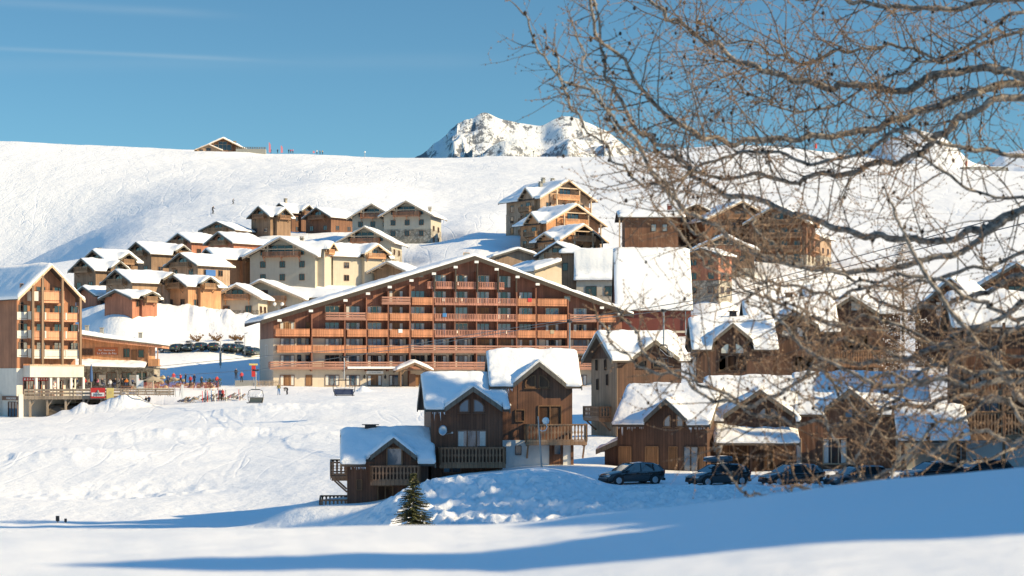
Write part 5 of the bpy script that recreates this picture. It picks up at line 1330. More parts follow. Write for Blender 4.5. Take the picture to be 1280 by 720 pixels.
    # small shrubs
    for i, px in enumerate((262, 272)):
        s = thing('snowy_shrub', ['sparse green shrub left of its twin on the shaded snow', 'sparse green shrub right of its twin near the hotel'][i], 'shrub', on_ground(px, 321)); m = MB(); rnd = random.Random(i)
        for k in range(160):
            a = rnd.uniform(0, 6.28); r_ = rnd.uniform(0, .75); z = rnd.uniform(.5, 1.9); c = Vector((r_*cos(a), r_*sin(a), z)); u = Vector((rnd.uniform(-1, 1), rnd.uniform(-1, 1), rnd.uniform(-1, 1))).normalized()*.13; v = u.orthogonal().normalized()*.09
            m.add([c-u, c+v, c+u, c-v], [(0, 1, 2, 3)])
        m.build('leaves', M['needle'], s); m = MB()
        for k in range(5): m.tube([(0, 0, -.2), (rnd.uniform(-.5, .5), rnd.uniform(-.3, .3), 1.4)], .02, 4)
        m.build('stems', M['twigd'], s)
    # yellow/red kiosk flags at hotel corner
    s = thing('piste_sign', 'red column with yellow cap at the hotel corner', 'sign', W(317, 471, 331)); m = MB(); m.box(-.32, .32, -.1, .1, 0, 1.9); m.build('panel', M['red'], s); m = MB(); m.box(-.75, .65, -.12, .12, 1.91, 2.2); m.build('cap', M['yellow'], s); m = MB(); m.tube([(0, 0, -2.4), (0, 0, 0)], .05, 6); m.build('post', M['metal'], s)
def street_lamps():
    def lamp(px, py, d, h, two, lb, armdir=1):
        t = thing('street_lamp', lb, 'street lamp', W(px, py, d)); m = MB(); m.tube([(0, 0, -1.5), (0, 0, h)], [.07, .05], 8); m.build('pole', M['metal'], t)
        if two:
            for sx in (-1, 1):
                m = MB(); m.tube([(0, 0, h-.4), (sx*.6, 0, h-.35), (sx*.75, 0, h-.1)], .035, 6); m.build('arm', M['metal'], t)
                m = MB(); m.lathe([(.05, 0), (.28, .12), (.36, .36), (.28, .6), (.05, .72)], 12, (sx*.75, 0, h-.1)); m.build('globe', M['whitep'], t, smooth=True)
        return t
    t = lamp(677, 583, 137, 3.45, False, 'leaning white pole with one globe in front of the tallest centre chalet')
    m = MB(); m.tube([(0, 0, 2.55), (.2, 0, 2.42), (.45, 0, 2.45), (.58, 0, 2.7), (.5, 0, 2.85)], .03, 6); m.build('arm', M['whitep'], t)
    m = MB(); m.lathe([(.02, 0), (.18, .06), (.255, .25), (.18, .44), (.02, .5)], 14, (.5, 0, 2.86)); m.build('globe', M['whitep'], t, smooth=True)
    t.rotation_euler = (0, R(-4), 0)
    lamp(250, 393, 400, 4.0, True, 'twin globe lamp in front of the orange-sided chalet')
    lamp(348, 410, 395, 4.5, True, 'twin globe lamp by the low pale chalet near the hotel roof')
    t = lamp(275.5, 450, 362, 3.3, False, 'tall thin lamp pole standing on the snow bank below the parked cars'); m = MB(); m.bar((0, 0, 3.3), (-.5, 0, 3.45), .2, .1); m.build('lamp_head', M['metal'], t)
    m = MB(); m.box(-.18, .18, -.18, .18, -1, 1.6); m.build('pole_base', M['grey'], t)
    t = lamp(306, 433, 369, 2.4, False, 'lamp pole with short head among the farther parked cars'); m = MB(); m.bar((0, 0, 2.4), (.5, 0, 2.5), .25, .12); m.build('lamp_head', M['metal'], t)
    t = lamp(72, 664, 150, 1.1, False, 'short black pole sticking out of the valley snow, left of its pair'); m = MB(); m.box(-.12, .12, -.1, .1, .75, 1.15); m.build('marker_head', M['black'], t)
    t = lamp(82, 664, 150, .9, False, 'short black pole sticking out of the valley snow, right of its pair'); m = MB(); m.box(-.08, .08, -.1, .1, .7, .95); m.build('marker_head', M['black'], t)
# ------------------------------------------------------------------ cars
def loft(m, rings, mi=0, close=True):
    n = len(rings[0]); o = []; vs = [p for r in rings for p in r]; fs = []
    for i in range(len(rings)-1):
        for k in range(n-1 if not close else n):
            k2 = (k+1) % n; fs.append((i*n+k, (i+1)*n+k, (i+1)*n+k2, i*n+k2))
    if close: fs.append(tuple(range(n))); fs.append(tuple((len(rings)-1)*n+k for k in range(n-1, -1, -1)))
    m.add(vs, fs, mi)
def make_car(label, loc, rz, paint, group, box=False, estate=False, plate=True, simple=False):
    t = thing('parked_car', label, 'car', loc, rz, group)
    # nose at +x. half length 2.1
    # body stations: x, zbot, zbelt(side top), ztop(centre), halfwidth
    ST = [(2.12, .34, .50, .54, .60), (2.06, .24, .62, .66, .74), (1.85, .20, .70, .76, .84), (1.4, .18, .80, .88, .88), (.95, .18, .88, .97, .895), (.2, .18, .90, .92, .90), (-.8, .18, .92, .94, .90),
          (-1.5, .2, .95, .97, .885), (-1.95, .24, .98, 1.02, .85), (-2.1, .3, .94, .98, .78), (-2.15, .36, .7, .74, .70)]
    m = MB(); rings = []
    for x, zb, zs, zt, hw in ST:
        r = [(x, 0, zb), (x, -hw*.85, zb), (x, -hw, zb+.16), (x, -hw*1.0, zs-.14), (x, -hw*.95, zs), (x, -hw*.6, (zs+zt*2)/3), (x, 0, zt), (x, hw*.6, (zs+zt*2)/3), (x, hw*.95, zs), (x, hw, zs-.14), (x, hw, zb+.16), (x, hw*.85, zb)]
        rings.append(r)
    loft(m, rings); b = m.build('body', M[paint], t, smooth=True)
    sb = b.modifiers.new('soft', 'SUBSURF'); sb.levels = 1; sb.render_levels = 1
    # greenhouse: glass volume, then painted roof and pillars
    rear = -2.0 if not estate else -2.08
    RT = [(1.05, .90, .92, .76), (.45, .90, 1.28, .70), (.12, .90, 1.40, .66), (-.6, .92, 1.45, .65), (-1.35, .94, 1.40 if not estate else 1.43, .63), (-1.72, .95, 1.27 if not estate else 1.38, .62), (rear, .97, 1.0, .68)]
    m = MB(); rings = []
    for x, z0, z1, hw in RT:
        lo = .84 if x < .9 else .80
        rings.append([(x, -lo, z0-.06), (x, -(hw+.02), z1-.06 if z1 > z0+.1 else z1), (x, -hw*.75, z1), (x, hw*.75, z1), (x, (hw+.02), z1-.06 if z1 > z0+.1 else z1), (x, lo, z0-.06)])
    loft(m, rings); m.build('windows', M['carglass'], t, smooth=False)
    m = MB(); rr = [(.18, 1.39, .64), (-.6, 1.455, .645), (-1.35, 1.41 if not estate else 1.44, .63), (-1.74, 1.27 if not estate else 1.385, .62)]
    rings = [[(x, -hw-.035, z-.075), (x, -hw*.8, z+.012), (x, 0, z+.03), (x, hw*.8, z+.012), (x, hw+.035, z-.075)] for x, z, hw in rr]
    loft(m, rings, close=False)
    for s in (-1, 1):
        m.bar((1.02, s*.81, .90), (.2, s*.67, 1.37), .05, .07); m.bar((-.32, s*.845, .9), (-.34, s*.665, 1.40), .03, .09); m.bar((-1.25, s*.84, .92), (-1.28, s*.66, 1.38), .03, .14)
        m.bar((-1.98, s*.72, .98), (-1.7, s*.63, 1.29), .05, .10)
    m.build('roof_panel', M[paint], t, smooth=False)
    for x in (1.36, -1.32):
        for s in (-1, 1):
            m = MB(); m.lathe([(.30, -.11), (.325, -.06), (.325, .06), (.30, .11)], 20); w = m.build('wheel', M['tyre'], t, smooth=True); w.location = (x, s*.80, .32); w.rotation_euler = (pi/2, 0, 0)
            m = MB(); m.lathe([(.205, -.02), (.215, .0), (.19, .02), (.05, .03)], 16)
            for k in range(5): a = k*2*pi/5; m.bar((.03*cos(a), .03*sin(a), .03), (.19*cos(a), .19*sin(a), .03), .06, .03)
            rm = m.build('rim', M['rim'], w); rm.location = (0, 0, .105 if s < 0 else -.105)
            if s > 0: rm.rotation_euler = (pi, 0, 0)
            m = MB(); m.lathe([(.40, -.02), (.40, .02), (.3, .02)], 18); a = m.build('wheel_arch', M['tyre'], t); a.location = (x, s*.872, .34); a.rotation_euler = (pi/2, 0, 0)
    if simple: pass
    for s in (-1, 1):
        m = MB(); m.box(1.86, 2.085, s*.5, s*.74, .54, .66); m.build('headlight', M['lampw'], t, bevel=.03)
        m = MB(); m.box(-2.12, -1.93, s*.58, s*.80, .72, .95); m.build('tail_light', M['lampred'], t, bevel=.03)
        m = MB(); m.box(.62, .80, s*.86, s*1.02, .88, 1.0); m.build('mirror', M[paint], t, bevel=.03)
        m = MB(); 
        for x in (-.05, -.95): m.box(x-.09, x+.09, s*.905, s*.925, .78, .81)
        m.build('door_handle', M['black'], t)
    m = MB(); m.box(-2.185, -2.15, -.26, .26, .60, .71); m.build('number_plate', M['plate'], t)
    m = MB(); m.box(-2.17, -2.0, -.74, .74, .26, .42); m.box(2.0, 2.13, -.62, .62, .26, .42); build_each(m, 'bumper_strip', M['black'], t)
    return t
M['carglass'] = glass('car_window_glass', (.03, .04, .045), .9, .0)
def roof_box(loc, rz, lb):
    t = thing('roof_box', lb, 'roof box', loc, rz); m = MB()
    st = [(1.05, .10, .22, .1), (.9, .03, .30, .30), (.4, .0, .36, .38), (-.6, .0, .38, .40), (-.95, .04, .33, .36), (-1.02, .12, .24, .28)]
    loft(m, [[(x, -h, z0), (x, -h, (z0+z1)/2), (x, -h*.8, z1), (x, h*.8, z1), (x, h, (z0+z1)/2), (x, h, z0)] for x, z0, z1, h in st]); m.build('shell', M['paint_grey'], t, smooth=False)
    m = MB()
    for x in (.5, -.5): m.box(x-.03, x+.03, -.55, .55, -.06, -.01); m.box(x-.03, x+.03, -.58, -.52, -.12, -.01); m.box(x-.03, x+.03, .52, .58, -.12, -.01)
    m.build('bars', M['black'], t)
def cars():
    g = 'cars parked in front of the chalets'
    # camera sees left flank: nose to the left, tail right, rear slightly towards camera
    specs = [(789, 605, 131.5, 'dark hatchback at the left end of the parking', 'paint_dark', 180-24), (897, 606.5, 130.5, 'dark car carrying a roof box in the parking', 'paint_dark', 180-28),
             (989, 606.5, 131.5, 'dark low car third from the left in the parking', 'paint_dark', 180-20), (1070, 609, 130.5, 'grey estate with pale rear window right of the low dark car', 'paint_grey', 180-24),
             (1165, 603, 133, 'dark car mostly hidden behind the foreground snow crest', 'paint_dark', 180-22), (1225, 600, 134.5, 'car roof barely visible over the snow crest at the right', 'paint_dark', 180-20)]
    for px, py, d, lb, pt, rz in specs:
        p = W(px, py, d); t = make_car(lb, p, R(-rz), pt, g, estate=('estate' in lb))
        t.location.z = p.z-.02
        if 'roof box' in lb: roof_box(p+Vector((0, 0, 1.55)), R(-rz), 'long grey roof box on top of the dark car in the parking')
    g2 = 'distant cars along the road above the snow bank'
    rnd0 = random.Random(3)
    base = make_car('small far car at the left end of the road', on_ground(211, 372.5), R(8), 'paint_green', g2, simple=True)
    lbs = ['far dark car beside the first one on the road', 'far car with roof box beside the brown twigs', 'far green car under the brown shrub', 'far grey car between two shrubs on the road',
           'far dark car next to the tall lamp pole', 'far car with snow on its nose beyond the lamp pole', 'far car carrying ski box right of the pole', 'far pale car at the hotel roof end of the road', 'rightmost far car by the corner of the hotel roof']
    for i, (px, lb) in enumerate(zip((224, 236, 253, 268, 284, 291, 299, 309, 318), lbs)):
        c = dup(base, lb, on_ground(px, 372.5), R(rnd0.uniform(55, 105)+(180 if i % 3 == 1 else 0)), g2)
        if i in (1, 6):
            bx = roof_box(c.location+Vector((0, 0, 1.58)), c.rotation_euler.z, ['dark roof box on the far car beside the brown twigs', '', '', '', '', '', 'dark roof box on the far car right of the pole'][i-1 if i == 1 else 6])
    for i, (px, py) in enumerate(((247, 403), (272, 399), (294, 398), (301, 396))):
        s = thing('brown_shrub', ['brown leafless shrub sticking out above the leftmost far cars', 'single brown twiggy shrub left of the lamp pole', 'brown shrub right of the tall lamp pole', 'small brown shrub nearest the hotel roof'][i], 'shrub', on_ground(px, 379)); m = MB(); rnd = random.Random(i+9)
        for k in range(90):
            a = rnd.uniform(0, 6.28); L_ = rnd.uniform(.5, 1.6 if i < 2 else 1.1); e = Vector((cos(a)*L_*.9-.3, sin(a)*L_*.4, L_*rnd.uniform(.5, 1))); m.tube([(0, 0, -.2), e*.5+Vector((.1, 0, .1)), e], [.03, .02, .01], 3, cap=False)
            c = e; u = Vector((rnd.uniform(-1, 1), 0, rnd.uniform(-1, 1)))*.16; v = Vector((-u.z, 0, u.x))*.6; m.add([c-u, c+v, c+u, c-v], [(0, 1, 2, 3)])
        m.build('twigs', M['drybush'], s)
M['drybush'] = plain('dry_larch_shrub', (.26, .14, .055), .9)

# ------------------------------------------------------------------ people
_pm = {}
def person_mesh(pose):
    if pose in _pm: return _pm[pose]
    P = {  # joint -> (x,y,z); facing -y
        'stand': dict(pelvis=(0,0,.95), waist=(0,.01,1.12), chest=(0,0,1.34), neck=(0,0,1.50), head0=(0,-.01,1.58), head1=(0,-.02,1.72),
            shl=(-.17,0,1.43), ell=(-.25,.02,1.16), hal=(-.24,-.12,.94), shr=(.17,0,1.43), elr=(.26,.03,1.17), har=(.22,-.16,1.0),
            hil=(-.09,0,.9), knl=(-.11,-.03,.49), anl=(-.13,.02,.09), tol=(-.14,-.15,.04), hir=(.09,0,.9), knr=(.12,-.05,.49), anr=(.15,0,.09), tor=(.17,-.17,.04)),
        'walk': dict(pelvis=(0,0,.93), waist=(0,-.02,1.10), chest=(0,-.06,1.32), neck=(0,-.09,1.47), head0=(0,-.12,1.55), head1=(0,-.15,1.69),
            shl=(-.17,-.06,1.40), ell=(-.25,.10,1.16), hal=(-.24,-.03,.95), shr=(.17,-.06,1.40), elr=(.25,-.20,1.18), har=(.20,-.42,1.1),
            hil=(-.09,0,.88), knl=(-.10,-.22,.52), anl=(-.11,-.20,.09), tol=(-.11,-.36,.05), hir=(.09,0,.88), knr=(.11,.08,.48), anr=(.12,.34,.14), tor=(.13,.22,.03)),
        'sit': dict(pelvis=(0,.05,.50), waist=(0,.06,.68), chest=(0,.08,.90), neck=(0,.07,1.06), head0=(0,.05,1.14), head1=(0,.04,1.28),
            shl=(-.17,.08,.99), ell=(-.26,.0,.74), hal=(-.18,-.22,.66), shr=(.17,.08,.99), elr=(.26,.0,.74), har=(.18,-.24,.68),
            hil=(-.10,.03,.48), knl=(-.13,-.38,.50), anl=(-.14,-.45,.09), tol=(-.15,-.62,.04), hir=(.10,.03,.48), knr=(.14,-.38,.50), anr=(.15,-.5,.09), tor=(.17,-.67,.04)),
        'recline': dict(pelvis=(0,.0,.36), waist=(0,.14,.46), chest=(0,.32,.62), neck=(0,.44,.74), head0=(0,.48,.81), head1=(0,.55,.93),
            shl=(-.17,.38,.69), ell=(-.26,.22,.48), hal=(-.22,-.02,.46), shr=(.17,.38,.69), elr=(.26,.2,.48), har=(.2,-.04,.47),
            hil=(-.09,-.02,.36), knl=(-.11,-.42,.44), anl=(-.13,-.82,.22), tol=(-.14,-.88,.36), hir=(.09,-.02,.36), knr=(.12,-.42,.40), anr=(.16,-.84,.18), tor=(.18,-.9,.32)),
        'bend': dict(pelvis=(0,.05,.90), waist=(0,-.08,1.0), chest=(0,-.3,1.05), neck=(0,-.44,1.02), head0=(0,-.52,1.0), head1=(0,-.62,.92),
            shl=(-.17,-.38,1.03), ell=(-.22,-.40,.75), hal=(-.15,-.42,.5), shr=(.17,-.38,1.03), elr=(.22,-.40,.75), har=(.15,-.42,.5),
            hil=(-.1,.05,.86), knl=(-.13,-.06,.47), anl=(-.15,.02,.09), tol=(-.16,-.15,.04), hir=(.1,.05,.86), knr=(.14,-.06,.47), anr=(.17,.02,.09), tor=(.18,-.15,.04)),
        'stride': dict(pelvis=(0,0,.86), waist=(0,-.06,1.02), chest=(0,-.15,1.22), neck=(0,-.22,1.36), head0=(0,-.27,1.43), head1=(0,-.32,1.56),
            shl=(-.18,-.15,1.3), ell=(-.34,-.22,1.08), hal=(-.40,-.46,1.0), shr=(.18,-.15,1.3), elr=(.34,-.22,1.08), har=(.40,-.46,1.0),
            hil=(-.1,0,.82), knl=(-.15,-.22,.48), anl=(-.17,-.04,.1), tol=(-.18,-.2,.05), hir=(.1,0,.82), knr=(.16,-.22,.48), anr=(.19,-.02,.1), tor=(.2,-.2,.05)),
    }[pose]
    bones = [('pelvis','waist','j'),('waist','chest','j'),('chest','neck','j'),('neck','head0','s'),('head0','head1','h'),('chest','shl','j'),('shl','ell','j'),('ell','hal','j'),
             ('chest','shr','j'),('shr','elr','j'),('elr','har','j'),('pelvis','hil','t'),('hil','knl','t'),('knl','anl','t'),('anl','tol','b'),('pelvis','hir','t'),('hir','knr','t'),('knr','anr','t'),('anr','tor','b')]
    rad = dict(pelvis=(.16,.13), waist=(.15,.12), chest=(.18,.13), neck=(.07,.07), head0=(.085,.09), head1=(.095,.10), shl=(.085,.085), shr=(.085,.085), ell=(.06,.06), elr=(.06,.06), hal=(.045,.045), har=(.045,.045),
               hil=(.11,.11), hir=(.11,.11), knl=(.075,.075), knr=(.075,.075), anl=(.065,.065), anr=(.065,.065), tol=(.055,.045), tor=(.055,.045))
    names = list(P); ix = {n: i for i, n in enumerate(names)}
    me = bpy.data.meshes.new('sk'); me.from_pydata([P[n] for n in names], [(ix[a], ix[b]) for a, b, _ in bones], [])
    o = bpy.data.objects.new('sk', me); COL.objects.link(o)
    o.modifiers.new('s', 'SKIN'); 
    for i, n in enumerate(names):
        sv = me.skin_vertices[0].data[i]; sv.radius = rad[n]; sv.use_root = (n == 'pelvis')
    ss = o.modifiers.new('d', 'SUBSURF'); ss.levels = 1; ss.render_levels = 1
    dg = bpy.context.evaluated_depsgraph_get(); dg.update(); out = bpy.data.meshes.new_from_object(o.evaluated_get(dg)); out.name = 'person_'+pose
    bpy.data.objects.remove(o)
    segs = [(Vector(P[a]), Vector(P[b]), k) for a, b, k in bones]
    out.materials.clear()
    for mm in ('skin', 'c_black', 'c_black', 'c_black', 'hair'): out.materials.append(M[mm])
    h0, h1 = Vector(P['head0']), Vector(P['head1']); hc = (h0+h1)/2
    for p in out.polygons:
        c = p.center; best = 9; kk = 'j'
        for a, b, k in segs:
            t = max(0, min(1, (c-a).dot(b-a)/(b-a).length_squared)); dd = (c-(a+(b-a)*t)).length
            if dd < best: best = dd; kk = k
        mi = {'s': 0, 'j': 1, 't': 2, 'b': 3, 'h': 0}[kk]
        if kk == 'h' and ((c-hc).dot((h1-h0).normalized()) > .02 or (c.y-hc.y) > .02): mi = 4
        p.material_index = mi; p.use_smooth = True
    _pm[pose] = out; return out
def person(px, py, d, pose, jk, tr, rz, lb, hat='hair', skis=False, loc=None, s=1.0):
    o = obj('person', person_mesh(pose), None, loc or W(px, py, d), R(rz)); tag(o, lb, 'person'); o.scale = (s, s, s)
    for i, mm in enumerate(('skin', 'c_'+jk, 'c_'+tr, 'c_black', hat)):
        o.material_slots[i].link = 'OBJECT'; o.material_slots[i].material = M[mm]
    if skis:
        t = thing('pair_of_skis', 'skis under the '+lb, 'skis', o.location, R(rz))
        for x in (-.15, .17): m = MB(); m.box(x-.05, x+.05, -.85, .75, 0, .03); m.bar((x, -.84, .015), (x, -.98, .10), .09, .02); m.build('ski', M['c_'+jk], t)
    return o
def deckchair(loc, rz, lb, c='c_white'):
    t = thing('deck_chair', lb, 'deck chair', loc, R(rz), 'deck chairs on the snow'); m = MB()
    for x in (-.3, .3): m.bar((x, -.75, .12), (x, .62, .88), .04, .05); m.bar((x, -.55, .42), (x, .6, .05), .04, .05)
    m.build('frame', M['deck'], t); m = MB(); m.add([(-.28, -.7, .16), (.28, -.7, .16), (.28, 0, .32), (-.28, 0, .32), (.28, .6, .88), (-.28, .6, .88)], [(0, 1, 2, 3), (3, 2, 4, 5)]); m.build('cloth_seat', M[c], t)
def people():
    rnd = random.Random(12)
    # along the shaded strip behind the terrace (standing)
    jk = dict(black='black', navy='navy')
    stand = [(194, 480, 'black', 'black', 'dark clad skier standing at the left end of the shaded strip', 'stand'), (210, 483, 'navy', 'black', 'skier in navy jacket standing in the shade beside the net', 'stand'),
             (217, 479, 'red', 'grey', 'person in red jacket behind the safety net', 'stand'), (226, 480, 'red', 'black', 'person in red coat walking behind the net', 'walk'),
             (232, 480, 'black', 'black', 'person in black standing left of the red-black couple', 'stand'), (238, 483, 'red', 'black', 'taller person in red with dark trousers in the shaded strip', 'stand'),
             (243, 481, 'navy', 'black', 'person in navy next to the tall red clad one', 'stand'), (252, 484, 'black', 'black', 'lone dark figure standing in the middle of the shaded strip', 'stand'),
             (271, 483, 'red', 'navy', 'person in dark red jacket in front of the green shrubs', 'walk'), (295, 474, 'black', 'black', 'dark figure standing before the grey board fence', 'stand'),
             (302, 478, 'red', 'black', 'person in red peeking over the grey board fence', 'stand')]
    for px, py, a, b, lb, ps in stand:
        p = on_ground(px, 316); person(px, py, 316, ps, a, b, rnd.uniform(-60, 60), lb, loc=W(px, py, 318))
    person(348, 499, 300, 'stand', 'olive', 'blue', 10, 'skier in olive jacket and blue trousers on the sunny snow', loc=on_ground(348.5, 300))
    person(358, 499, 300, 'bend', 'black', 'black', -60, 'dark clad skier bending over by the olive jacket', loc=on_ground(359, 300))
    # terrace guests seated behind the deck
    cols = ['red', 'black', 'white', 'blue', 'orange', 'grey', 'pink', 'tan', 'navy']
    spots = [(88, 'black', 'guest in black'), (96, 'navy', 'guest in navy'), (107, 'red', 'guest in bright red'), (112, 'tan', 'guest in tan'), (122, 'pink', 'guest in pink'), (128, 'black', 'guest in dark coat'),
             (144, 'black', 'guest in black by the canopy post'), (148, 'grey', 'guest in grey'), (153, 'black', 'guest in black near the orange one'), (158, 'orange', 'guest in orange'), (166, 'navy', 'guest in navy at the right end'), (174, 'pink', 'guest in pink behind the notice board')]
    for i, (px, c, w_) in enumerate(spots):
        person(px, 482, 309, 'sit', c, rnd.choice(['black', 'grey', 'navy']), rnd.uniform(-70, 70), w_+' seated %s on the terrace' % ['at the far left', 'left of the red one', 'by the blue parasol', 'right of the parasol', 'under the restaurant sign', 'beside the pink one', 'on its left half', 'behind the standing waiter', 'under the canopy', 'in front of the stone wall', 'by the long canopy edge', 'on its right edge'][i], loc=W(px, 483, 309))
    person(138, 489, 304, 'stand', 'white', 'grey', 0, 'waiter in a white shirt standing on the terrace', loc=W(137.5, 488, 303))
    # deck chairs and sun bathers
    lb2 = ['at the left end of the row', 'second in the left group', 'in the middle of the left group', 'with pale trousers', 'beside the crowded skis', 'in the thick of the crowd', 'right of the crowd', 'in a red jacket', 'in the right group', 'right of the red one', 'near the chairlift seat', 'at the right end of the row']
    cc = ['black', 'black', 'tan', 'white', 'black', 'white', 'black', 'red', 'pink', 'grey', 'white', 'grey']
    for i, px in enumerate((229, 233, 240, 247, 258, 263, 268, 277, 285, 290, 296, 302)):
        d = 292-(i % 3)*1.5; p = on_ground(px, d); rz = -50+rnd.uniform(-15, 15)
        deckchair(p, rz, 'deck chair '+lb2[i], 'c_'+rnd.choice(['white', 'tan', 'grey'])); person(px, 0, d, 'recline', cc[i], rnd.choice(['black', 'navy', 'grey', 'tan']), rz, 'sunbather '+lb2[i], loc=p+Vector((0, 0, .02)))
    for i, (px, c, lb) in enumerate(((257, 'black', 'person in black standing among the deck chairs'), (266, 'white', 'person in white standing behind the crowd of deck chairs'), (278, 'red', 'person in red standing at the deck chairs'), (275, 'navy', 'person in navy standing right of the crowd'), (182, 'black', 'dark clad guest under the beige parasol'), (186, 'navy', 'guest in navy under the beige parasol'))):
        person(px, 0, 289, 'sit' if i > 3 else 'stand', c, 'black', rnd.uniform(-90, 90), lb, loc=on_ground(px, 289.5))
    for i, px in enumerate((256, 262, 270, 300, 283)):
        t = thing('ski_stand', 'skis and poles stuck upright in the snow %s' % ['left of the crowd', 'inside the crowd', 'right of the crowd', 'at the far right chairs', 'near the red jacket'][i], 'skis', on_ground(px, 288.5), R(20*i))
        for k in range(4): m = MB(); m.bar((-.3+.2*k, 0, -.1), (-.32+.2*k+rnd.uniform(-.25, .25), .1, 1.6), .09, .03); m.build('ski', M['c_'+rnd.choice(['red', 'black', 'white', 'blue'])], t)
    # skiers on the slopes
    p = on_ground(265.5, 640); person(0, 0, 0, 'stride', 'black', 'black', 60, 'lone skier traversing the slope above the chalets', skis=True, loc=p, s=1.6)
    p = on_ground(291, 660); person(0, 0, 0, 'stride', 'grey', 'black', 60, 'tiny skier farther up beside the lone one', skis=True, loc=p, s=1.2)
    # hilltop visitors
    for i, (px, c) in enumerate(((338.5, 'black'), (361, 'black'), (363.5, 'red'), (366, 'pink'), (396, 'white'), (400, 'grey'), (403, 'tan'), (347, 'navy'))):
        person(0, 0, 0, 'stand', c, 'black', 0, ['dark visitor beside the pink flag on the ridge', 'dark figure left in the ridge group of three', 'red figure in the ridge group', 'pink figure in the ridge group', 'white figure far right on the ridge', 'grey figure far right on the ridge', 'tan figure at the right end of the ridge', 'navy figure right of the pink flag'][i], loc=on_ground(px, 955, .2), s=1.25)

# ------------------------------------------------------------------ chair lift
def lift():
    A = [(-300, 486, 430), (-40, 478.5, 365), (100, 476, 330), (202, 470.5, 300), (319.5, 462.5, 270), (430, 446, 235), (560, 427, 208), (712, 402, 185), (829.5, 388.5, 165), (900, 372, 155), (1400, 250, 110)]
    B = [(-300, 476, 436), (-40, 470, 372), (100, 464, 338), (202, 457.5, 308), (340, 444, 272), (513, 431, 225), (620, 413, 200), (770, 391, 175), (865, 376, 162), (1400, 232, 114)]
    for pts, lb in ((A, 'near steel lift cable carrying the chairs'), (B, 'far steel lift cable running above the chairs')):
        m = MB(); m.tube([W(*p) for p in pts], .032, 6); o = m.build('lift_cable', M['cable']); tag(o, lb, 'cable')
    def chair(px, py, d, rz, lb, h, seatc):
        t = thing('lift_chair', lb, 'lift chair', W(px, py, d), R(rz), 'chairs of the lift')
        m = MB(); m.box(-.5, .5, -.08, .08, -.08, .12); m.lathe([(.12, -.05), (.12, .05)], 8, (-.35, 0, .12)); m.lathe([(.12, -.05), (.12, .05)], 8, (.35, 0, .12)); m.build('grip', M['black'], t)
        m = MB(); m.tube([(0, 0, 0), (.05, 0, -.5), (.02, .0, -h)], .07, 8); m.build('hanger', M['metal'], t)
        z = -h; w = 1.25
        m = MB(); m.tube([(-w*.55, 0, z), (w*.55, 0, z)], .07, 6)
        for s in (-1, 1):
            m.tube([(s*w*.55, 0, z), (s*w*.9, .0, z-.15), (s*w*1.05, -.02, z-.7), (s*w*1.0, .0, z-1.3), (s*w*.8, -.1, z-1.75), (s*w*.75, -.5, z-1.85)], .045, 6)
        m.tube([(-w*.95, .0, z-1.1), (w*.95, 0, z-1.1)], .03, 5); m.build('frame', M['black'], t)
        m = MB(); m.box(-w*.92, w*.92, -.03, .03, z-1.72, z-1.05)
        m.v = [(x, y+.12+(zz-(z-1.7))*.25, zz) for x, y, zz in m.v]; m.build('backrest', M[seatc], t, bevel=.02)
        m = MB(); m.box(-w*.92, w*.92, -.55, .1, z-1.84, z-1.74); m.build('seat', M['black'], t, bevel=.02)
        m = MB(); m.tube([(-w*.8, .1, z-.3), (-w*.75, -.55, z-.9), (0, -.7, z-1.0), (w*.75, -.55, z-.9), (w*.8, .1, z-.3)], .03, 5)
        for x in (-.5, 0, .5): m.tube([(x, -.68, z-1.0), (x+.1, -.72, z-.55)], .025, 5)
        m.build('safety_bar', M['metal'], t)
    chair(319.5, 463, 270, -30, 'pale backed lift chair hanging lowest over the deck chairs', 2.6, 'c_tan')
    chair(430, 446.5, 235, 14, 'dark seated lift chair hanging in front of the hotel entrance', 2.7, 'c_navy')
    chair(712, 402.5, 185, 70, 'lift chair seen from its side above the tallest centre chalet', 2.7, 'c_black')
    chair(829.5, 389, 165, 70, 'lift chair hanging behind the dark chalet roof on the right', 2.8, 'c_black')
M['cable'] = plain('steel_cable', (.16, .16, .16), .5, .3)
# ------------------------------------------------------------------ trees
def make_spruce(h=4.2, seed=1, mat='needle', dens=1.0):
    rnd = random.Random(seed); m = MB(); br = MB()
    n = int(34*dens*(h/4.2)**.5); r0 = h*(.40 if h < 5 else .24)
    for k in range(n):
        f = k/(n-1); z = h*(.04+.94*f); rr = r0*(1-f)**.85+.05
        nb = max(4, int(11*(1-f*.5)))
        for j in range(nb):
            a = rnd.uniform(0, 6.283); L_ = rr*rnd.uniform(.65, 1.12); droop = -.28*(1-f)-.02; tip = Vector((cos(a)*L_, sin(a)*L_, droop*L_+.12*L_*rnd.uniform(0, 1)))
            o = Vector((0, 0, z))
            br.tube([o, o+tip], [.012*h/4, .004], 3, cap=False)
            ns = max(3, int(L_/.085))
            side = Vector((-sin(a), cos(a), 0))
            for q in range(ns):
                t = (q+.6)/ns; c = o+tip*t; wl = .16*(1-t*.55)*(h/4.2)**.5*rnd.uniform(.7, 1.3)
                for s in (-1, 1):
                    e = c+side*s*wl+tip.normalized()*wl*.8+Vector((0, 0, rnd.uniform(-.05, .03)))
                    w = Vector((rnd.uniform(-.3, .3), rnd.uniform(-.3, .3), 1)).normalized()*.03
                    m.add([c-w, e-w*.3, e+w*.3, c+w], [(0, 1, 2, 3)])
                    w2 = tip.normalized()*.03; m.add([c-w2, e-w2*.4, e+w2*.4, c+w2], [(0, 1, 2, 3)])
    return m, br
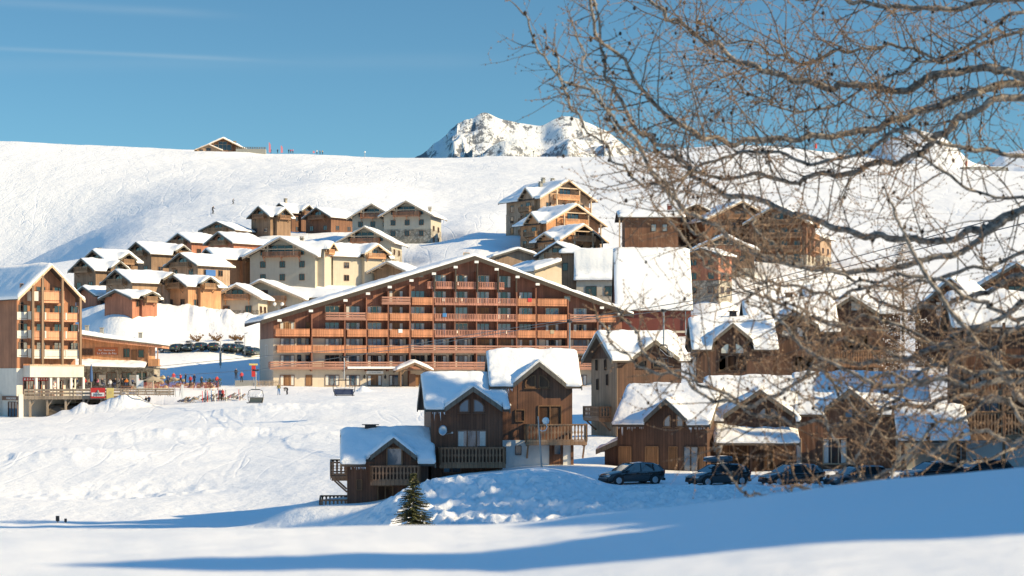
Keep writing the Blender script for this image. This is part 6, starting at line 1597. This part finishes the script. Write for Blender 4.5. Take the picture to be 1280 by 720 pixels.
def conifers():
    m, br = make_spruce(3.6, 3, dens=1.5)
    t = thing('spruce_tree', 'small bushy spruce in front of the low left chalet', 'spruce tree', on_ground(517, 111, -.5))
    t.location.z = (HY-592)*111/F-3.6+.05
    mm = MB(); mm.tube([(0, 0, -.8), (0, 0, 3.5)], [.09, .015], 7); mm.build('trunk', M['twigd'], t)
    sn = MB(); rr = random.Random(8)
    for k in range(22):
        f = rr.uniform(.03, .9); a = rr.uniform(0, 6.28); q = 3.6*.38*(1-f)**.85*rr.uniform(.5, .95); c = (q*cos(a), q*sin(a), 3.6*f+.04-.1*q); w = rr.uniform(.03, .09)
        sn.lathe([(0, -w*.3), (w, 0), (w*.6, w*.4), (0, w*.5)], 6, c)
    sn.build('snow_tufts', M['rsnow'], t)
    br.build('branches', M['twigd'], t); m.build('needles', M['needle'], t)
    # unseen tall spruces on a raised slope, added to shade the parking and chalets
    m, br = make_spruce(15, 5, dens=1.4)
    g = 'unseen spruces added to shade the chalets'
    b = None
    spots = [(1560, 106, 18), (1640, 110, 22), (1500, 103, 16), (1720, 113, 23), (1610, 100, 18), (1800, 106, 22), (1880, 114, 23), (1700, 101, 20), (1980, 108, 24), (1560, 118, 17), (1650, 120, 22), (1750, 119, 23), (1850, 121, 24), (1530, 112, 15), (1480, 118, 13), (1538, 125, 30), (1548, 127.5, 33), (1560, 124, 34), (1572, 126.5, 33), (1530, 123, 29), (1585, 123.5, 34), (1590, 137, 10), (1640, 141, 12), (1540, 143, 10), (1690, 135, 13)]
    for i, (px, d, h) in enumerate(spots):
        loc = on_ground(px, d, -.3)
        if b is None:
            b = thing('shade_spruce', 'tall dark spruce added out of view to shade the parking', 'spruce tree', loc, 0, g)
            mm = MB(); mm.tube([(0, 0, -1), (0, 0, 14.8)], [.25, .02], 8); mm.build('trunk', M['twigd'], b); m.build('needles', M['needled'], b)
            b.scale = (h/15,)*3
        else:
            c = dup(b, 'tall dark spruce added out of view to shade the parking', loc, rnd0.uniform(0, 6), g, h/15*(1.0 if h > 28 else .80))
            if h > 28: c.scale = (h/15*.58, h/15*.58, h/15)  # narrow tall clump added to shade the two lower centre roofs
rnd0 = random.Random(77)
def bare_larch(px, py, d, h, seed, lb, snowy=True):
    t = thing('bare_larch', lb, 'larch tree', W(px, py, d)); rnd = random.Random(seed); tw = MB(); sn = MB(); bk = MB()
    bk.tube([(0, 0, -1), (.1, 0, h*.5), (0, 0, h)], [.22, .13, .02], 8)
    for k in range(150):
        f = rnd.uniform(.10, .98); z = h*f; a = rnd.uniform(0, 6.283); L_ = (h*.19*(1-f)**.6+.35)*rnd.uniform(.6, 1.1)
        p = Vector((0, 0, z)); pts = [p]; dr = Vector((cos(a), sin(a), rnd.uniform(-.1, .25)))
        for s in range(5): p = p+dr*L_/5; dr.z += .06; pts.append(p.copy())
        tw.tube(pts, [.03, .025, .02, .015, .01, .006], 4, cap=False)
        for s in range(1, 6):
            for q in range(5):
                e = Vector((rnd.uniform(-1, 1), rnd.uniform(-1, 1), rnd.uniform(-1.2, .6)))*rnd.uniform(.15, .5); c = pts[s]
                tw.tube([c, c+e*.6, c+e+Vector((0, 0, -.04))], [.010, .008, .004], 3, cap=False)
                if snowy and rnd.random() < .8:
                    c2 = c+e*rnd.uniform(.2, .9); r_ = rnd.uniform(.03, .085); sn.lathe([(0, -r_*.5), (r_, 0), (0, r_*.8)], 5, tuple(c2))
    bk.build('trunk', M['twigd'], t); tw.build('branches', M['twig'], t)
    if snowy: sn.build('snow_tufts', M['rsnow'], t)

def catmull(P, n):
    out = []
    for i in range(len(P)-1):
        p0 = P[max(i-1, 0)]; p1 = P[i]; p2 = P[i+1]; p3 = P[min(i+2, len(P)-1)]
        for k in range(n):
            t = k/n; out.append(.5*((2*p1)+(p2-p0)*t+(2*p0-5*p1+4*p2-p3)*t*t+(3*p1-p0-3*p2+p3)*t**3))
    out.append(P[-1]); return out
LIMBS = [  # (points in photo columns/rows from the trunk outwards, depth start, depth end, radius px start, end, child density)
 ([(1420,120),(1280,96),(1230,84),(1180,90),(1120,112),(1060,110),(1000,100),(960,85),(930,75),(890,52),(850,30),(818,5),(790,-25)], 13, 14.5, 12, 3.5, 1.0),
 ([(1420,150),(1280,104),(1210,118),(1150,142),(1100,158),(1040,168),(980,177),(920,177),(870,165),(830,140),(800,105),(770,70),(745,30),(735,-20)], 13.5, 12.5, 11, 3, 1.1),
 ([(1420,160),(1275,122),(1210,142),(1180,165),(1150,188),(1110,205),(1050,215),(1000,225),(950,220),(890,222),(850,205),(820,180)], 13, 14, 11, 3, 1.0),
 ([(1420,280),(1290,265),(1230,285),(1180,297),(1120,300),(1060,288),(1010,272),(960,255),(900,240),(860,215),(830,180),(800,160),(772,120),(756,85),(745,20),(742,-15)], 11.5, 13, 11, 2.6, 1.0),
 ([(1420,240),(1290,262),(1240,290),(1190,318),(1130,330),(1060,340),(1000,332),(950,318),(900,290),(860,268),(825,225),(795,180),(765,150),(740,115),(700,100),(675,70),(655,18)], 11, 12.5, 9, 2.2, 1.0),
 ([(1420,620),(1330,540),(1280,500),(1240,450),(1190,390),(1155,330),(1130,290),(1112,250)], 8.2, 9.0, 13, 2.5, .6),
 ([(1420,330),(1330,330),(1260,350),(1200,378),(1140,385),(1090,380)], 10, 11, 10, 4, .9),
 ([(1420,350),(1300,372),(1250,395),(1200,420),(1140,445),(1090,452),(1040,455),(990,480),(950,505),(900,500),(860,480),(820,450),(790,410),(770,385)], 8.5, 9.5, 8, 2.4, 1.2),
 ([(1420,480),(1300,470),(1240,480),(1180,475),(1120,478),(1060,470),(1010,440),(985,410),(965,390),(962,350)], 7.6, 8.3, 8, 2.4, 1.2),
 ([(1420,520),(1290,510),(1210,500),(1140,510),(1080,520),(1020,530),(960,520),(900,490),(850,470),(800,455),(770,430),(745,395)], 8.8, 9.8, 7, 2.2, 1.2),
 ([(1420,560),(1290,552),(1230,545),(1170,560),(1110,590),(1050,608),(1000,612),(950,622),(915,605),(900,570),(893,540)], 7.2, 8.0, 6, 1.8, .9),
 ([(1420,500),(1300,540),(1260,500),(1200,520),(1150,550),(1110,600),(1080,600),(1050,560),(1035,520),(1000,490)], 7.0, 7.8, 5.5, 2, .9),
 ([(1420,40),(1300,35),(1230,55),(1180,75),(1130,58),(1080,60),(1030,70),(990,75),(950,60),(900,45),(870,20)], 14, 15, 5, 2, 1.2),
 ([(1420,-10),(1300,-5),(1220,5),(1160,12),(1110,10),(1070,0),(1020,-10)], 13, 14, 9, 4, 1.0),
 ([(1420,80),(1290,15),(1240,35),(1190,70),(1150,80),(1100,100),(1050,130),(1000,140),(960,130),(930,110)], 13, 13.6, 5, 2, 1.1),
 ([(1420,180),(1300,200),(1240,190),(1180,180),(1130,160),(1080,190),(1020,205),(960,190),(900,200),(850,225),(810,230),(780,215),(750,180),(720,140),(700,100),(690,60)], 12.5, 12, 6, 2, 1.1),
 ([(1420,230),(1300,245),(1230,245),(1170,210),(1140,180),(1120,150),(1095,120)], 12, 12.6, 5, 2, .9),
 ([(1420,400),(1310,420),(1250,410),(1190,430),(1130,410),(1080,400),(1030,405),(990,380),(950,370),(900,340),(870,320),(840,280)], 9.2, 9.8, 6, 2, 1.1),
 ([(1420,300),(1310,310),(1240,330),(1170,350),(1110,360),(1050,370),(1000,360),(950,350),(915,330),(880,300),(850,270),(835,230),(790,190),(760,140),(735,90),(720,40)], 10.5, 11.5, 5, 1.8, 1.0),
 ([(1420,380),(1300,400),(1240,430),(1180,450),(1140,480),(1100,520),(1080,560),(1050,590),(1010,600)], 8, 8.5, 5, 2, 1.0),
]
_r = random.Random(19)
for _k in range(5):      # further fine boughs massed low on the right
    y0 = _r.uniform(330, 560); pts_ = [(1420, y0+_r.uniform(-60, 20))]; yy = y0; xx = 1300
    while xx > _r.uniform(860, 1060):
        pts_.append((xx, yy)); xx -= _r.uniform(40, 70); yy += _r.uniform(-32, 36)
    for _j in range(3): pts_.append((pts_[-1][0]-_r.uniform(12, 30), pts_[-1][1]-_r.uniform(15, 45)))
    LIMBS.append((pts_, _r.uniform(7, 10), _r.uniform(7, 10.5), _r.uniform(4, 6.5), 1.7, .95))
def larch():
    T = thing('larch_tree', 'leafless larch reaching in from the right with cones on its grey branches', 'larch tree', on_ground(1570, 13, -.1))
    org = T.location
    tr = MB(); tp = catmull([Vector(org)+Vector(v) for v in ((0, 0, -.3), (.05, .1, .8), (-.02, .25, 2.0), (.06, .3, 3.4), (0, .35, 5.5))], 6)
    tr.tube([p-org for p in tp], [.24-.006*i for i in range(len(tp))], 12); tr.build('trunk', M['bark'], T, smooth=True)
    rnd = random.Random(41)
    for li, (pts, d0, d1, r0, r1, dens) in enumerate(LIMBS):
        o0 = C0 = (d0+d1)/2; d0, d1 = 11.3+(d0-7)*.55, 11.3+(d1-7)*.55
        P = []
        for i, (px, py) in enumerate(pts):
            f = i/(len(pts)-1); P.append(W(px, py, d0+(d1-d0)*f))
        P = [Vector((org.x, org.y+.2, P[0].z+.0))]+P
        C = catmull(P, 9); n = len(C)
        for i in range(6, n): C[i] = C[i]+Vector((rnd.uniform(-1, 1), rnd.uniform(-1, 1), rnd.uniform(-1, 1)))*.004+Vector((vnoise(i*.33, li*7.1), vnoise(i*.33, li*7.1+40), vnoise(i*.33, li*7.1+80)))*.035
        mm = MB(); rads = []
        for i, p in enumerate(C):
            f = i/(n-1); rads.append((r0+(r1-r0)*f)*.52*p.y/F*(1+.14*rnd.uniform(-1, 1)))
        mm.tube([p-org for p in C], rads, 8)
        # knuckles
        for i in range(3, n-1, 2):
            for _ in range(2):
                e = Vector((rnd.uniform(-1, 1), rnd.uniform(-1, 1), rnd.uniform(-1, 1))).normalized()*(rads[i]+.012); mm.tube([C[i]-org, C[i]-org+e], [rads[i]*.6, .005], 4)
        tw = MB(); kn = MB(); tt = MB(); low = 1.15 if o0 > 10.8 else .85; near = C[n//2].y/13
        def knobs(pts2, step=2, pr=.7, sz=.009):
            for i in range(1, len(pts2), step):
                if rnd.random() < pr:
                    e = Vector((rnd.uniform(-1, 1), rnd.uniform(-1, 1), rnd.uniform(-1, 1))).normalized()*sz*rnd.uniform(.7, 1.3); c = pts2[i]; tw.tube([c, c+e], [.006, .004], 3, cap=True)
        def twig(o, dr, L_, r, lvl):
            ns = max(5, int(L_/.045)); p = o.copy(); out = [p.copy()]; dr = dr.normalized(); bend = Vector((rnd.uniform(-1, 1), rnd.uniform(-1, 1), rnd.uniform(-.4, 1.3)))*rnd.uniform(.02, .10)
            for s in range(ns):
                f = s/ns
                dr = (dr+bend*(.5+f)+Vector((rnd.uniform(-1, 1), rnd.uniform(-1, 1), rnd.uniform(-1, 1)))*.15).normalized()
                p = p+dr*(L_/ns); out.append(p.copy())
            (tt if lvl == 1 else tw).tube([q-org for q in out], [r*(1-.68*i/ns) for i in range(ns+1)], 5 if lvl == 1 else 3, cap=False)
            knobs([q-org for q in out], 1 if lvl < 3 else 2, .6)
            if lvl < 3:
                step = (rnd.uniform(.08, .13) if lvl == 1 else rnd.uniform(.16, .30))/low**.7; k = int(L_/step)
                for q in range(k):
                    i = min(ns-1, 1+int((q+rnd.random())/max(1, k)*ns)); t = (out[i+1]-out[i]).normalized()
                    u = Vector((rnd.uniform(-1, 1), rnd.uniform(-.7, .7), rnd.uniform(-1, 1))); u = (u-t*u.dot(t)).normalized()
                    twig(out[i], t*.55+u*.9, L_*rnd.uniform(.2, .55), r*.58, lvl+1)
            if lvl < 3 and rnd.random() < .07:
                c = out[rnd.randrange(1, len(out))]-org; r_ = rnd.uniform(.007, .012)*near; kn.lathe([(r_*.3, -r_*1.2), (r_, -r_*.5), (r_*.9, r_*.5), (r_*.2, r_*1.3)], 6, tuple(c))
        Ltot = sum((C[i+1]-C[i]).length for i in range(n-1)); k = int(Ltot/.12*dens*low)
        for q in range(k):
            f = (q+rnd.random())/k
            i = min(n-2, int(f*(n-1))); 
            px = 640+C[i].x*F/C[i].y
            if px > 1380: continue
            if px < 820 and rnd.random() < .35: continue
            t = (C[i+1]-C[i]).normalized(); u = Vector((rnd.uniform(-1, 1), rnd.uniform(-.6, .6), rnd.uniform(-1, 1))); u = (u-t*u.dot(t)).normalized()
            L_ = rnd.uniform(.18, .85)*(.75+.5*f)*C[i].y/13
            if rnd.random() < .4: L_ *= .5
            if px < 790: L_ = min(L_, .28)
            twig(C[i], t*rnd.uniform(.3, 1.0)+u, L_, min(.0052, rads[i]*.6)*C[i].y/13, 1)
        # tip
        twig(C[-1], (C[-1]-C[-3]), .18, rads[-1]*.9, 1)
        # attached cones along the limb
        for i in range(4, n-1):
            if rnd.random() < .15:
                c = C[i]-org+Vector((rnd.uniform(-1, 1), rnd.uniform(-1, 1), rnd.uniform(-.5, 1)))*(rads[i]+.008); r_ = rnd.uniform(.008, .014)*near; kn.lathe([(r_*.3, -r_*1.2), (r_, -r_*.5), (r_*.9, r_*.5), (r_*.2, r_*1.3)], 6, tuple(c))
        for k2, mbx in ((1, tt), (2, tw), (3, kn)): mm.add(mbx.v, mbx.f, k2)
        mm.build('branch', [M['bark'], M['twigd'], M['twig'], M['knob']], T, smooth=True)

# ------------------------------------------------------------------ mountain, far hills, hut
def rockmat():
    m, nt, b = new_mat('rock_and_snow')
    g = N(nt, 'ShaderNodeNewGeometry'); sp = N(nt, 'ShaderNodeSeparateXYZ'); L(nt, g.outputs['True Normal'], sp.inputs[0])
    tc = N(nt, 'ShaderNodeTexCoord'); a = N(nt, 'ShaderNodeTexNoise', Scale=.011, Detail=9.0, Roughness=.7); 
    mp = N(nt, 'ShaderNodeMapping'); L(nt, tc.outputs['Object'], mp.inputs[0]); mp.inputs['Rotation'].default_value = (0, .6, 0); mp.inputs['Scale'].default_value = (1.1, 1, .8); L(nt, mp.outputs[0], a.inputs['Vector'])
    a2 = N(nt, 'ShaderNodeTexNoise', Scale=.045, Detail=8.0, Roughness=.75); L(nt, mp.outputs[0], a2.inputs['Vector'])
    v = math_n(nt, 'ADD', math_n(nt, 'MULTIPLY', sp.outputs[2], .45), math_n(nt, 'MULTIPLY', math_n(nt, 'SUBTRACT', a.outputs[0], .5), 1.5))
    v = math_n(nt, 'ADD', v, math_n(nt, 'MULTIPLY', math_n(nt, 'SUBTRACT', a2.outputs[0], .5), 2.0))
    mr = N(nt, 'ShaderNodeMapRange'); L(nt, v, mr.inputs[0]); mr.inputs[1].default_value = .15; mr.inputs[2].default_value = .27
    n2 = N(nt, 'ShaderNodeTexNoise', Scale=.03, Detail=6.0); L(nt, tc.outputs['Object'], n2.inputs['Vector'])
    rc = mixc(nt, n2.outputs[0], (.15, .17, .20), (.27, .27, .28))  # rock lightened and blued, distance haze put into the colour
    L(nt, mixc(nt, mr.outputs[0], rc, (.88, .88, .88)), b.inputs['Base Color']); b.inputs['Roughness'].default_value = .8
    bp = N(nt, 'ShaderNodeBump', Strength=.9, Distance=16.0); L(nt, a.outputs[0], bp.inputs['Height']); L(nt, bp.outputs[0], b.inputs['Normal'])
    return m
def hills():
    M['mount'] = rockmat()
    sil = [(440,235),(515,196),(540,180),(560,166),(572,152),(590,144),(598,137),(604,133),(612,138),(625,145),(650,150),(664,152),(676,156),(684,152),(694,147),(705,144),(722,144),(738,149),(745,153),(762,162),(776,170),(795,180),(815,194),(840,208),(900,235)]
    D0 = 5200.
    xs = np.arange(430, 910, 1.1); ds = np.linspace(-1500, 700, 150)
    PX, DD = np.meshgrid(xs, ds); X = (PX-640)*D0/F
    ridge = (HY-np.interp(PX, [s[0] for s in sil], [s[1] for s in sil]))*D0/F
    n = ridged(X*.0035, DD*.0022, 5); n2 = ridged(X*.011+5, DD*.008, 4); n3 = fbm(X*.03, DD*.03, 4)
    fall = np.where(DD < 0, -DD*.62, DD*1.1)
    near = np.clip(abs(DD)/260, 0, 1)
    Z = ridge-fall+near*(n-.55)*190+(.25+near)*(n2-.5)*62+n3*9*near+n*4+9*ridged(X*.05, DD*.02, 3)*near
    # saddle gully facing right of the left peak
    gx = (672-640)*D0/F
    Z += 40*np.exp(-((X-gx-DD*-.1)/110)**2)*near
    for _ in range(14): Z[:, 2:-2] = np.where(abs(X[:, 2:-2]-gx) < 160, (Z[:, :-4]+Z[:, 1:-3]+Z[:, 2:-2]+Z[:, 3:-1]+Z[:, 4:])/5, Z[:, 2:-2])
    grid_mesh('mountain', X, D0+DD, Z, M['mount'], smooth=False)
    # rounded far hills at the right
    sil = [(900,225),(1000,200),(1060,205),(1085,192),(1108,176),(1128,165),(1150,162),(1172,169),(1190,181),(1205,194),(1222,206),(1240,212),(1252,203),(1268,197),(1300,190),(1400,170),(1600,190)]
    D0 = 2600.; xs = np.arange(880, 1620, 4.); ds = np.linspace(-500, 300, 60); PX, DD = np.meshgrid(xs, ds); X = (PX-640)*D0/F
    ridge = (HY-np.interp(PX, [s[0] for s in sil], [s[1] for s in sil]))*D0/F
    Z = ridge-np.abs(DD)*.55+fbm(X*.012, DD*.01, 4)*16
    grid_mesh('far_hill', X, D0+DD, Z, M['snow'])
def hilltop():
    p = on_ground(286, 948); py = HY-p.z*F/948
    H = House('mountain_hut', 'timber mountain restaurant with glazed gable on the snowy ridge', 'mountain hut', 277, 190, 948, 12, None, 10)
    H.comp(-8.5, 9.5, 0, 14, 'y', 2.0, 6.3, oe=2.6, og=2.2, z0=-4); H.walls(M['dark2'], 'timber_wall'); H.roof(trim=M['trim']); H.snow(.7, .8)
    H.win('F', 0, 0, .9, 8.0, 2.6, 'four', 'trim_f', 'glass'); H.win('F', 0, 0, 3.6, 4.0, 1.3, 'two', 'trim_f', 'glass')
    H.chimney(6.5, 6, 2.2, 1.6)
    H2 = House('mountain_hut_annex', 'small lit timber annex left of the ridge restaurant', 'annex', 262, 189, 942, 8); H2.comp(-6, 5, 0, 8, 'y', .7, 3.0, oe=1.2, og=1, z0=-4); H2.walls(M['tan'], 'timber_wall'); H2.roof(trim=M['trim']); H2.snow(.4, .9)
    H2.win('F', 0, 0, .2, 2.0, 1.2, 'two', 'frame'); H2.win('F', 0, -3.4, -.3, 1.4, 1.0, 'two', 'frame')
    f = thing('hut_terrace', 'dark terrace wall beside the ridge restaurant', 'terrace', W(316, 189.5, 942), R(3)); m = MB(); m.box(-8, 6, 0, 5, -2, 1.3); m.build('wall', M['grey'], f); m = MB(); railing(m, [(-8, .1), (6, .1)], .9, 'slat', .8); o = m.build('railing', M['gtrim'], f); o.location.z = 1.3
    for px, h, lb in ((336, 5.5, 'tall pink feather flag on the ridge beside the restaurant'), (351, 4.2, 'thin pale flag right of the tall pink one'), (391, 1.8, 'small pink banner low on the ridge')):
        t = thing('feather_flag', lb, 'flag', on_ground(px, 952)); m = MB(); m.tube([(0, 0, -1), (0, 0, h)], .05, 5); m.build('pole', M['metal'], t)
        m = MB(); m.prism([(0, .6), (1.0, .8), (.9, h*.8), (.3, h), (0, h)], -.02, .02); m.build('cloth', M['pink'], t)
    for px, d, lb in ((456, 950, 'tiny pole on the skyline left of the mountain'), (603, 955, 'small snow marker pole below the summit'), (667, 955, 'thin dark piste pole on the skyline under the saddle'), (600, 940, 'short marker pole on the far piste')):
        t = thing('piste_pole', lb, 'pole', on_ground(px, d)); m = MB(); m.tube([(0, 0, -1), (0, 0, 2.2)], .14, 6); m.build('pole', M['metal'], t); m = MB(); m.lathe([(.1, 0), (.4, .1), (.4, .6), (.1, .7)], 8, (0, 0, 2.2)); m.build('head', M['whitep'] if px != 667 else M['black'], t)
    for px, py, d, lb in ((1020, 187, 948, 'red piste marker on the skyline behind the branches'), (1208, 222, 900, 'red piste marker near the buried hut roof')):
        t = thing('piste_marker', lb, 'piste marker', on_ground(px, d)); m = MB(); m.tube([(0, 0, -1), (0, 0, 4.0)], .12, 6); m.build('pole', M['metal'], t); m = MB(); m.lathe([(.5, 0), (.5, 2.2)], 8, (0, 0, 1.6)); m.build('marker', M['red'], t)
    H3 = House('barn', 'half buried barn with bare pitched roof on the right ridge', 'barn', 1233, 221, 925, 0, None, 10); H3.comp(-10, 10, 0, 9, 'x', .6, 5.0, oe=1, og=1); H3.walls(M['grey'], 'wall')
    H3.comps[0]['zr'] = 4.6; H3.roof(mat=M['gtrim'], trim=M['gtrim'], beams=False)
    m = MB(); m.box(-10.5, 10.5, 4.5, 9.8, 3.5, 5.3); m.build('snow_cover', M['rsnow'], H3.t)
M['trim_f'] = plain('pale_window_frame', (.42, .30, .2), .6)
# ------------------------------------------------------------------ camera, light
SUN_AZ, SUN_EL = (0.960, -0.28), 26.5
def setup():
    cam = bpy.data.cameras.new('camera'); co = bpy.data.objects.new('camera', cam); COL.objects.link(co)
    co.location = (0, 0, 0); co.rotation_euler = (R(90), 0, 0)
    cam.lens = 70; cam.sensor_width = 36; cam.shift_y = (HY-360)/1280.0
    cam.clip_start = .1; cam.clip_end = 20000
    cam.dof.use_dof = True; cam.dof.focus_distance = 230; cam.dof.aperture_fstop = 5.0
    SC.camera = co
    w = bpy.data.worlds.new('World'); SC.world = w; w.use_nodes = True
    nt = w.node_tree; bg = nt.nodes['Background']
    sky = nt.nodes.new('ShaderNodeTexSky'); sky.sky_type = 'NISHITA'; sky.sun_disc = False
    el = R(SUN_EL); sky.sun_elevation = el
    az = math.atan2(SUN_AZ[0], SUN_AZ[1]); sky.sun_rotation = az   # clockwise from +Y
    sky.altitude = 2000; sky.air_density = 1.0; sky.dust_density = .15; sky.ozone_density = 2.5
    tint = mixc(nt, 1.0, sky.outputs[0], SKYTINT, 'MULTIPLY')
    # deepen the blue of the upper dome (mountain sky), which is what tints the shade on the snow
    tcz = nt.nodes.new('ShaderNodeTexCoord'); spz = nt.nodes.new('ShaderNodeSeparateXYZ'); nt.links.new(tcz.outputs['Generated'], spz.inputs[0])
    mz = nt.nodes.new('ShaderNodeMapRange'); mz.interpolation_type = 'SMOOTHSTEP'; nt.links.new(spz.outputs[2], mz.inputs[0]); mz.inputs[1].default_value = .22; mz.inputs[2].default_value = .6
    tint = mixc(nt, 1.0, tint, mixc(nt, mz.outputs[0], (1, 1, 1), (1.6, 1.98, 2.12)), 'MULTIPLY')
    # faint high cirrus streaks
    tc = nt.nodes.new('ShaderNodeTexCoord'); sp = nt.nodes.new('ShaderNodeSeparateXYZ'); nt.links.new(tc.outputs['Generated'], sp.inputs[0])
    ym = math_n(nt, 'MAXIMUM', sp.outputs[1], .05)
    a = math_n(nt, 'DIVIDE', sp.outputs[0], ym); b = math_n(nt, 'DIVIDE', sp.outputs[2], ym)
    cz = nt.nodes.new('ShaderNodeCombineXYZ'); nt.links.new(a, cz.inputs[0]); nt.links.new(b, cz.inputs[1])
    mp = nt.nodes.new('ShaderNodeMapping'); nt.links.new(cz.outputs[0], mp.inputs[0]); mp.inputs['Scale'].default_value = (7, 90, 1)
    nz = nt.nodes.new('ShaderNodeTexNoise'); nz.inputs['Scale'].default_value = 1.5; nz.inputs['Detail'].default_value = 5; nt.links.new(mp.outputs[0], nz.inputs['Vector'])
    tot = None
    for (A0, B0, K, Wd, A1, A2, I) in ((-.257, .1645, -.045, .0011, -.5, -.10, .16), (-.18, .1835, -.06, .0022, -.24, -.12, .10), (-.05, .158, .01, .004, -.2, .02, .05)):
        ln = math_n(nt, 'MULTIPLY_ADD', math_n(nt, 'SUBTRACT', a, A0), K, B0)
        dv = math_n(nt, 'DIVIDE', math_n(nt, 'SUBTRACT', b, ln), Wd)
        g = math_n(nt, 'POWER', 2.718, math_n(nt, 'MULTIPLY', math_n(nt, 'MULTIPLY', dv, dv), -1.0))
        m1 = nt.nodes.new('ShaderNodeMapRange'); m1.interpolation_type = 'SMOOTHSTEP'; nt.links.new(a, m1.inputs[0]); m1.inputs[1].default_value = A2; m1.inputs[2].default_value = A2-.06
        g = math_n(nt, 'MULTIPLY', math_n(nt, 'MULTIPLY', g, m1.outputs[0]), I)
        tot = g if tot is None else math_n(nt, 'ADD', tot, g)
    tot = math_n(nt, 'MULTIPLY', tot, math_n(nt, 'MULTIPLY_ADD', nz.outputs[0], 1.6, .1), clamp=True)
    out = mixc(nt, tot, tint, (5.5, 6.5, 7.0))
    nt.links.new(out, bg.inputs['Color']); bg.inputs['Strength'].default_value = SKYSTR
    s = bpy.data.lights.new('sun', 'SUN'); s.energy = SUNSTR; s.angle = R(.53); s.color = (1.38, 1.11, .68)
    so = bpy.data.objects.new('sun', s); COL.objects.link(so)
    v = Vector((SUN_AZ[0], SUN_AZ[1], 0)).normalized()*cos(el)+Vector((0, 0, sin(el)))
    so.rotation_euler = v.to_track_quat('Z', 'Y').to_euler(); so.location = v*50
    SC.view_settings.view_transform = 'Standard'; SC.view_settings.look = 'None'; SC.view_settings.exposure = 0
    SC.cycles.use_denoising = True
    SC.cycles.max_bounces = 6; SC.cycles.diffuse_bounces = 3; SC.cycles.glossy_bounces = 2; SC.cycles.transparent_max_bounces = 4
SKYTINT = (.66, 1.0, 1.02); SKYSTR = .106; SUNSTR = 5.0
hilltop_pads = None
village(); tier_block(); upper_right(); left_block(); hotel()
near_chalets(); front_row(); second_row(); restaurant()
# snow heaps
bump(159, 288, 2.2, 3.0, 2.4, .3); bump(152, 286, .7, 3.0, 2, .5); bump(112, 286.5, .9, 4.0, 1.8, .4); bump(132, 285, .5, 3.5, 1.5, .5); bump(92, 287, .6, 3.5, 1.5, .5)
bump(165, 392, 1.0, 12, 7, .2); bump(300, 389, 1.0, 5, 4, .9); bump(270, 389, .9, 5, 4, .9); bump(235, 389, .8, 5, 4, .8); bump(565, 125, .35, 3, 2, .8)
bump(455, 300, .9, 1.0, 1, .5)
bump(235, 222, 1.0, 15, 4, .3); bump(60, 196, .9, 10, 4, .3); bump(330, 255, .9, 9, 4, .3); bump(150, 170, -.9, 9, 5, .3); bump(400, 210, .6, 8, 4, .3)
hilltop()
terrace(); street_lamps(); cars(); people(); lift(); conifers(); bare_larch(1128, 482, 196, 14.5, 5, 'pale twiggy larch dusted with snow standing between the dark chalets'); larch()
hills(); build_terrain(); setup()
